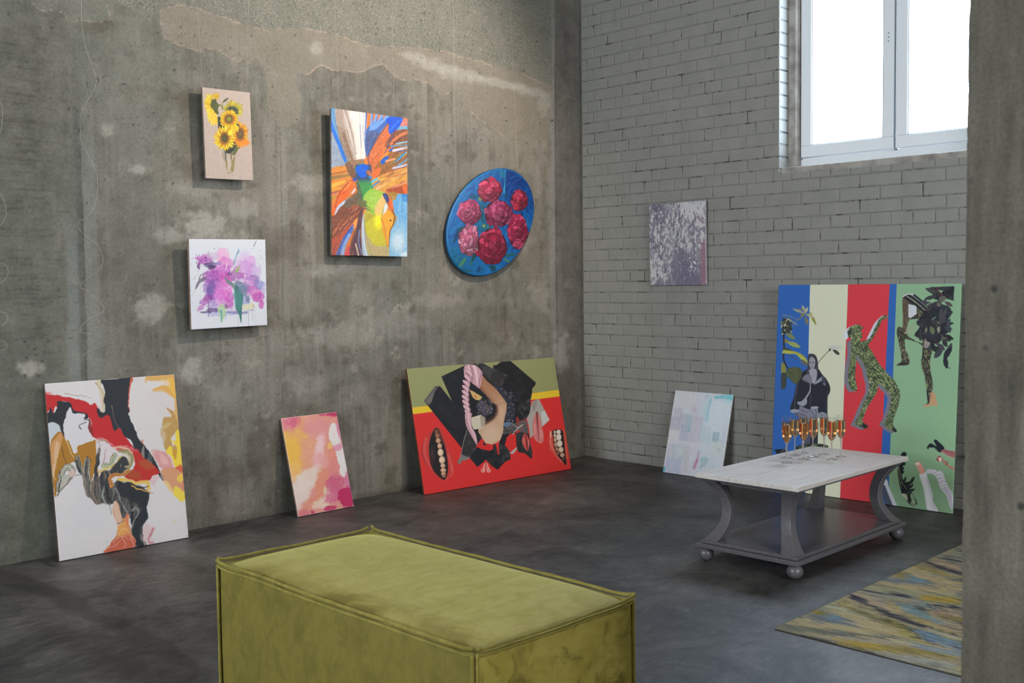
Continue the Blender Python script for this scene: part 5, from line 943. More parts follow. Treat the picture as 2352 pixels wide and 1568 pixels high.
def art_collage(A, u, v):
    X, Y = A.X, A.Y; rnd = np.random.RandomState(7); A.c[:] = (200, 40, 38)
    A.poly([(100, 150), (1700, 50), (1700, 410), (1400, 445), (1000, 490), (100, 603)], (136, 138, 92), 1.5); A.poly([(100, 603), (1000, 493), (1400, 447), (1700, 408), (1710, 475), (1400, 512), (1000, 555), (100, 672)], (212, 178, 40), 1.5)
    BK, DG, GY, LG = (18, 20, 27), (44, 42, 45), (92, 88, 86), (176, 168, 160)
    tx = A.n(30, 3, 5); fine = A.n(8, 4, 3)
    def paper(p, base=BK, hi=DG, amt=.8, sd=1):
        A.poly(p, base, 1.8); A.poly(p, hi, 1.8, amt, tex=sst(.5, .72, fbm(X, Y, 70, sd, 5)))
    paper([(500, 280), (760, 158), (850, 150), (905, 235), (1060, 200), (1150, 280), (1120, 370), (1200, 480), (1230, 560), (1200, 700), (1110, 850), (850, 960), (740, 800), (620, 560)], BK, DG, .7, 11)
    paper([(325, 522), (440, 375), (490, 378), (530, 430), (600, 520), (740, 700), (760, 800), (700, 1000)], BK, (32, 32, 36), .7, 12)
    A.poly([(325, 522), (440, 375), (478, 372), (430, 440), (400, 540), (372, 568)], GY, 4, .9); A.poly([(345, 520), (430, 430), (400, 530), (372, 560)], (112, 106, 102), 6, .6)
    paper([(870, 148), (915, 147), (1040, 215), (1158, 277), (1128, 330), (1105, 372), (1030, 380), (905, 250), (855, 190)], (40, 38, 40), (62, 60, 62), .8, 13)
    paper([(1015, 170), (1050, 165), (1100, 130), (1190, 126), (1440, 340), (1435, 365), (1405, 400), (1400, 470), (1385, 540), (1390, 620), (1360, 690), (1280, 720), (1220, 560), (1110, 380), (1130, 310), (1160, 275), (1060, 215), (1018, 205)], (20, 20, 24), (36, 35, 39), .7, 14)
    A.poly([(1245, 690), (1250, 600), (1300, 540), (1370, 500), (1392, 560), (1388, 640), (1340, 720), (1260, 730)], (56, 54, 58), 4, .8, tex=sst(.35, .6, A.n(26, 15, 5))); A.line([(1360, 540), (1390, 500), (1395, 460)], (130, 126, 126), 9, 5, 4, .7)
    for k in range(14): x = 1250+rnd.rand()*130; y = 560+rnd.rand()*150; A.line([(x, y), (x+20, y+20), (x+30, y+50)], (100, 98, 102), 4, 2, 2, .6)
    A.poly([(500, 378), (600, 515), (560, 440), (520, 380)], (136, 138, 92), 2)
    paper([(1100, 560), (1230, 560), (1330, 700), (1250, 740), (1200, 760), (1110, 870)], BK, DG, .5, 16)
    # crumpled foil
    A.poly([(1010, 400), (1060, 372), (1120, 400), (1180, 470), (1225, 570), (1235, 640), (1200, 730), (1150, 790), (1110, 760), (1110, 500)], (40, 42, 54), 3, 1, True); A.poly([(850, 560), (900, 520), (960, 560), (1010, 600), (1000, 650), (940, 670), (900, 640), (860, 600)], (66, 62, 74), 3, 1, True)
    for k in range(330):
        if k % 3: x = rnd.uniform(1040, 1225); y = rnd.uniform(385, 780)
        else: x = rnd.uniform(860, 1010); y = rnd.uniform(500, 665)
        if k % 3 and (x < 1040+(y-385)*.35): continue
        a = rnd.uniform(0, 3.1); l = rnd.uniform(6, 22); c = [(190, 190, 204), (24, 26, 34), (120, 112, 140), (60, 70, 110), (150, 140, 96), (96, 90, 96), (26, 28, 36)][rnd.randint(7)]
        A.line([(x, y), (x+l*math.cos(a), y+l*math.sin(a))], c, rnd.uniform(3, 8), 2, 2, .85, sm=False)
    A.poly([(1120, 750), (1160, 735), (1200, 750), (1170, 780), (1130, 782)], (110, 140, 180), 4, .7, True)
    # orange beak-like scrap
    A.poly([(785, 415), (820, 425), (850, 450), (905, 475), (880, 515), (840, 510), (815, 490), (795, 450)], (196, 160, 100), 3, 1, True); A.poly([(825, 460), (850, 480), (840, 500)], (176, 60, 40), 3, .8)
    # black around the glove
    A.poly([(795, 345), (870, 400), (960, 500), (950, 540), (870, 520), (800, 480), (770, 560), (850, 650), (940, 700), (960, 760), (900, 800), (780, 700), (760, 540), (780, 420)], BK, 3, .0)
    A.poly([(800, 350), (850, 370), (930, 470), (900, 480), (840, 440), (790, 415)], BK, 3, 1)
    # arm with elbow and knee-like hand shape
    A.poly([(905, 270), (960, 330), (1040, 400), (1140, 530), (1150, 560), (1146, 620), (1120, 740), (1110, 880), (1050, 940), (970, 965), (930, 940), (890, 870), (865, 830), (880, 770), (930, 745), (1010, 700), (1040, 640), (1045, 572), (1000, 530), (930, 450), (880, 395), (880, 320)], (186, 152, 126), 2.5, 1, True)
    ins = sst(.1, .9, (A.c[..., 0] > 150)*(A.c[..., 1] > 120)*(A.c[..., 2] > 100)*(A.c[..., 1] < 175)*(X > 860)*(X < 1152)*(Y > 265))
    A.mask(ins*sst(700, 300, Y)*.75, (146, 94, 62)); A.mask(ins*sst(70, 10, np.abs((X-905)-(Y-290)*.95-30))*.0, (0, 0, 0)); A.mask(ins*sst(60, 0, (X-880)-(Y-395)*.85)*sst(600, 520, Y)*.55, (112, 62, 40)); A.mask(ins*sst(830, 950, Y)*sst(1120, 960, X)*.3, (206, 186, 160)); A.ell(1000, 860, 90, 80, (204, 178, 152), 0, 60, .6)
    A.ell(1100, 640, 26, 90, (206, 168, 140), 0, 30, .5); A.line([(1045, 575), (1048, 640), (1010, 700), (940, 745)], (70, 42, 34), 26, 30, 14, .8); A.line([(1040, 575), (1100, 550), (1140, 545)], (150, 104, 76), 8, 5, 5, .7)
    A.poly([(945, 705), (1000, 660), (1035, 600), (1040, 570), (1000, 640), (950, 680)], (16, 14, 18), 4, .8, True)
    # glove and braid of pink satin
    PKc, PD, PH = (190, 148, 158), (104, 66, 76), (220, 190, 196)
    A.poly([(745, 175), (780, 158), (850, 175), (905, 235), (905, 290), (880, 395), (840, 370), (805, 345), (790, 300), (760, 240)], PKc, 2.5, 1, True); A.poly([(730, 180), (790, 165), (800, 230), (770, 300), (730, 270)], PKc, 2.5, 1, True)
    for p, c, w_, w2 in (([(790, 165), (805, 230), (808, 330)], PD, 7, 4), ([(770, 180), (790, 240), (800, 300)], PH, 12, 6), ([(830, 180), (850, 260), (860, 360)], PH, 30, 14), ([(900, 250), (880, 320), (870, 385)], (150, 104, 116), 14, 9), ([(815, 200), (820, 280), (815, 340)], (150, 104, 116), 8, 5), ([(735, 200), (760, 260), (790, 300)], PD, 5, 4)): A.line(p, c, w_, w2, 5, .8)
    pl = [(745, 215), (728, 265), (714, 315), (708, 365), (704, 415), (704, 465), (708, 515), (716, 565), (730, 615)]
    for k, (x, y) in enumerate(pl):
        A.poly([(x, y), (x+30, y+6), (x+72, y+36), (x+66, y+66), (x+40, y+78), (x+8, y+30)], PKc, 2.5, 1, True); A.line([(x+4, y+8), (x+36, y+30), (x+62, y+62)], PH, 10, 12, 4, .85); A.line([(x+2, y+28), (x+30, y+52), (x+46, y+76)], PD, 8, 5, 3, .9)
        A.line([(x+70, y+34), (x+58, y+76)], (140, 96, 106), 10, 8, 4, .8)
    A.poly([(735, 650), (790, 640), (798, 720), (800, 790), (838, 850), (855, 940), (846, 965), (810, 900), (770, 830), (742, 760)], PKc, 3, 1, True); A.line([(768, 650), (775, 740), (810, 830), (845, 930)], PH, 14, 8, 6, .8); A.line([(745, 700), (762, 790), (800, 880)], (150, 106, 116), 7, 4, 4, .8)
    # brush
    A.poly([(796, 690), (890, 662), (930, 690), (935, 740), (900, 800), (820, 812), (800, 770)], (196, 188, 168), 2.5); 
    for k in range(10): A.line([(800+k*9, 692), (815+k*9, 805)], (160, 150, 128), 2.5, 2, 1.5, .6, sm=False)
    for k in range(14): A.line([(886+k*4.2, 668+k), (892+k*4.2, 790-k*3)], (40, 34, 34) if k % 2 else (170, 150, 130), 2.5, 2, 1.2, .9, sm=False)
    # lower torn greys
    A.poly([(752, 812), (850, 968), (800, 1085), (720, 1095), (690, 1040), (715, 940)], (40, 40, 42), 2, 1); A.poly([(752, 812), (850, 968), (800, 1085), (720, 1095), (690, 1040), (715, 940)], (82, 80, 80), 2, .7, tex=sst(.45, .7, A.n(60, 17, 5)))
    A.line([(752, 815), (718, 930), (700, 1020), (675, 1110)], (170, 164, 158), 5, 4, 2, .9); A.poly([(690, 1060), (780, 1095), (740, 1120), (700, 1125), (690, 1160), (655, 1150), (660, 1120), (680, 1110)], (112, 108, 106), 3, 1); A.line([(780, 1095), (720, 1120)], (140, 136, 132), 10, 6, 4, .8)
    paper([(850, 985), (900, 1010), (975, 1025), (1012, 1010), (1015, 960), (1040, 960), (1060, 1060), (1075, 1065), (1070, 960), (1110, 850), (1240, 720), (1250, 800), (1240, 850), (1190, 850), (1150, 890), (1130, 970), (1180, 1030), (1190, 1110), (1130, 1140), (1060, 1218), (1000, 1180), (940, 1115), (915, 1140), (855, 1190), (778, 1098)], BK, DG, .7, 18)
    A.poly([(1080, 960), (1150, 980), (1185, 1040), (1188, 1110), (1130, 1140), (1080, 1120), (1060, 1070)], (62, 60, 60), 4, .7, tex=sst(.4, .65, A.n(40, 19, 5)))
    A.poly([(865, 945), (900, 900), (930, 930), (915, 965), (960, 950), (1000, 965), (1015, 1000), (975, 1022), (900, 1005), (860, 975)], (196, 38, 36), 2, 1); A.poly([(915, 935), (955, 962), (915, 970)], BK, 1.5)
    paper([(1240, 850), (1300, 830), (1350, 740), (1375, 880), (1385, 940), (1408, 1050), (1400, 1110), (1330, 1050), (1270, 1040), (1250, 1000)], (34, 33, 36), (60, 58, 60), .8, 20)
    A.poly([(1130, 790), (1200, 760), (1240, 740), (1290, 725), (1350, 725), (1360, 800), (1370, 850), (1300, 840), (1250, 820), (1180, 850), (1110, 860), (1115, 820)], (88, 84, 84), 3, 1, tex=.75+.25*sst(.4, .6, A.n(24, 21, 4))); A.line([(1200, 745), (1260, 790), (1310, 760)], (150, 146, 144), 10, 8, 4, .8); A.line([(1305, 765), (1250, 810), (1210, 858)], (176, 170, 168), 12, 10, 3, .9); A.line([(1120, 830), (1230, 810)], (50, 48, 50), 14, 8, 6, .7)
    # light paper with lips
    A.poly([(1350, 700), (1380, 640), (1400, 530), (1470, 503), (1580, 715), (1510, 780), (1480, 820), (1385, 900), (1370, 780)], (158, 152, 146), 2, 1); A.poly([(1490, 640), (1530, 620), (1576, 712), (1510, 775)], (196, 192, 188), 5, .8); A.poly([(1400, 540), (1460, 510), (1440, 600), (1410, 640)], (128, 118, 112), 6, .6)
    A.line([(1188, 1048), (1215, 1050), (1250, 995)], (172, 166, 160), 14, 10, 2, 1, sm=False); A.poly([(1190, 1040), (1245, 990), (1252, 1010), (1215, 1058)], (172, 166, 160), 2)
    def lips(p, dark, col, hi, ln=None):
        A.poly(p, col, 3, 1, True)
        for q, c, a, b in dark: A.line(q, c, a, b, 4, .85)
        for q, a, b in hi: A.line(q, (226, 176, 170), a, b, 5, .6)
    lips([(1452, 635), (1480, 690), (1500, 780), (1520, 860), (1510, 940), (1470, 945), (1425, 900), (1408, 800), (1420, 700)], [([(1452, 640), (1455, 720), (1462, 800), (1470, 930)], (110, 50, 52), 22, 5)], (196, 112, 110), [([(1430, 760), (1435, 860)], 10, 8), ([(1490, 820), (1500, 900)], 10, 6)])
    lips([(1330, 842), (1365, 890), (1380, 950), (1358, 1028), (1320, 980), (1302, 920)], [([(1333, 850), (1348, 930), (1355, 1015)], (80, 26, 30), 9, 9)], (190, 72, 70), [([(1316, 900), (1322, 950)], 8, 6), ([(1366, 920), (1364, 980)], 7, 5)]); A.line([(1350, 925), (1356, 985)], (30, 12, 16), 10, 6, 3, .9)
    lips([(1252, 682), (1272, 700), (1270, 758), (1248, 735), (1242, 705)], [([(1254, 690), (1260, 750)], (90, 20, 24), 6, 4)], (150, 50, 46), [])
    for sx in (-1, 1):
        A.poly([(940, 1132), (940+sx*10, 1160), (940+sx*44, 1210), (940+sx*50, 1232), (940+sx*28, 1248), (940+sx*4, 1225)], (206, 110, 102), 2.5, 1, True); A.line([(940+sx*10, 1150), (940+sx*22, 1190), (940+sx*20, 1235)], (232, 186, 176), 7, 9, 3, .8); A.line([(940+sx*46, 1215), (940+sx*44, 1235), (940+sx*26, 1245)], (226, 176, 160), 5, 4, 2, .8)
    A.line([(940, 1140), (941, 1210)], (150, 50, 46), 6, 6, 2, .8)
    # the two open mouths
    A.poly([(448, 782), (500, 820), (545, 930), (590, 1050), (612, 1150), (600, 1260), (540, 1325), (480, 1310), (400, 1250), (330, 1150), (298, 1030), (320, 930), (380, 840)], (186, 52, 48), 4, 1, True); A.line([(330, 1140), (300, 1030), (330, 930), (400, 830)], (140, 40, 40), 14, 8, 10, .7); A.line([(345, 900), (322, 1000), (345, 1110), (400, 1210)], (206, 92, 86), 22, 12, 14, .7)
    A.poly([(430, 800), (470, 810), (500, 880), (525, 960), (550, 1080), (560, 1200), (545, 1290), (515, 1322), (480, 1300), (410, 1220), (380, 1120), (370, 1000), (385, 900)], (26, 16, 18), 5, 1, True); A.ell(405, 1060, 22, 60, (70, 48, 48), 0, 18, .7); A.ell(400, 1130, 20, 40, (60, 22, 22), 0, 14, .7)
    A.poly([(470, 800), (500, 850), (540, 960), (520, 960), (485, 880)], (140, 50, 46), 6, .8, True); A.line([(560, 1060), (590, 1150), (600, 1230)], (214, 110, 96), 16, 12, 12, .6); A.line([(600, 1180), (606, 1240), (580, 1290)], (226, 150, 130), 6, 4, 4, .7); A.line([(480, 1310), (530, 1325), (560, 1290)], (200, 84, 70), 10, 8, 6, .6)
    for x, y, rx, ry, c in ((446, 832, 20, 26, (112, 66, 52)), (456, 872, 22, 26, (140, 92, 70)), (464, 922, 25, 26, (176, 134, 106)), (478, 976, 23, 27, (190, 150, 122)), (486, 1042, 29, 38, (206, 176, 152)), (500, 1118, 30, 38, (204, 176, 152)), (508, 1176, 24, 24, (190, 156, 130)), (512, 1222, 28, 22, (192, 156, 126)), (514, 1258, 24, 20, (180, 138, 110)), (518, 1284, 20, 12, (150, 100, 84))):
        A.ell(x, y, rx+2, ry+2, (60, 30, 26), 0, 3, .9); A.ell(x, y, rx, ry, c, 0, 4); A.ell(x-6, y-4, rx*.45, ry*.5, tuple(np.minimum(np.array(c)*1.14, 255)), 0, 6, .8)
    A.poly([(1580, 826), (1650, 816), (1735, 812), (1750, 900), (1768, 1050), (1760, 1190), (1700, 1150), (1620, 1060), (1572, 960), (1570, 880)], (190, 62, 48), 3, 1); A.line([(1590, 850), (1590, 950), (1640, 1060), (1700, 1130)], (216, 116, 94), 20, 14, 12, .7); A.line([(1718, 830), (1740, 960), (1752, 1100)], (214, 96, 78), 14, 10, 10, .6); A.line([(1588, 830), (1592, 890)], (226, 206, 196), 9, 7, 3, .9)
    for y in range(920, 1040, 20): A.line([(1582, y), (1606, y+14)], (226, 186, 170), 4, 2, 2, .6)
    A.poly([(1610, 822), (1700, 816), (1722, 900), (1735, 1040), (1748, 1170), (1700, 1120), (1650, 1060), (1625, 980), (1615, 900)], (30, 18, 18), 4, 1, True)
    for x, y, rx, ry, c in ((1630, 836, 12, 16, (196, 178, 160)), (1632, 872, 14, 22, (196, 176, 156)), (1636, 914, 15, 22, (186, 156, 134)), (1642, 962, 16, 24, (176, 140, 116)), (1654, 1008, 15, 22, (160, 116, 94)), (1664, 1048, 13, 18, (140, 92, 76)), (1668, 836, 22, 24, (212, 200, 186)), (1672, 888, 25, 34, (214, 202, 188)), (1680, 952, 27, 34, (212, 196, 178)), (1694, 1014, 24, 28, (200, 176, 154)), (1706, 1068, 22, 22, (186, 146, 126)), (1718, 1106, 14, 16, (90, 60, 56))):
        A.ell(x, y, rx+2, ry+2, (70, 34, 28), 0, 3, .9); A.ell(x, y, rx, ry, c, 0, 4)
    grain(A, 5)

def art_mauve(A, u, v):
    X, Y = A.X, A.Y; A.c[:] = (132, 126, 138); A.mask(sst(.4, .65, A.n(30, 2, 4, 300)), (112, 106, 122)); A.mask(sst(.45, .7, A.n(120, 3, 4, 260))*.8, (150, 152, 156))
    A.mask(sst(120, 20, np.abs(X-340))*sst(620, 350, Y)*.6, (98, 88, 108)); A.mask(sst(110, 30, np.abs(X-620))*sst(520, 700, Y)*.5, (116, 112, 126)); A.mask(sst(160, 60, np.abs(X-760))*sst(900, 1150, Y)*.6, (102, 100, 122))
    A.mask(sst(910, 985, X+14*(A.n(20, 9)-.5)+(1400-Y)*.03)*sst(620, 850, Y)*.85, (146, 106, 122)); A.mask(sst(60, 10, np.hypot((X-900)*.8, (Y-480)*.4))*.5, (150, 112, 126)); A.mask(sst(60, 20, np.hypot((X-630)*.7, (Y-650)*.3))*.5, (118, 130, 136))
    fl = fbm(X, Y, 26, 21, 5, sy=60); f2 = fbm(X, Y, 60, 27, 4, sy=120); dens = .50+.0*X
    def zone(x0, x1, y0, y1, s=60): return sst(x0-s, x0+s, X)*sst(x1+s, x1-s, X)*sst(y0-s, y0+s, Y)*sst(y1+s, y1-s, Y)
    th = .60-.10*zone(180, 420, 1050, 1420)-.07*zone(180, 520, 380, 1100)-.12*zone(640, 1000, 180, 420)-.09*zone(520, 1000, 200, 900)+.08*zone(540, 720, 900, 1400)+.05*zone(700, 900, 1100, 1400)+.12*zone(930, 1000, 800, 1400)+.05*zone(260, 400, 250, 500)
    A.mask(sst(th, th+.05, fl*.7+f2*.3)*.95, (192, 188, 188)); A.mask(sst(th+.04, th+.09, fbm(X, Y, 15, 31, 4, sy=34))*.7, (202, 198, 196)); A.mask(zone(720, 1000, 190, 330, 50)*.55, (188, 190, 196)); A.mask(zone(520, 600, 300, 560, 20)*.6*sst(.4, .6, f2), (190, 190, 182))
    A.mask(sst(.66, .72, fbm(X, Y, 10, 41, 3, sy=26))*zone(200, 900, 200, 1400)*.7, (92, 84, 100)); A.mask(sst(.60, .66, fbm(X, Y, 12, 45, 3, sy=22))*zone(760, 900, 1000, 1200, 30)*.9, (206, 204, 206)); A.line([(650, 1120), (655, 1240)], (160, 152, 164), 14, 10, 8, .7)
    A.mask(sst(.985, .995, u)*.6, (176, 172, 174)); grain(A, 10)

def art_pastel(A, u, v):
    X, Y = A.X, A.Y; A.c[:] = (186, 188, 196)
    U, V = u*1000, (1-v)*1240                                     # canvas-aligned frame for the soft squares
    def soft(x0, x1, y0, y1, c, op=.5, s=8):
        q = U+6*(A.n(50, 3)-.5); w = V+6*(A.n(50, 4)-.5); A.mask(sst(x0-s, x0+s, q)*sst(x1+s, x1-s, q)*sst(y0-s, y0+s, w)*sst(y1+s, y1-s, w)*op*(.7+.6*(A.n(30, 7, 3, 160)-.2)), c)
    soft(500, 1000, 0, 1240, (184, 194, 200), .6, 120); soft(0, 420, 0, 260, (186, 186, 186), .6, 20)
    soft(520, 620, 0, 640, (170, 190, 198), .5, 40); soft(620, 980, 90, 620, (196, 206, 210), .6, 60)
    soft(30, 200, 260, 420, (168, 162, 170), .6); soft(10, 180, 400, 600, (158, 152, 168), .7); soft(150, 330, 340, 560, (160, 160, 172), .6); soft(180, 360, 500, 740, (154, 156, 174), .65); soft(260, 400, 330, 640, (152, 174, 182), .6, 14)
    soft(370, 560, 360, 760, (176, 168, 180), .75); soft(330, 480, 200, 380, (182, 176, 186), .6); soft(560, 740, 500, 740, (170, 186, 190), .55, 20); soft(0, 200, 590, 780, (190, 190, 188), .8); soft(200, 560, 740, 830, (192, 190, 196), .7, 20)
    soft(20, 160, 800, 1010, (168, 166, 178), .6, 16); soft(120, 330, 790, 1020, (164, 176, 178), .65, 14); soft(200, 300, 850, 960, (186, 198, 198), .5, 16); soft(330, 430, 800, 1220, (172, 170, 170), .6, 14); soft(30, 320, 1010, 1240, (156, 162, 184), .7, 20); soft(420, 520, 760, 1240, (190, 188, 192), .5, 30)
    soft(760, 870, 560, 700, (132, 156, 164), .75, 6); soft(870, 930, 780, 850, (150, 162, 176), .7, 6); soft(760, 990, 700, 900, (186, 192, 184), .5, 40); soft(900, 1000, 450, 700, (178, 180, 192), .5, 30)
    A.nowarp(); A.poly([(965, 200), (1100, 175), (1240, 182), (1235, 262), (1180, 250), (1080, 235), (975, 235)], (92, 172, 184), 9, .85, True, tex=.6+.4*sst(.35, .6, A.n(20, 31, 4, 10))); A.poly([(1140, 190), (1240, 185), (1232, 258), (1160, 240)], (104, 184, 192), 12, .6, True); A.poly([(1100, 240), (1240, 262), (1230, 330), (1100, 290)], (160, 196, 204), 20, .5, True)
    A.line([(905, 250), (880, 360), (858, 470), (845, 570)], (128, 176, 188), 38, 50, 20, .6); A.line([(912, 240), (896, 320)], (108, 168, 184), 16, 12, 8, .6); A.line([(850, 190), (825, 250)], (164, 150, 176), 20, 10, 10, .6); A.line([(865, 200), (900, 215)], (120, 176, 190), 12, 8, 6, .5)
    A.line([(650, 390), (655, 450)], (172, 132, 156), 24, 12, 12, .6); A.line([(605, 500), (580, 640), (565, 730)], (112, 150, 166), 8, 16, 7, .6); A.line([(520, 732), (570, 732)], (84, 136, 150), 14, 12, 6, .7)
    A.line([(715, 1040), (700, 1150), (660, 1240), (645, 1300)], (170, 120, 152), 18, 60, 22, .7); A.line([(690, 1180), (660, 1270), (640, 1310)], (160, 78, 124), 22, 14, 12, .7); A.poly([(735, 1160), (800, 1130), (860, 1150), (850, 1210), (790, 1270), (730, 1310), (750, 1230)], (142, 170, 176), 12, .75, True)
    A.line([(725, 1315), (800, 1270), (855, 1190), (860, 1150)], (96, 136, 142), 7, 5, 4, .7); A.line([(620, 1200), (615, 1260), (640, 1320)], (140, 160, 170), 6, 5, 4, .6); A.line([(950, 1330), (960, 1220)], (120, 160, 168), 8, 5, 5, .6); A.line([(160, 1365), (175, 1300)], (60, 150, 172), 36, 20, 10, .85)
    A.line([(400, 1160), (410, 1120)], (140, 160, 170), 10, 8, 6, .5); A.mask(sst(.5, .7, A.n(14, 51, 3, 60))*.18, (206, 206, 208)); A.mask(sst(.5, .7, A.n(40, 53, 3, 12))*.12, (150, 156, 168)); grain(A, 6)

def art_figures(A, u, v):
    X, Y = A.X, A.Y; rnd = np.random.RandomState(8)
    # stripes: edges converge like the frame itself; written at top (Y=55) and bottom (Y=2250) of the crop
    def stripe(xt0, xb0, xt1, xb1, c): A.poly([(xt0, -40), (xt1, -40), (xb1, 2500), (xb0, 2500)], c, 1.5)
    B, CRM, R_, G_ = (40, 90, 162), (196, 196, 172), (196, 52, 62), (128, 162, 128)
    k = lambda xt, slope=0.0: (xt, xt)
    def ex(xt, xb): s = (xb-xt)/1100.0; return xt-s*95, xt+s*(2500-55)
    e1, e2, e3, e4 = ex(441, 420-0), ex(818, 778), ex(1231, 1182), ex(1302, 1262)
    e1 = ex(441, 412)
    A.c[:] = B; stripe(e1[0], e1[1], e2[0], e2[1], CRM); stripe(e2[0], e2[1], e3[0], e3[1], R_); stripe(e3[0], e3[1], e4[0], e4[1], B); stripe(e4[0], e4[1], 2400, 2400, G_)
    A.mask(sst(1150, 1400, Y)*sst(1500, 1900, X)*.25, (140, 176, 130)); A.mask(sst(600, 1500, Y)*(A.c[..., 0] > 180)*(A.c[..., 1] < 90)*.25, (186, 40, 44))
    c3 = lambda P: [((x*.19983+1760-1760)/.2296, (y*.19983+900-640)/.2296) for x, y in P]
    def leaves(path_mask_pts, n, cols, box, lw=(3, 9), ln=(18, 60), seed=0, ang=None, soft=1.5):
        """grass and leaf blades clipped to an outline"""
        r = np.random.RandomState(seed); keep = A.c.copy(); P = catmull(np.array(path_mask_pts, float)); m = np.zeros(X.shape)
        pad = 6; sl = A._box(P[:, 0].min()-pad, P[:, 0].max()+pad, P[:, 1].min()-pad, P[:, 1].max()+pad)
        T = Art(X[sl], Y[sl], cols[0]); 
        for i in range(n):
            x = r.uniform(P[:, 0].min(), P[:, 0].max()); y = r.uniform(P[:, 1].min(), P[:, 1].max()); a = r.uniform(0, math.pi) if ang is None else r.normal(ang, .5); l = r.uniform(*ln)
            dx, dy = l*math.cos(a), l*math.sin(a); b = r.uniform(-.25, .25); c = jitter(cols[1+r.randint(len(cols)-1)], 12, r)
            T.line([(x-dx/2, y-dy/2), (x+dy*b, y-dx*b), (x+dx/2, y+dy/2)], c, r.uniform(*lw), 1.5, soft, .95)
        M_ = Art(X[sl], Y[sl], (0, 0, 0)); M_.poly(path_mask_pts, (255, 255, 255), 2, 1, True); mk = M_.c[..., :1]/255
        A.c[sl] = A.c[sl]*(1-mk)+T.c*mk
    def leaf(x, y, a, l, w, c, vein=True, hi=None):
        A.petal(x, y, a, l, w, c, soft=1.8, tip=.55)
        if vein: r_ = math.radians(a); A.line([(x, y), (x+l*.9*math.cos(r_), y+l*.9*math.sin(r_))], hi or tuple(np.array(c)*.6), 2.5, 1, 1.2, .8, sm=False)
    # ---- left: branch with leaves
    st = (84, 74, 54); LG, MG, DGn, YG = (150, 152, 96), (104, 110, 60), (44, 50, 38), (164, 168, 84)
    A.line([(165, 355), (250, 372), (330, 405), (385, 350)], (126, 130, 100), 7, 4, 1.5); A.line([(245, 520), (270, 450), (320, 400), (395, 335), (400, 300)], (120, 116, 86), 5, 4, 1.5)
    for x, y, a, l, w, c in ((398, 345, 200, 145, 24, (150, 152, 120)), (398, 340, 245, 90, 26, (160, 160, 130)), (400, 335, 285, 60, 22, (176, 170, 140)), (395, 350, 165, 60, 26, (120, 116, 90)), (400, 350, 20, 90, 30, (166, 164, 120)), (440, 330, 65, 145, 28, (130, 132, 66)), (392, 370, 75, 90, 34, (116, 110, 88)), (430, 345, 40, 80, 22, (176, 172, 130)), (320, 290, 20, 60, 14, (120, 104, 84))): leaf(x, y, a, l, w, c)
    A.poly([(165, 400), (200, 395), (245, 430), (255, 480), (245, 530), (200, 540), (165, 560)], (50, 56, 54), 3, 1, True)
    for k2 in range(46): x = rnd.uniform(165, 250); y = rnd.uniform(390, 545); leaf(x, y, rnd.uniform(0, 360), rnd.uniform(20, 44), rnd.uniform(7, 14), jitter([(176, 174, 140), (110, 112, 70), (30, 34, 34), (60, 66, 50)][rnd.randint(4)], 10, rnd), False)
    A.line([(215, 395), (260, 420), (310, 455)], (164, 160, 110), 12, 6, 2)
    leaf(195, 540, 30, 115, 40, (112, 126, 78)); leaf(200, 620, 22, 160, 46, (142, 152, 84)); leaf(165, 610, 10, 60, 40, (130, 120, 70)); A.line([(175, 560), (180, 700), (175, 800), (215, 890)], (40, 34, 32), 16, 14, 2); A.line([(170, 700), (240, 760), (310, 800)], (90, 50, 44), 6, 3, 1.5)
    A.poly([(160, 735), (180, 705), (250, 712), (330, 735), (400, 790), (415, 850), (350, 800), (300, 750), (230, 745), (190, 740)], (166, 166, 70), 2.5, 1, True); A.poly([(165, 680), (220, 690), (260, 710), (190, 706)], (60, 66, 56), 2.5, 1, True); A.line([(240, 715), (330, 745), (400, 800)], (110, 116, 50), 5, 3, 2, .8)
    A.poly([(365, 800), (420, 840), (425, 870), (370, 850), (345, 820)], (96, 92, 84), 4, .9, True); A.poly([(155, 830), (190, 860), (200, 920), (185, 935), (152, 940)], (128, 126, 60), 3, 1, True); A.poly([(152, 945), (195, 935), (205, 980), (195, 1080), (170, 1095), (150, 1085)], (56, 62, 58), 3, 1, True)
    A.poly([(200, 920), (240, 882), (300, 876), (350, 900), (358, 960), (320, 1030), (285, 1045), (240, 1000), (205, 965)], (72, 78, 52), 3, 1, True)
    for q in ([(230, 900), (280, 930), (300, 1020)], [(280, 885), (310, 930), (305, 1010)], [(210, 940), (260, 980), (290, 1035)]): A.line(q, (104, 110, 76), 7, 4, 3, .8)
    # ---- standing woman in a sheepskin coat, black and white photograph
    A.line([(330, 940), (430, 948), (490, 900), (530, 820), (640, 700)], (104, 76, 66), 7, 5, 1.5)
    coat = [(360, 930), (405, 900), (430, 890), (515, 890), (560, 950), (605, 1000), (640, 1080), (632, 1140), (615, 1180), (612, 1340), (606, 1400), (520, 1380), (520, 1330), (470, 1290), (430, 1300), (330, 1300), (240, 1300), (275, 1180), (300, 1060), (345, 990)]
    A.poly(coat, (30, 33, 42), 2, 1, True)
    A.poly([(420, 760), (450, 742), (490, 755), (512, 800), (520, 870), (515, 960), (500, 1030), (470, 1050), (430, 1010), (405, 930), (415, 860)], (56, 56, 66), 2.5, 1, True); A.poly([(432, 800), (450, 775), (478, 785), (492, 820), (482, 880), (460, 905), (438, 880), (428, 845)], (140, 138, 146), 3, 1, True); A.poly([(455, 765), (480, 780), (495, 830), (485, 900), (500, 830), (490, 775)], (36, 36, 44), 3, .9, True)
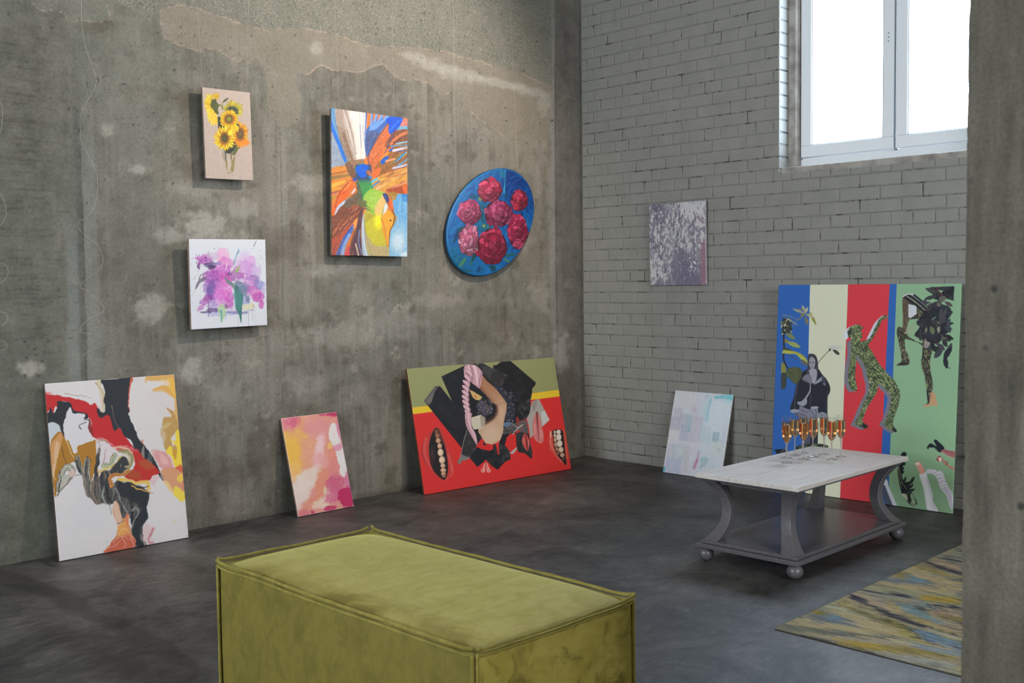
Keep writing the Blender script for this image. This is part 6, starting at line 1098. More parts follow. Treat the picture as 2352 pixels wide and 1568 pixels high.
    A.line([(430, 826), (448, 824)], (60, 60, 70), 5, 4, 1.5); A.line([(462, 826), (480, 830)], (60, 60, 70), 5, 4, 1.5); A.ell(440, 832, 5, 3, (30, 30, 36), 0, 1.5); A.ell(470, 834, 5, 3, (30, 30, 36), 0, 1.5); A.line([(454, 830), (450, 858)], (104, 102, 112), 4, 4, 2, .8); A.line([(442, 876), (466, 878)], (84, 78, 86), 5, 4, 1.5)
    A.poly([(430, 905), (500, 900), (505, 980), (480, 1040), (450, 1020), (440, 960)], (150, 148, 160), 4, 1, True)
    for k2 in range(12): x = 440+k2*5; A.line([(x, 900), (x+4, 960), (x-4+k2, 1030)], (96, 94, 106) if k2 % 2 else (176, 174, 184), 3, 2, 1.5, .8)
    A.poly([(360, 985), (410, 945), (445, 960), (460, 1000), (450, 1045), (415, 1030), (370, 1010)], (112, 112, 124), 3, 1, True, tex=.8+.2*sst(.4, .6, A.n(10, 61, 3))); A.poly([(480, 1045), (520, 1000), (570, 965), (585, 985), (560, 1010), (500, 1045)], (136, 136, 148), 3, 1, True); A.poly([(560, 965), (600, 1000), (590, 1060), (560, 1040)], (60, 62, 74), 4, .9, True)
    A.line([(440, 1040), (438, 1110), (400, 1180), (350, 1240)], (150, 150, 160), 8, 22, 3); A.poly([(310, 1225), (345, 1220), (400, 1190), (405, 1240), (370, 1268), (325, 1255)], (140, 140, 152), 3, 1, True); A.line([(440, 1050), (445, 1150), (440, 1260)], (96, 98, 110), 3, 3, 1.5)
    A.line([(305, 1070), (290, 1180), (285, 1290)], (110, 112, 124), 4, 4, 1.5, .8); A.line([(325, 1010), (300, 1150)], (76, 78, 90), 10, 6, 4, .7); A.ell(584, 1048, 14, 10, (120, 122, 134), .5, 5, .8); A.line([(610, 1120), (600, 1300)], (66, 68, 80), 8, 5, 4, .7)
    A.poly([(330, 1290), (345, 1270), (430, 1300), (500, 1280), (520, 1330), (510, 1400), (420, 1400), (330, 1370)], (120, 120, 134), 3, 1, True)
    for q in ([(350, 1300), (400, 1330), (430, 1300)], [(440, 1310), (470, 1350), (460, 1400)], [(340, 1350), (400, 1370), (420, 1400)], [(490, 1300), (500, 1340), (480, 1390)]): A.line(q, (60, 60, 72), 8, 4, 3, .8)
    A.poly([(450, 1275), (510, 1270), (518, 1290), (455, 1292)], (150, 150, 162), 3, 1, True); A.poly([(243, 1310), (280, 1296), (320, 1305), (325, 1325), (290, 1335), (250, 1332)], (140, 140, 152), 4, 1, True); A.poly([(520, 1345), (560, 1326), (605, 1345), (614, 1376), (570, 1384), (522, 1380)], (140, 142, 154), 4, 1, True, tex=.8+.2*sst(.4, .6, A.n(8, 62, 3)))
    A.poly([(285, 1335), (320, 1335), (318, 1370), (295, 1362)], (90, 88, 98), 3, 1, True); A.poly([(430, 1390), (500, 1390), (520, 1440), (510, 1800), (450, 1800), (430, 1600)], (30, 34, 46), 2, 1); A.poly([(330, 1380), (420, 1400), (440, 1600), (430, 1720), (390, 1720)], (74, 74, 92), 3, 1)
    leaves(c3([(330, 640), (420, 600), (560, 590), (680, 600), (710, 640), (600, 760), (400, 720)]), 130, [(34, 42, 34), (150, 160, 112), (90, 104, 66), (30, 36, 34)], None, (3, 7), (16, 44), 3)
    A.poly(c3([(90, 658), (215, 650), (260, 700), (150, 760)]), (22, 24, 32), 2, 1); A.line(c3([(170, 690), (200, 660), (240, 655)]), (150, 154, 110), 5, 3, 2)
    A.line([(550, 800), (600, 740), (640, 700)], (112, 84, 72), 5, 4, 1.5); A.poly([(627, 690), (640, 665), (700, 658), (750, 672), (765, 690), (700, 700), (650, 712)], (176, 178, 168), 3, .9, True); A.line([(640, 672), (700, 668), (755, 688)], (206, 208, 200), 4, 3, 2, .8); A.poly([(665, 706), (700, 708), (733, 740), (722, 756), (690, 740)], (52, 60, 50), 2, 1, True); A.poly([(626, 690), (650, 695), (640, 720), (628, 718)], (70, 74, 60), 2, 1)
    # ---- leaping figure: grey offset shadow, pale edges, body of grass
    GS = (112, 108, 120); body = [(905, 452), (940, 460), (955, 480), (972, 478), (968, 495), (945, 505), (958, 535), (955, 565), (962, 582), (945, 600), (940, 625), (985, 610), (1030, 590), (1070, 520), (1110, 430), (1145, 385), (1180, 365), (1205, 345), (1200, 372), (1224, 372), (1205, 395), (1160, 410), (1130, 470), (1100, 530), (1060, 600), (1020, 660),
            (1050, 710), (1080, 760), (1120, 830), (1170, 890), (1220, 950), (1280, 1010), (1310, 1060), (1338, 1130), (1330, 1230), (1300, 1330), (1270, 1420), (1280, 1480), (1310, 1518), (1290, 1530), (1235, 1505), (1200, 1470), (1170, 1440), (1200, 1390), (1230, 1300), (1250, 1200), (1240, 1150), (1190, 1100), (1130, 1045),
            (1110, 1120), (1070, 1190), (1020, 1270), (985, 1350), (965, 1420), (1000, 1455), (1024, 1475), (990, 1494), (930, 1470), (885, 1450), (915, 1380), (950, 1290), (990, 1200), (1025, 1130), (1030, 1050), (1010, 970), (990, 880), (950, 810), (915, 760), (905, 800), (895, 880), (890, 980), (905, 1060), (908, 1110), (870, 1115), (835, 1070), (820, 980), (825, 880),
            (840, 790), (850, 720), (845, 650), (855, 610), (840, 590), (820, 570), (812, 520), (840, 480), (870, 465)]
    A.poly([(x-38, y+12) for x, y in body if y > 590], GS, 3, 1, True); A.poly([(780, 990), (800, 900), (815, 760), (825, 640), (860, 600), (870, 700), (850, 1080), (868, 1115), (830, 1112), (790, 1050)], GS, 3, 1, True)
    A.poly([(905, 770), (940, 790), (980, 830), (1010, 890), (1030, 960), (1025, 1100), (980, 960), (960, 880), (920, 820)], GS, 3, 1, True)
    A.poly([(775, 540), (800, 500), (850, 470), (900, 455), (860, 500), (830, 560), (800, 605), (780, 580)], (196, 198, 208), 3, 1, True); A.poly([(1000, 608), (1050, 500), (1090, 430), (1165, 358), (1140, 400), (1100, 470), (1040, 590)], (186, 186, 202), 3, 1, True)
    leaves(body, 3600, [(60, 70, 50), (150, 160, 106), (98, 112, 66), (34, 42, 36), (182, 186, 142), (128, 138, 94), (84, 96, 62)], None, (3, 7), (16, 52), 5)
    A.poly([(812, 520), (840, 505), (850, 540), (820, 560)], (40, 46, 48), 3, .9); A.poly([(980, 1440), (1010, 1462), (1024, 1476), (985, 1490), (955, 1470)], (22, 26, 26), 3, .8, True); A.poly([(1280, 1480), (1308, 1515), (1290, 1530), (1262, 1505)], (22, 28, 26), 3, .8, True)
    for k2 in range(60):
        t = rnd.rand(); x = 1040+200*t+rnd.uniform(-30, 60); y = 900+160*t+rnd.uniform(-30, 60)
        if y > 1000+.0*x and x > 1130 and y > (x-1130)*.5+1040: continue
        leaf(x, y, rnd.uniform(20, 60)+180*(rnd.rand() > .5), rnd.uniform(30, 70), rnd.uniform(7, 13), jitter([(84, 100, 60), (140, 152, 100), (24, 32, 30)][rnd.randint(3)], 10, rnd), False) if y < 1060 and x < 1240 else None
    # ---- right: legs made of dark foliage
    FD, FL, FB = (24, 27, 34), (118, 120, 84), (84, 70, 56)
    legA = [(1362, 190), (1400, 152), (1470, 158), (1530, 200), (1580, 260), (1600, 330), (1560, 400), (1480, 400), (1420, 420), (1400, 540), (1480, 610), (1560, 640), (1560, 600), (1640, 560), (1660, 700), (1640, 800), (1640, 900), (1660, 1000), (1666, 1100), (1650, 1130), (1630, 1250), (1580, 1275), (1575, 1262), (1612, 1230), (1608, 1120), (1580, 960), (1548, 850), (1560, 720), (1540, 650), (1400, 600),
            (1385, 620), (1390, 700), (1420, 760), (1424, 850), (1310, 862), (1305, 855), (1350, 820), (1340, 720), (1320, 620), (1302, 520), (1320, 478), (1362, 480), (1370, 420), (1360, 300)]
    leaves(legA, 1500, [(50, 48, 42), (120, 118, 86), (34, 34, 36), (84, 74, 56), (140, 140, 104), (60, 62, 48)], None, (3, 9), (18, 60), 6, 1.4)
    A.poly([(1362, 200), (1400, 158), (1430, 300), (1425, 420), (1380, 540), (1362, 480)], (92, 72, 56), 3, .75, True, tex=.5+.5*sst(.4, .6, A.n(8, 71, 3, 40))); A.poly([(1418, 250), (1500, 270), (1500, 350), (1440, 390), (1418, 380)], (186, 188, 194), 3, 1)
    for q in ([(1385, 185), (1480, 250), (1580, 335)], [(1420, 165), (1520, 230), (1590, 290)], [(1470, 160), (1540, 215), (1600, 270)]): A.line(q, FD, 22, 18, 2)
    for q in ([(1400, 172), (1500, 240), (1585, 312)], [(1450, 158), (1530, 222), (1598, 280)]): A.line(q, (150, 156, 158), 6, 5, 2)
    A.line([(1370, 175), (1400, 155), (1470, 155)], (206, 208, 212), 10, 8, 3)
    for k2 in range(9): A.line([(1385+rnd.uniform(-10, 10), 540+rnd.uniform(-6, 6)), (1440, 530-k2*8), (1510+rnd.uniform(0, 30), 490-k2*13)], (150, 146, 116), 4, 2, 1.5, .9); A.line([(1385, 540), (1450, 560), (1530, 575+k2*2)], (140, 134, 106), 3, 2, 1.5, .6)
    A.poly([(1570, 340), (1620, 270), (1700, 260), (1750, 250), (1800, 330), (1840, 360), (1800, 450), (1850, 500), (1780, 560), (1740, 620), (1700, 640), (1640, 640), (1560, 600), (1480, 560), (1530, 480), (1500, 440)], FD, 4, .95, True)
    foli = [(1640, 85, 55, 190, 60), (1700, 90, 100, 120, 60), (1868, 110, 150, 180, 80), (1868, 80, 120, 120, 60), (1760, 160, 200, 190, 56), (1700, 170, 165, 130, 40), (1600, 200, 130, 60, 30), (1560, 230, 20, 130, 46), (1640, 260, 0, 120, 70), (1690, 120, 60, 120, 50), (1740, 260, 40, 150, 76), (1860, 330, 170, 110, 50), (1800, 300, 120, 110, 40), (1600, 300, 60, 130, 70), (1500, 420, 30, 130, 50), (1500, 440, -20, 120, 44),
            (1560, 400, 60, 130, 50), (1640, 400, 40, 140, 60), (1740, 300, 80, 180, 70), (1760, 400, 60, 160, 60), (1868, 440, 170, 140, 44), (1830, 380, 100, 130, 40), (1700, 430, 90, 150, 66), (1560, 540, 10, 140, 60), (1600, 560, 30, 150, 60), (1540, 500, 90, 120, 50), (1660, 560, 60, 120, 50), (1740, 560, 30, 120, 60), (1868, 600, 200, 110, 50), (1760, 600, 60, 90, 46), (1850, 640, 110, 120, 50), (1580, 680, 0, 120, 60), (1640, 680, 20, 130, 60), (1760, 690, 130, 130, 60), (1700, 640, 40, 110, 50), (1840, 670, 115, 150, 60), (1780, 760, 80, 140, 50), (1640, 620, 60, 80, 40)]
    for x, y, a, l, w in foli: leaf(x, y, a, l, w, jitter([(24, 26, 34), (36, 38, 46), (54, 54, 60)][rnd.randint(3)], 7, rnd), True, (96, 98, 100))
    A.poly([(1845, 680), (1850, 720), (1810, 780), (1800, 850), (1840, 895), (1800, 870), (1775, 820), (1775, 760), (1800, 710)], (27, 30, 42), 2, 1, True); A.poly([(1630, 85), (1868, 75), (1868, 220), (1800, 200), (1760, 120), (1700, 110)], FD, 3, .85)
    A.line([(1695, 85), (1725, 130), (1755, 170)], (150, 50, 66), 5, 3, 2); A.line([(1760, 100), (1800, 160), (1865, 180)], (60, 62, 72), 8, 4, 3, .8)
    for x, y, a, l, w, c in ((1790, 180, 150, 80, 60, (92, 88, 80)), (1740, 270, 210, 50, 36, (104, 98, 88)), (1780, 230, 30, 90, 40, (82, 66, 70)), (1640, 470, 70, 90, 50, (96, 104, 80)), (1600, 480, 100, 60, 26, (110, 116, 84)), (1720, 540, 270, 70, 30, (140, 140, 120)), (1740, 590, 0, 70, 24, (96, 88, 70)), (1700, 420, 40, 50, 26, (86, 84, 74)), (1590, 590, 90, 60, 24, (130, 120, 104)), (1650, 290, 160, 70, 30, (66, 56, 60))): leaf(x, y, a, l, w, c)
    A.poly([(1590, 620), (1640, 640), (1600, 690), (1575, 660)], (150, 142, 140), 3, .8, True)
    for q in ([(1820, 400), (1868, 330)], [(1660, 400), (1690, 380)], [(1850, 480), (1868, 520)], [(1600, 260), (1640, 240)]): A.line(q, (116, 150, 120), 12, 8, 3, .9)
    A.poly([(1660, 1120), (1690, 1150), (1705, 1220), (1712, 1262), (1650, 1262), (1620, 1275), (1575, 1275), (1580, 1255), (1630, 1240), (1640, 1160)], (176, 140, 104), 3, 1, True); A.poly([(1640, 1130), (1660, 1125), (1650, 1200), (1640, 1190)], (150, 112, 84), 3, .7); A.line([(1610, 1110), (1618, 1200), (1625, 1240)], (24, 26, 30), 16, 10, 2)
    A.poly([(1306, 856), (1360, 824), (1420, 835), (1424, 850), (1340, 864)], (44, 40, 38), 2, 1, True); A.line([(1310, 858), (1350, 860)], (130, 96, 80), 6, 4, 2)
    # ---- bottom group, traced in the lower close-up
    Q = lambda *p: c3(p)
    A.poly(Q((1850, 640), (1870, 600), (1900, 588), (1925, 600), (1960, 620), (1930, 560), (1950, 542), (1975, 560), (2040, 620), (2050, 655), (2010, 690), (1975, 680), (1930, 640), (1890, 640), (1875, 655)), (18, 26, 36), 2, 1, True); A.poly(Q((1870, 640), (1890, 630), (1880, 655)), (206, 206, 200), 2, .9); A.line(Q((1920, 630), (1960, 655), (1975, 680)), (150, 160, 170), 5, 3, 2, .8)
    A.poly(Q((2010, 680), (2050, 655), (2110, 670), (2200, 690), (2200, 760), (2100, 735), (2050, 700)), (150, 92, 92), 2, 1, True); A.line(Q((2040, 665), (2110, 690), (2190, 720)), (110, 60, 62), 6, 6, 3, .7); A.line(Q((2030, 690), (2100, 732), (2190, 760)), (196, 136, 134), 5, 5, 3, .7)
    A.poly(Q((1962, 770), (1985, 740), (2005, 735), (2060, 790), (2085, 800), (2090, 830), (2150, 860), (2200, 900), (2200, 930), (2130, 885), (2065, 840), (2030, 800), (2005, 805), (1975, 790)), (166, 116, 98), 2, 1, True); A.poly(Q((1962, 770), (1985, 740), (2010, 738), (2000, 790), (1975, 790)), (140, 44, 44), 2.5, 1, True); A.poly(Q((1980, 760), (2010, 750), (2020, 785), (2000, 800)), (226, 206, 200), 3, .9, True); A.line(Q((2085, 795), (2090, 820), (2068, 840)), (90, 30, 36), 5, 4, 1.5)
    A.line(Q((2100, 840), (2150, 880), (2190, 915)), (206, 168, 140), 8, 6, 3, .7)
    A.poly(Q((1765, 950), (1835, 925), (1860, 985), (1920, 1180), (1925, 1260), (1985, 1385), (1870, 1375), (1835, 1240), (1815, 1120)), (206, 206, 210), 2.5, 1, True); A.line(Q((1800, 960), (1850, 1130), (1880, 1340)), (222, 222, 226), 40, 40, 20, .5); A.line(Q((1850, 990), (1900, 1160), (1940, 1340)), (170, 172, 178), 10, 10, 8, .6)
    A.poly(Q((1715, 820), (1745, 798), (1770, 805), (1800, 850), (1828, 920), (1780, 940), (1740, 870)), (214, 148, 136), 2.5, 1, True); A.ell(*Q((1742, 822))[0], 22, 18, (226, 204, 190), .3, 5, .9); A.line(Q((1718, 812), (1735, 797), (1757, 798)), (30, 30, 30), 4, 3, 1.5)
    A.poly(Q((1840, 910), (1870, 882), (1950, 895), (1975, 915), (2005, 900), (2040, 935), (2050, 970), (2090, 1075), (2140, 1150), (2155, 1200), (2160, 1340), (2120, 1330), (2080, 1200), (2010, 1110), (1960, 980), (1900, 940), (1855, 940)), (196, 192, 202), 3, 1, True)
    for q in (Q((1960, 950), (2000, 930), (2035, 940)), Q((1965, 985), (2010, 970), (2050, 975)), Q((1990, 1030), (2030, 1010), (2065, 1015)), Q((2005, 1080), (2050, 1050), (2085, 1060)), Q((1930, 905), (1950, 920), (1985, 925)), Q((2015, 1105), (2060, 1085), (2090, 1080))): A.line(q, (222, 222, 224), 12, 10, 4, .8); A.line([(x, y+9) for x, y in q], (140, 140, 150), 5, 4, 3, .7)
    A.line(Q((2060, 1110), (2110, 1200), (2140, 1320)), (176, 172, 186), 30, 26, 14, .7)
    # dark plant with a pointed shoe
    plant = Q((1548, 720), (1570, 690), (1600, 685), (1620, 710), (1605, 740), (1635, 745), (1640, 765), (1590, 780), (1590, 810), (1612, 812), (1600, 840), (1570, 850), (1590, 880), (1570, 910), (1592, 905), (1585, 930), (1560, 950), (1570, 990), (1585, 1020), (1600, 970), (1617, 990), (1600, 1040), (1650, 1030), (1700, 970), (1712, 985), (1690, 1040), (1640, 1080), (1700, 1055), (1690, 1090), (1650, 1120), (1715, 1110), (1700, 1140), (1670, 1150), (1700, 1190), (1730, 1240), (1740, 1290), (1700, 1325), (1650, 1290), (1610, 1240), (1570, 1190), (1550, 1130), (1530, 1040), (1515, 960), (1510, 900), (1525, 850), (1540, 790))
    A.poly(plant, (22, 28, 32), 2, 1)
    for q in (Q((1525, 850), (1520, 930), (1540, 1030), (1560, 1110)), Q((1535, 880), (1545, 960), (1570, 1050)), Q((1560, 1040), (1590, 1080), (1620, 1120)), Q((1575, 1180), (1600, 1220), (1640, 1260)), Q((1590, 1200), (1620, 1190), (1640, 1150))): A.line(q, (150, 156, 116), 8, 6, 3, .7)
    A.poly(Q((1560, 1180), (1600, 1170), (1625, 1200), (1630, 1250), (1600, 1225)), (196, 196, 176), 3, .9, True); A.poly(Q((1660, 1180), (1690, 1180), (1722, 1250), (1718, 1290), (1680, 1260)), G_, 2.5, .95, True); A.poly(Q((1660, 1280), (1690, 1255), (1720, 1295), (1700, 1318)), (170, 180, 150), 3, .7, True)
    A.poly(Q((1335, 1070), (1400, 1060), (1510, 1315), (1395, 1310), (1340, 1180)), (196, 196, 206), 3, 1); A.poly(Q((1335, 1075), (1365, 1070), (1460, 1310), (1390, 1310), (1335, 1190)), (56, 62, 84), 8, .9); A.poly(Q((1365, 990), (1395, 1020), (1400, 1075), (1350, 1060)), (206, 206, 210), 3, 1, True)
    A.ell(*Q((1700, 1060))[0], 60, 200, (110, 150, 100), 0, 60, .15); grain(A, 5)

def art_rug(A, Xf, Yf, sh):
    S = np.broadcast_to(sh[None, :], A.X.shape)
    # threads follow the x = const rows of the weave; shift the pattern lookup along each thread
    ax = np.array([AX[0] @ np.array([0, -1, 0]), 0])
    X = A.X+S*.95; Y = A.Y+S*.24
    A.X = X; A.Y = Y; A.dx = X; A.dy = Y
    CRc, TN, YE, OL, BL, SL, GY, BKn, PKc = (176, 160, 122), (164, 140, 116), (170, 142, 58), (112, 104, 66), (112, 130, 140), (104, 108, 116), (128, 128, 112), (44, 42, 58), (170, 150, 138)
    A.c[:] = (160, 144, 114); s = fbm(X*.25+Y*.9, Y*.0+X*.02, 60, 5, 4); A.mask(sst(.35, .65, s), (142, 134, 106)); s2 = fbm(Xf*100+Yf*60, Yf*20, 26, 9, 4); 
    hid = sst(1750, 1900, X); A.mask(hid*sst(.5, .6, s2), BL); A.mask(hid*sst(.45, .35, s2)*sst(.3, .5, fbm(Xf*100, Yf*30, 20, 14)), YE); A.mask(hid*sst(.56, .6, fbm(Xf*100+Yf*50, Yf*16, 18, 19, 3)), BKn)
    L = [([(100, 975), (600, 1030), (1100, 1090), (1760, 1190)], (180, 164, 128), 60, 70), ([(90, 965), (250, 1010), (500, 1090), (1000, 1210), (1760, 1390)], GY, 46, 60), ([(150, 940), (400, 985), (800, 1020), (1200, 1010)], (104, 104, 90), 34, 60), ([(260, 890), (600, 940), (1000, 980)], (174, 156, 118), 60, 80),
         ([(400, 850), (620, 880), (800, 920)], SL, 60, 40), ([(480, 800), (560, 850), (650, 880)], (104, 128, 140), 70, 50), ([(430, 800), (500, 830)], (132, 112, 40), 70, 50), ([(380, 900), (560, 905), (780, 930)], (120, 124, 118), 26, 20), ([(600, 740), (800, 860), (1050, 960), (1250, 1010)], (176, 158, 118), 70, 70), ([(560, 760), (660, 780), (800, 830)], (168, 170, 140), 30, 16),
         ([(660, 700), (800, 800), (1000, 860), (1180, 920)], OL, 26, 44), ([(640, 720), (900, 800), (1120, 880)], (164, 150, 90), 24, 30), ([(700, 680), (900, 780), (1200, 900), (1500, 1000), (1760, 1080)], (160, 146, 112), 50, 60), ([(740, 660), (900, 720), (1100, 830), (1300, 900), (1500, 960), (1760, 1040)], BKn, 34, 30), ([(840, 640), (1000, 720), (1200, 800), (1400, 880), (1760, 980)], TN, 56, 60),
         ([(1120, 900), (1300, 980), (1450, 1040), (1560, 1090)], (84, 74, 44), 50, 60), ([(1250, 970), (1400, 1030), (1540, 1090)], BKn, 34, 40), ([(1200, 940), (1320, 1040), (1380, 1090)], (150, 140, 70), 70, 60), ([(1400, 1000), (1560, 1060), (1760, 1130)], (112, 134, 150), 60, 80), ([(1480, 960), (1600, 1010), (1760, 1060)], (166, 160, 130), 30, 30),
         ([(700, 1090), (900, 1130), (1200, 1160)], YE, 56, 60), ([(1100, 1140), (1400, 1180), (1760, 1220)], (146, 128, 70), 50, 60), ([(1300, 1100), (1500, 1150), (1760, 1190)], (128, 140, 142), 40, 50), ([(640, 1050), (1000, 1090), (1300, 1110)], (158, 150, 128), 30, 24), ([(300, 1030), (500, 1070), (620, 1100)], BKn, 22, 26), ([(900, 1170), (1050, 1215), (1250, 1250)], BKn, 18, 34), ([(1000, 1220), (1300, 1300), (1760, 1400)], (150, 150, 138), 50, 60), ([(1050, 1200), (1400, 1260), (1760, 1320)], (160, 160, 148), 50, 44), ([(1300, 1290), (1500, 1340), (1760, 1400)], (90, 80, 56), 20, 20),
         ([(860, 620), (1100, 660), (1400, 690), (1760, 740)], GY, 50, 40), ([(880, 610), (1050, 645), (1300, 670)], BKn, 16, 22), ([(900, 590), (1200, 620), (1760, 670)], (150, 146, 112), 50, 60), ([(1000, 560), (1300, 600), (1760, 640)], (120, 116, 90), 30, 30), ([(1050, 540), (1300, 580), (1500, 600), (1760, 610)], (178, 156, 112), 50, 70), ([(1080, 520), (1300, 540), (1500, 550)], SL, 50, 40), ([(1240, 470), (1320, 500), (1450, 530)], (104, 128, 142), 60, 46), ([(1180, 480), (1260, 470)], (134, 112, 44), 60, 50),
         ([(1280, 420), (1500, 500), (1760, 570)], (176, 154, 112), 60, 70), ([(1350, 400), (1550, 450), (1760, 520)], (150, 130, 76), 26, 40), ([(1420, 370), (1600, 430), (1760, 480)], (140, 124, 90), 40, 30), ([(1440, 345), (1550, 390), (1760, 460)], BKn, 34, 26), ([(1540, 350), (1650, 390), (1760, 410)], TN, 50, 50), ([(1540, 315), (1650, 330), (1760, 345)], BKn, 14, 16), ([(1560, 290), (1660, 310), (1760, 320)], GY, 26, 26), ([(1650, 250), (1760, 280)], (150, 140, 112), 50, 40), ([(1700, 220), (1760, 230)], (96, 98, 90), 26, 26),
         ([(1440, 690), (1600, 700), (1760, 720)], (172, 140, 50), 40, 56), ([(1000, 700), (1200, 730), (1400, 740)], (140, 130, 116), 30, 40), ([(1180, 750), (1350, 770), (1500, 750)], (118, 142, 140), 44, 40), ([(1300, 790), (1450, 850), (1600, 920)], (108, 138, 142), 50, 40), ([(1360, 780), (1500, 785), (1600, 765), (1760, 775)], BKn, 22, 26), ([(1500, 820), (1650, 830), (1760, 840)], (168, 140, 112), 60, 50), ([(1540, 840), (1700, 870), (1760, 880)], (120, 104, 60), 24, 44), ([(1100, 730), (1300, 850), (1500, 930), (1700, 1000)], (166, 148, 100), 40, 40), ([(1600, 930), (1760, 960)], (166, 146, 120), 50, 50)]
    for p, c, w, w2 in L: A.line(p, c, w*1.1, w2*1.1, 5, .95)
    rs = np.random.RandomState(3); U_ = fbm(Xf*238*.7, Yf*22, 1.0, 91, 2); V_ = fbm(Xf*238*.7, Yf*9, 1.0, 95, 2)
    A.mask(sst(.58, .70, U_)*sst(.40, .52, fbm(Xf*100, Yf*100, 26, 97, 3))*.45, (64, 60, 58)); A.mask(sst(.62, .72, V_)*.3, (202, 190, 160)); A.mask(sst(.64, .74, fbm(Xf*238*.7, Yf*14, 1.0, 99, 2))*.12, (128, 118, 70))
    for k in range(90):                                          # short dark and pale dashes of single threads
        x = rs.uniform(60, 1760); y = rs.uniform(180, 1400); l = rs.uniform(60, 200); A.line([(x, y), (x+l, y+l*.22)], [(52, 50, 62), (90, 84, 62), (190, 176, 140), (112, 128, 138)][k % 4], rs.uniform(5, 12), 5, 3, .7, sm=False)
    t_ = np.repeat(rs.rand(X.shape[1])[None, :], X.shape[0], 0); A.mask((t_ > .7)*.14, (80, 76, 70)); A.mask((rs.rand(*X.shape) > .8)*.16, (70, 66, 60)); A.mask((Xf < Xf.min()+.02)*.35, (120, 116, 104))
_w = M('raw_pine', hexl(150, 118, 84), .7, .3); WOOD = _w.m
# ================================================================== THE CANVASES
def canvas_mat(name, rough=.62, weave=260, wstr=.12, spec=.4):
    m = M(name, rough=rough, spec=spec); m.base(m.attr('paint')); v = m.coord()
    w1 = m.n('ShaderNodeTexWave', wave_type='BANDS', bands_direction='X'); w1.inputs['Scale'].default_value = weave; m.L(v, w1.inputs[0])
    w2 = m.n('ShaderNodeTexWave', wave_type='BANDS', bands_direction='Z'); w2.inputs['Scale'].default_value = weave; m.L(v, w2.inputs[0])
    h = m.math('ADD', w1.outputs['Fac'], w2.outputs['Fac']); h = m.math('ADD', h, m.math('MULTIPLY', m.noise(v, 60, 4), 1.5))
    m.bump(h, wstr, .001); return m.m
def edge_mat(name, c, c2=None):
    m = M(name, hexl(*c), .7, .3); v = m.coord(); c2 = c2 or tuple(int(x*.72) for x in c)
    m.base(m.mix(m.ramp(m.noise(v, 30, 5), (.4, 0), (.7, 1)), hexl(*c), hexl(*c2))); return m.m
def make_canvas(name, pose, quad, crop, t, label, cat, paint, edge, group=None, step=.0017, rough=.62, wstr=.12, part='painted_front', tmat=None, gain=1.0):
    """pose: bottom-left corner, direction, width, height, lean and spin; quad: the corners TL TR BR BL in the photograph,
    crop: origin and scale of the frame in which the picture's strokes are written"""
    x, y, z, a, w, h, lean, spin = pose
    U = Vector((math.cos(a), math.sin(a), 0)); N = Vector((math.sin(a), -math.cos(a), 0)); Vv = Vector((0, 0, 1))*math.cos(lean)-N*math.sin(lean)
    U2 = U*math.cos(spin)+Vv*math.sin(spin); V2 = -U*math.sin(spin)+Vv*math.cos(spin); W = V2.cross(U2)   # W points to the wall
    root = empty(name, label=label, cat=cat, group=group)
    O = Vector((x, y, z))+U2*w/2
    root.matrix_world = Matrix(((U2.x, W.x, V2.x, O.x), (U2.y, W.y, V2.y, O.y), (U2.z, W.z, V2.z, O.z), (0, 0, 0, 1)))
    nx, nz = int(w/step)+1, int(h/step)+1
    u, v = np.meshgrid(np.linspace(0, 1, nx), np.linspace(0, 1, nz))
    Hm = homog([(0, 1), (1, 1), (1, 0), (0, 0)], quad)
    q = np.stack([u, v, np.ones_like(u)], -1) @ Hm.T; px = q[..., 0]/q[..., 2]; py = q[..., 1]/q[..., 2]
    X = (px-crop[0])/crop[2]; Y = (py-crop[1])/crop[2]
    A = Art(X, Y); paint(A, u, v); A.c = l2s(s2l(A.c)*gain)
    r = .0025                                                   # soft turned edge
    ex = np.minimum(u*w, (1-u)*w); ez = np.minimum(v*h, (1-v)*h)
    dep = np.where(ex < r, r-np.sqrt(np.maximum(r*r-(r-ex)**2, 0)), 0)+np.where(ez < r, r-np.sqrt(np.maximum(r*r-(r-ez)**2, 0)), 0)
    P = np.stack([(u-.5)*w, np.minimum(dep, r), v*h], -1)
    me = grid_mesh(part, P, {'paint': s2l(A.c)})
    link(part, me, canvas_mat(name+'_paint', rough, wstr=wstr), root, True)
    b = MB(); b.box(-w/2, w/2, .0022, t-.002, 0, h); b.build('canvas_side', edge_mat(name+'_side', edge), root, bevel=.0015)
    if t > .014:
        s = MB(); k = .035
        s.box(-w/2+.004, -w/2+k, t-.002, t, .004, h-.004); s.box(w/2-k, w/2-.004, t-.002, t, .004, h-.004); s.box(-w/2+k, w/2-k, t-.002, t, .004, k); s.box(-w/2+k, w/2-k, t-.002, t, h-k, h-.004)
        s.build('stretcher_bar', tmat or WOOD, root)
    return root

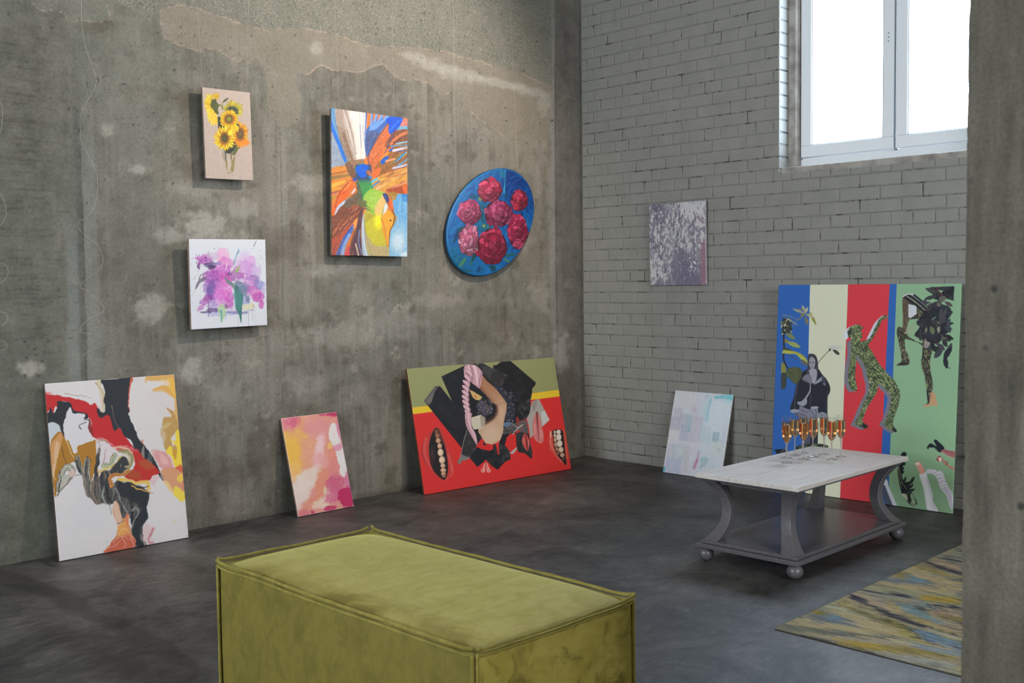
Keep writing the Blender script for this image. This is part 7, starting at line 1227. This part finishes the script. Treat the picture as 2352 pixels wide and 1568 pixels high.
CR = dict(sun=(380, 150, .19133), lil=(380, 520, .19133), abs=(700, 220, .26788), oval=(980, 360, .19139), white=(80, 840, .29968), pink=(600, 920, .18491),
          red=(900, 800, .22965), pur=(1460, 430, .15949), pas=(1500, 880, .14667), big=(1760, 640, .22960))
make_canvas('canvas_painting', (-3.0860, -.0667, 1.8728, -.0162, .2820, .4760, -.0045, .0155), [(464.2, 200.1), (574.8, 212.2), (581.5, 414.4), (473.4, 409.8)], CR['sun'], .02,
    'small upright canvas with yellow sunflowers in a glass vase on bare linen, hanging', 'painting', art_sunflowers, (120, 104, 92), 'paintings hanging on the concrete wall', .00125, wstr=.3)
make_canvas('canvas_painting', (-3.1936, -.0676, 1.0756, .0176, .4622, .4748, -.0267, .0147), [(434.3, 548.7), (609.6, 550.2), (614.2, 746.1), (440.1, 757.6)], CR['lil'], .022,
    'white square canvas with loose purple lilac watercolour, hanging under the sunflowers', 'painting', art_lilac, (150, 122, 104), 'paintings hanging on the concrete wall', .0014)
make_canvas('canvas_painting', (-2.2868, -.0580, 1.4747, -.0086, .5641, .8511, -.0226, -.0067), [(761.1, 248.1), (936.4, 271.7), (935.8, 589.8), (762.2, 586.1)], CR['abs'], .02,
    'tall canvas with an orange, blue and green abstract bird, hanging mid wall', 'painting', art_bird, (128, 116, 104), 'paintings hanging on the concrete wall', .0016)
make_canvas('canvas_painting', (-3.9483, -.1424, .0030, -.0281, .6556, .8502, .1304, 0), [(106.4, 879), (397.7, 861.6), (436.6, 1234.1), (133.9, 1289.5)], CR['white'], .018,
    'large white canvas with black, red and ochre poured paint, leaning at far left', 'painting', art_poured, (118, 96, 84), 'paintings leaning on the concrete wall', .0019)
make_canvas('canvas_painting', (-2.6332, -.1737, .0031, 0, .3831, .5662, .2768, 0), [(645.3, 959.8), (772.3, 946.3), (813.6, 1161.3), (685.4, 1186.3)], CR['pink'], .018,
    'small pink, yellow and white poured abstract canvas leaning on the floor', 'painting', art_pink, (128, 108, 94), 'paintings leaning on the concrete wall', .0017)
make_canvas('canvas_painting', (-1.7568, -.2327, .0029, -.0566, 1.2722, .7886, .2109, 0), [(936.3, 846.6), (1272, 820.7), (1313.3, 1077.9), (974.6, 1138.7)], CR['red'], .02,
    'wide red and olive collage of lips and a pink glove, leaning near the corner', 'painting', art_collage, (110, 58, 44), 'paintings leaning on the concrete wall', .0022, .7)
make_canvas('canvas_painting', (-.0239, -.6405, 1.2712, -1.5773, .4722, .5598, -.0163, .0018), [(1490, 470.2), (1619.8, 459.5), (1622.4, 654.1), (1493.2, 655.2)], CR['pur'], .018,
    'mauve and white streaked abstract canvas hanging on the painted brick wall', 'painting', art_mauve, (176, 172, 172), None, .0021, wstr=.25, gain=1.15)
make_canvas('canvas_painting', (-.1676, -.8496, .0032, -1.5708, .4678, .5664, .2636, 0), [(1552.1, 897.2), (1684.5, 905.2), (1655.3, 1100), (1520.5, 1082.9)], CR['pas'], .016,
    'pale pastel canvas with turquoise touches leaning on the brick wall', 'painting', art_pastel, (150, 138, 130), 'paintings leaning on the brick wall', .0021, gain=1.35)
make_canvas('canvas_painting', (-.1782, -1.6935, .0029, -1.5500, 1.1236, 1.2680, .0744, 0), [(1789.4, 653.8), (2206.5, 651), (2189.6, 1181.7), (1768.9, 1121.5)], CR['big'], .022,
    'largest canvas, striped blue, cream, red and green with leafy figure cut-outs, leaning behind the table', 'painting', art_figures, (112, 130, 112), 'paintings leaning on the brick wall', .0021, .7, gain=1.32)

def oval_painting():
    root = empty('oval_painting', (-.966, -.045, 1.715), label='oval blue panel painted with seven crimson peonies, hanging nearest the corner', cat='painting', group='paintings hanging on the concrete wall')
    root.rotation_euler = (-.01, 0, 0)
    # outline measured on the wall plane: centre and second moments of a slanted ellipse
    c = np.array([-.968, 1.712]); 
    T = np.linspace(0, 2*np.pi, 97)[:-1]
    pts = []
    for t in T:                                                  # photograph outline carried onto the wall plane, 45 mm in front of it
        X = 1126.7+101.3*math.cos(t); Y = 510-124*math.sin(t+.27)
        r = AX.T @ np.array([(X-1176)/FPX, -(Y-784)/FPX, 1.0]); k = (-.045-CAM[1])/r[1]; Pw = CAM+r*k; pts.append((Pw[0]+.966, Pw[2]-1.715))
    O = np.array(pts); ctr = O.mean(0)
    K = 150; s = np.linspace(0, 1, K)
    P = np.zeros((K, len(T)+1, 3))
    for j in range(len(T)+1):
        o = O[j % len(T)]; P[:, j, 0] = ctr[0]+(o[0]-ctr[0])*s; P[:, j, 2] = ctr[1]+(o[1]-ctr[1])*s
    P = np.repeat(P, 1, 1)
    # denser angular sampling
    J = np.linspace(0, len(T), 420); Pd = np.zeros((K, 420, 3))
    for a in (0, 2):
        for i in range(K): Pd[i, :, a] = np.interp(J, np.arange(len(T)+1), P[i, :, a])
    edge = sst(.985, 1.0, s)*.006; Pd[:, :, 1] = edge[:, None]
    wp = Pd.copy(); wp[..., 0] += -.966; wp[..., 2] += 1.715; wp[..., 1] -= .045
    px, py = pix(wp); A = Art((px-CR['oval'][0])/CR['oval'][2], (py-CR['oval'][1])/CR['oval'][2]); art_peonies(A, s)
    me = grid_mesh('painted_front', Pd, {'paint': s2l(A.c)}, flip=False)
    link('painted_front', me, canvas_mat('peony_paint', .32, wstr=.1, spec=.5), root, True)
    b = MB(); n = len(T); V = [(x, .005, z) for x, z in O]+[(x*.995+ctr[0]*.005, .020, z*.995+ctr[1]*.005) for x, z in O]
    b.add(V, [(k, (k+1) % n, n+(k+1) % n, n+k) for k in range(n)]+[tuple(range(n, 2*n))]); e = b.build('panel_edge', edge_mat('oval_side', (30, 90, 130), (20, 60, 100)), root, True)
oval_painting()

# ---- nylon lines
NY = M('nylon_line', hexl(176, 170, 160), .35, .5); MET = M('clip_metal', hexl(120, 116, 108), .35, Metallic=.8)
def P_wall(x, y, off=.05):
    r = AX.T @ np.array([(x-1176)/FPX, -(y-784)/FPX, 1.0]); k = (-off-CAM[1])/r[1]; return CAM+r*k
def wire(a, b, oa, ob, label, clip=None, grp='nylon lines carrying the hanging paintings', up=True):
    A_, B_ = P_wall(*a, oa), P_wall(*b, ob)
    if up: A_ = B_+(A_-B_)*((4.19-B_[2])/(A_[2]-B_[2]))          # up to the ceiling
    root = empty('hanging_wire', tuple(B_), label=label, cat='wire', group=grp)
    m = MB(); m.tube([(0, 0, 0), tuple(A_-B_)], .00038, 6); m.build('line', NY.m, root)
    if clip:
        C_ = P_wall(*clip, oa)-B_; t = (C_[2])/(A_-B_)[2]; c = (A_-B_)*t; q = MB()
        q.tube([c+np.array(d) for d in ((-.007, 0, .012), (.008, 0, .012), (.005, 0, -.014), (-.004, 0, -.014), (-.007, 0, .012))], .0014, 6); q.build('clip', MET.m, root)
wire((451, 0), (466, 199), .045, .05, 'left nylon line carrying the sunflower canvas')
wire((571, 0), (566, 211), .045, .05, 'right nylon line carrying the sunflower canvas')
wire((481, 413), (487, 548), .05, .05, 'left short nylon line between sunflower and lilac canvases', up=False)
wire((562, 415), (560, 549), .05, .05, 'right short nylon line between sunflower and lilac canvases', up=False)
wire((769, 0), (778, 249), .045, .05, 'left nylon line carrying the abstract bird canvas')
wire((900, 0), (905, 266), .045, .05, 'right nylon line carrying the abstract bird canvas')
wire((1041, 0), (1047, 440), .045, .042, 'left nylon line carrying the oval peony panel, with a small clip', clip=(1045, 296))
wire((1171, 0), (1190, 396), .045, .042, 'right nylon line carrying the oval peony panel')
def loose(pts, label, clip=None):
    W = [P_wall(x, y, .012+.03*abs(math.sin(i*1.7))) for i, (x, y) in enumerate(pts)]
    O = W[-1]; root = empty('loose_wire', tuple(O), label=label, cat='wire')
    C_ = catmull(np.array([[p[0]-O[0], p[2]-O[2]] for p in W]), False, 6); D = np.interp(np.linspace(0, len(W)-1, len(C_)), range(len(W)), [p[1]-O[1] for p in W])
    m = MB(); m.tube([(c[0], d, c[1]) for c, d in zip(C_, D)], .00055, 6); m.build('line', NY.m, root, True)
    if clip:
        c = P_wall(*clip, .03)-O; q = MB(); q.tube([c+np.array(d) for d in ((-.007, 0, .012), (.004, 0, .015), (.009, 0, .002), (.003, 0, -.016), (-.006, 0, -.012), (-.007, 0, .012))], .0016, 6); q.build('clip', MET.m, root)
loose([(186, -160), (187, 0), (188, 60), (198, 110), (215, 160), (221, 182), (216, 205), (196, 240), (186, 262), (184, 290), (187, 325), (205, 360), (219, 390), (224, 415), (223, 450), (214, 480), (196, 500),
       (182, 508), (180, 522), (200, 545), (226, 565), (237, 597), (225, 622), (200, 640), (187, 650), (185, 660), (200, 668), (228, 692), (239, 710), (225, 722), (200, 735), (184, 755), (190, 765), (215, 766), (235, 778), (245, 790), (225, 798), (200, 808), (189, 819)],
      'loose curling nylon line with a small clip dangling left of the sunflowers', (222, 187))
loose([(-30, 160), (-8, 205), (3, 240), (6, 270), (0, 305), (-14, 330), (-12, 420), (4, 450), (14, 480), (13, 497), (2, 516), (-20, 540), (-18, 590), (8, 606), (19, 622), (12, 640), (-6, 656), (-20, 680), (-5, 712), (14, 720), (17, 734), (6, 746), (-12, 752), (-10, 775), (10, 785), (16, 796), (4, 804), (-14, 802)],
      'loose curling nylon line hanging at the left edge of the concrete wall')

# ================================================================== VELVET OTTOMAN
def ottoman():
    x0, x1, y0, y1, H = -4.248, -3.655, -3.382, -2.190, .42
    cx, cy_ = (x0+x1)/2, (y0+y1)/2; hw, hl = (x1-x0)/2, (y1-y0)/2
    root = empty('ottoman', (cx, cy_, 0), label='olive green velvet ottoman with piped seams in the foreground', cat='ottoman')
    def velvet(name, a, b, c, k3=.3, s3=16, nap=False):
        m = M(name, rough=.75, spec=.25); v = m.coord(); m.b.inputs['Sheen Weight'].default_value = .55; m.b.inputs['Sheen Roughness'].default_value = .4
        m.b.inputs['Sheen Tint'].default_value = hexl(190, 184, 110)
        n1 = m.noise(v, 5, 5, .6, 1.2); n2 = m.noise(m.coord((1, 3, 2)), 9, 4, .6, 1.0); n3 = m.noise(v, s3, 4, .6, 1.4)
        k = m.math('ADD', m.math('MULTIPLY', n1, .5), m.math('MULTIPLY', n2, .5)); col = m.mix(m.ramp(k, (.38, 0), (.56, 1)), hexl(*a), hexl(*b))
        col = m.mix(m.math('MULTIPLY', m.ramp(n3, (.50, 0), (.66, 1)), k3), col, hexl(*c)); 
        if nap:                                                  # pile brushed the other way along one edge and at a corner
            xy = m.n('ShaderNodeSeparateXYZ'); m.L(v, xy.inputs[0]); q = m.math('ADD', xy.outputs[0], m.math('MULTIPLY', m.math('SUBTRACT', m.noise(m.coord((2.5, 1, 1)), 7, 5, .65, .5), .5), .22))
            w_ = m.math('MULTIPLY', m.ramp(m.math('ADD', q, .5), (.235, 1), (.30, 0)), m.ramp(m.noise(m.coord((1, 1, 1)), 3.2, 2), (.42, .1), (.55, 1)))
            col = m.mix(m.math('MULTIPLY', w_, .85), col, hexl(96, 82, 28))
        col = m.mix(.12, col, m.ramp(m.noise(v, 420, 2), (.3, .2), (.7, .8)), 'OVERLAY'); m.base(col)
        m.bump(m.math('ADD', n1, m.math('MULTIPLY', m.noise(v, 500, 2), .06)), .12, .01); return m.m
    top_m = velvet('olive_velvet_top', (140, 127, 62), (154, 141, 82), (112, 99, 42), .3, 12, True); side_m = velvet('olive_velvet_shaded_side', (98, 88, 34), (112, 101, 42), (78, 66, 20), .3, 7); end_m = velvet('olive_velvet_end', (138, 124, 50), (156, 142, 68), (84, 72, 22), .75, 9); pip_m = velvet('olive_velvet_piping', (112, 101, 42), (134, 122, 58), (88, 78, 30))  # side velvet is a darker copy: shade on the long sides put into its colour
    # top cushion panel, domed
    n = 90; m_ = 150; a = np.linspace(-1, 1, n); b = np.linspace(-1, 1, m_); Aa, Bb = np.meshgrid(a, b)
    ed = 1-np.maximum(np.abs(Aa)**9, np.abs(Bb)**14); dome = (1-Aa**4)*(1-Bb**6)
    Z = H-.012+.040*np.sqrt(np.clip(dome, 0, 1))**.8+.004*(fbm(Aa*100, Bb*170, 60, 5, 3)-.5)*dome
    bend = .006*(fbm(Aa*0+3, Bb*100, 55, 8, 2)-.5)
    P = np.stack([Aa*(hw-.003)+bend*np.abs(Aa), Bb*(hl-.003), Z], -1)
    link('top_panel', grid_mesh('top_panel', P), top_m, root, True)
    # side panels, each slightly bulging
    def side(pts0, pts1, nrm, seed, mt=None):
        k, q = 110, 50; s, t = np.meshgrid(np.linspace(0, 1, k), np.linspace(0, 1, q))
        bul = .016*(np.sin(np.pi*s)**.35)*(np.sin(np.pi*t)**.5)+.007*(fbm(s*120, t*60, 36, seed, 3)-.5)*np.sin(np.pi*s)*np.sin(np.pi*t)
        p0 = np.array(pts0); p1 = np.array(pts1); X = p0[0]+(p1[0]-p0[0])*s+nrm[0]*bul; Y = p0[1]+(p1[1]-p0[1])*s+nrm[1]*bul; Zz = .006+(H-.014)*t+0*s
        link('side_panel', grid_mesh('side_panel', np.stack([X, Y, Zz], -1)), mt or side_m, root, True)
    e = .002
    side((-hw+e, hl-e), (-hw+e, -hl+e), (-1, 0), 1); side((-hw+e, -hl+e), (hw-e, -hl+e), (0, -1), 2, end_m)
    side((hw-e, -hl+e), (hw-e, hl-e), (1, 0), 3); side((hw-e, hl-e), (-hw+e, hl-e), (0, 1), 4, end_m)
    bt = MB(); bt.box(-hw+.01, hw-.01, -hl+.01, hl-.01, .002, .012); bt.build('base_cloth', side_m, root)
    # piping: a flat double welt along the edges, pinched into small ears at the corners
    rs = np.random.RandomState(2)
    def welt(name, a, b, out, up, ears=True):
        a = np.array(a, float); b = np.array(b, float); N = 60; out = np.array(out, float); up = np.array(up, float)
        L_ = np.linalg.norm(b-a); w = np.linspace(0, 1, N); wob = (fbm(w*L_*100, w*0, 16, rs.randint(99), 2)-.5)*.007; wob2 = (fbm(w*L_*100, w*0, 22, rs.randint(99), 2)-.5)*.006
        mb = MB()
        for off in (.0062, -.0062):
            pts = []
            for i, t in enumerate(w):
                ear = (math.exp(-t*L_/.02)+math.exp(-(1-t)*L_/.02)) if ears else 0
                pts.append(a+(b-a)*t+out*(.005+off*.35+wob[i]*.4+ear*.006)+up*(off*1.35+wob2[i]+ear*.009))
            mb.tube(pts, [.0050+.0006*math.sin(i*1.3) for i in range(N)], 8)
        # the flap joining the two cords
        V = []
        for i, t in enumerate(w):
            c = a+(b-a)*t; ear = (math.exp(-t*L_/.02)+math.exp(-(1-t)*L_/.02)) if ears else 0
            V += [c-out*.012-up*.006, c+out*(.007+ear*.006)+up*(ear*.009+wob2[i])]
        mb.add(V, [(2*i, 2*i+1, 2*i+3, 2*i+2) for i in range(N-1)])
        return mb.build(name, pip_m, root, True)
    Z = H+.001; C4 = [(-hw, -hl), (hw, -hl), (hw, hl), (-hw, hl)]; outs = [(0, -1), (1, 0), (0, 1), (-1, 0)]
    for i in range(4):
        a, b = C4[i], C4[(i+1) % 4]; welt('piping', (*a, Z), (*b, Z), (outs[i][0]*.7, outs[i][1]*.7, 0), (0, 0, 1))
        welt('piping', (*a, .01), (*b, .01), (outs[i][0]*.7, outs[i][1]*.7, 0), (0, 0, 1), False)
    for x, y in C4:
        sx, sy = (1 if x > 0 else -1), (1 if y > 0 else -1); welt('piping', (x, y, .01), (x, y, Z), (sx*.35, sy*.35, 0), (sx*.5, -sy*.5, 0), False)
ottoman()

# ================================================================== COFFEE TABLE
def coffee_table():
    root = empty('coffee_table', (-1.36, -2.60, 0), label='low coffee table with whitewashed top, grey curved legs and ball feet', cat='table')
    g = M('grey_painted_wood', hexl(82, 80, 82), .34, .5); v = g.coord((1, 9, 9)); f = g.noise(v, 9, 5, .6); w2 = g.noise(g.coord((3, 60, 60)), 4, 4, .6, .3)
    g.base(g.mix(g.ramp(f, (.3, 0), (.7, 1)), hexl(84, 81, 84), hexl(98, 95, 98))); g.rough(g.ramp(f, (.3, .28), (.7, .42))); g.bump(g.math('ADD', w2, g.math('MULTIPLY', f, .2)), .12, .001)
    t = M('whitewashed_oak', rough=.42, spec=.45); v = t.coord((1, 16, 16)); f = t.noise(v, 5, 7, .68, .8); h = t.noise(t.coord((2.2, 70, 70)), 3, 5, .7, .4); k = t.noise(t.coord((1, 3, 3)), 2, 3)
    c = t.mix(t.ramp(f, (.34, 0), (.66, 1)), hexl(184, 175, 170), hexl(216, 210, 206)); c = t.mix(t.math('MULTIPLY', t.ramp(h, (.52, 0), (.68, 1)), .5), c, hexl(160, 142, 132)); c = t.mix(t.ramp(k, (.4, 0), (.7, .35)), c, hexl(206, 196, 190)); t.base(c)
    t.bump(t.math('ADD', h, f), .18, .0015)
    cx, cy_ = -1.36, -2.60
    X0, X1, Y0, Y1 = -1.853-cx, -.775-cx, -2.850-cy_, -2.312-cy_
    b = MB(); b.box(X0, X1, Y0, Y1, .381, .402); b.build('table_top', t.m, root, bevel=.0022)
    b = MB(); b.box(X0+.022, X1-.022, Y0+.022, Y1-.022, .3705, .381); b.build('top_moulding', g.m, root, bevel=.003)
    b = MB(); b.box(X0+.060, X1-.060, Y0+.060, Y1-.060, .352, .3705); b.build('apron', g.m, root, bevel=.002)
    px0, px1, py0, py1 = -1.892-cx, -.848-cx, -2.874-cy_, -2.342-cy_
    b = MB(); b.box(px0, px1, py0, py1, .065, .084); b.build('base_plate', g.m, root, bevel=.003)
    b = MB(); b.box(px0+.018, px1-.018, py0+.018, py1-.018, .084, .099); b.build('shelf_board', g.m, root, bevel=.004)
    zt, zb = .3706, .0988
    for sx in (-1, 1):
        for sy in (-1, 1):
            N = 26; V = []; F = []
            for i in range(N):
                q = i/(N-1); z = zb+(zt-zb)*q; s_ = 2*q-1
                bow = 1-abs(s_)**2.1
                a = .024+.0135*abs(s_)**2.6                          # half section
                # end positions: under the top corner and on the base corner
                ox = (X0+.058 if sx < 0 else X1-.058)*q+((px0+.062) if sx < 0 else (px1-.062))*(1-q)
                oy = (Y0+.058 if sy < 0 else Y1-.058)*q+((py0+.062) if sy < 0 else (py1-.062))*(1-q)
                ox -= sx*.052*bow; oy -= sy*.052*bow
                V += [(ox-a, oy-a, z), (ox+a, oy-a, z), (ox+a, oy+a, z), (ox-a, oy+a, z)]
            for i in range(N-1):
                for k in range(4): F.append((i*4+k, i*4+(k+1) % 4, (i+1)*4+(k+1) % 4, (i+1)*4+k))
            F += [(3, 2, 1, 0), tuple((N-1)*4+k for k in range(4))]
            m = MB(); m.add(V, F); o = m.build('leg', g.m, root, True); o.modifiers.new('b', 'BEVEL').width = .0025
            o.modifiers['b'].limit_method = 'ANGLE'; o.modifiers['b'].angle_limit = math.radians(50); o.modifiers['b'].segments = 2
            wn = o.modifiers.new('wn', 'WEIGHTED_NORMAL'); wn.keep_sharp = True
            m = MB(); R_ = .0355; fx = (px0+.035 if sx < 0 else px1-.035); fy = (py0+.035 if sy < 0 else py1-.035)
            m.lathe([(0, 0)]+[(R_*math.sin(u), .0335-.0335*math.cos(u)) for u in np.linspace(.25, 2.75, 18)]+[(.012, .0655), (0, .0655)], 32, (fx, fy, 0)); m.build('ball_foot', g.m, root, True)
coffee_table()

# ================================================================== CHAMPAGNE FLUTES
def flutes():
    def thin(name, k, glassy):
        g = bpy.data.materials.new(name); g.use_nodes = True; t = g.node_tree; t.nodes.clear(); o_ = t.nodes.new('ShaderNodeOutputMaterial'); mx = t.nodes.new('ShaderNodeMixShader')
        tr = t.nodes.new('ShaderNodeBsdfTransparent'); tr.inputs[0].default_value = (.985, .99, .99, 1)
        if glassy: b = t.nodes.new('ShaderNodeBsdfGlass'); b.inputs['IOR'].default_value = 1.48; b.inputs['Roughness'].default_value = .0; mx.inputs[0].default_value = k
        else:
            b = t.nodes.new('ShaderNodeBsdfGlossy'); b.inputs['Roughness'].default_value = .01; lw = t.nodes.new('ShaderNodeLayerWeight'); f = t.nodes.new('ShaderNodeMath'); f.operation = 'POWER'; f.inputs[1].default_value = 3.2; t.links.new(lw.outputs['Facing'], f.inputs[0]); f2 = t.nodes.new('ShaderNodeMath'); f2.operation = 'MULTIPLY_ADD'; f2.inputs[1].default_value = .6; f2.inputs[2].default_value = .035; t.links.new(f.outputs[0], f2.inputs[0]); t.links.new(f2.outputs[0], mx.inputs[0])
        t.links.new(tr.outputs[0], mx.inputs[1]); t.links.new(b.outputs[0], mx.inputs[2]); t.links.new(mx.outputs[0], o_.inputs[0]); return g
    gm = thin('thin_clear_glass', 1.5, False); gs = thin('thick_clear_glass', .5, True)
    lm = M('champagne_wine', (.99, .60, .27, 1), .0, .5, Transmission_Weight=1.0, IOR=1.34).m
    H = .213
    foot = [(0, 0), (.029, 0), (.0295, .0008), (.028, .0018), (.018, .0035), (.009, .0065), (.0055, .011)]
    stem = [(.0055, .011), (.0038, .020), (.0034, .060), (.0040, .082), (.0062, .0935), (0, .0945)]
    outer = [(0, .0938), (.0062, .0936), (.0120, .1005), (.0180, .1120), (.0218, .1270), (.0232, .1430), (.0230, .1600), (.0217, .1820), (.0196, .2040), (.0187, H)]
    th = .0009
    inner = [(.0182, H+.0002), (.0187, .2040), (.0208, .1820), (.0221, .1600), (.0223, .1430), (.0209, .1270), (.0171, .1125), (.0112, .1025), (.0050, .0965), (0, .0950)]
    def profile_at(z):
        zs = [p[1] for p in inner[::-1]]; rs_ = [p[0] for p in inner[::-1]]; return float(np.interp(z, zs, rs_))
    def smooth_prof(p):
        return [tuple(x) for x in catmull(np.array(p), False, 3)]
    root = None; pieces = {}
    spots = [(-1.329, -2.487, .188, 'champagne flute nearest the left front, in front of all others'), (-1.208, -2.412, .179, 'leftmost flute of the second row, just behind the front left one'),
             (-1.112, -2.405, .182, 'flute in the back row at the left, against the blue stripe'), (-1.015, -2.393, .180, 'rearmost flute, rim just showing above the others'),
             (-1.192, -2.500, .183, 'second flute of the front row, with the darkest amber wine'), (-1.092, -2.496, .195, 'middle flute of the middle row, between the tall back ones'),
             (-.992, -2.502, .188, 'back row flute in front of the printed coat hem'), (-1.106, -2.606, .191, 'third flute of the front row, nearest the right corner'),
             (-1.001, -2.600, .186, 'rightmost champagne flute, in front of the cream and red stripes')]
    gme = None; lme = {}
    for i, (x, y, lv, lab) in enumerate(spots):
        r = empty('champagne_flute', (x, y, .4021), (0, 0, random.random()*6), label=lab, cat='glass', group='champagne flutes on the table')
        if gme is None:
            gme = []
            for nm, pr_, mt in (('bowl', smooth_prof(outer)+smooth_prof(inner), gm), ('stem', stem, gs), ('foot', foot, gs)):
                m = MB(); m.lathe(pr_, 40); gme.append((nm, m.build(nm, mt, r, True).data))
        else:
            for nm, me_ in gme:
                o = bpy.data.objects.new(nm, me_); COL.objects.link(o); o.parent = r
        m = MB(); z0 = .0952; lv_ = lv
        zs = np.linspace(z0+.0006, lv_, 22); prof = [(0, z0)]+[(profile_at(z)+.00012, z) for z in zs]+[(0, lv_)]
        m.lathe(prof, 40); o = m.build('champagne', lm, r, True)
flutes()

# ================================================================== RUG
def rug():
    x0, x1, y0, y1 = -2.502, -.25, -4.75, -3.128
    xs = np.arange(x0, x1+.001, .0042); ys = np.arange(y0, y1+.001, .0042); Xf, Yf = np.meshgrid(xs, ys)
    e = np.minimum(np.minimum(Xf-x0, x1-Xf), np.minimum(Yf-y0, y1-Yf)); Z = .0035+.0085*np.sqrt(np.clip(e/.012, 0, 1))+.0015*(fbm(Xf*100, Yf*100, 30, 4, 2)-.5)
    P = np.stack([Xf, Yf, Z], -1); px, py = pix(P)
    s = .25170; X = (px-1760)/s; Y = (py-1200)/s
    # weft threads run along y: every thread is shifted by its own amount, which gives the ragged ikat edges
    rs = np.random.RandomState(6); sh = np.clip(rs.randn(len(xs)), -2, 2)*58; sh = sh+np.repeat(rs.randn(len(xs)//3+1), 3)[:len(xs)]*30
    A = Art(X, Y, (170, 154, 122)); art_rug(A, Xf, Yf, sh)
    root = empty('rug', ((x0+x1)/2, (y0+y1)/2, 0), label='flat woven rug with wavy cream, yellow, blue and black ikat bands beside the pillar', cat='rug')
    P[..., 0] -= root.location.x; P[..., 1] -= root.location.y
    m = M('woven_rug', rough=.9, spec=.15); m.base(m.attr('paint')); v = m.coord(); w = m.n('ShaderNodeTexWave', wave_type='BANDS', bands_direction='X'); w.inputs['Scale'].default_value = 90; m.L(v, w.inputs[0])
    m.bump(m.math('ADD', w.outputs['Fac'], m.noise(v, 300, 2)), .4, .002)
    link('pile', grid_mesh('pile', P, {'paint': s2l(A.c)*.98}), m.m, root, True)
    b = MB(); b.box(P[..., 0].min()+.002, P[..., 0].max()-.002, P[..., 1].min()+.002, P[..., 1].max()-.002, .0004, .0045); b.build('backing', edge_mat('rug_backing', (96, 88, 76)), root)
rug()

# ---- white pipe behind the large canvas
def pipe():
    w = M('white_pipe_paint', hexl(190, 190, 184), .4, .5)
    root = empty('wall_pipe', (-.03, -2.905, 0), label='thin white vertical pipe with a valve between the largest canvas and the pillar', cat='pipe')
    b = MB(); b.tube([(0, 0, .02), (0, 0, .30)], .013, 16); b.tube([(0, 0, .36), (0, 0, 1.05), (0, 0, 1.10), (.03, 0, 1.13)], .012, 16); b.build('tube', w.m, root, True)
    b = MB(); b.tube([(0, 0, .29), (0, 0, .37)], .020, 8); b.tube([(-.012, 0, .33), (-.045, 0, .33)], .010, 10); b.build('valve', MET.m, root)
pipe()
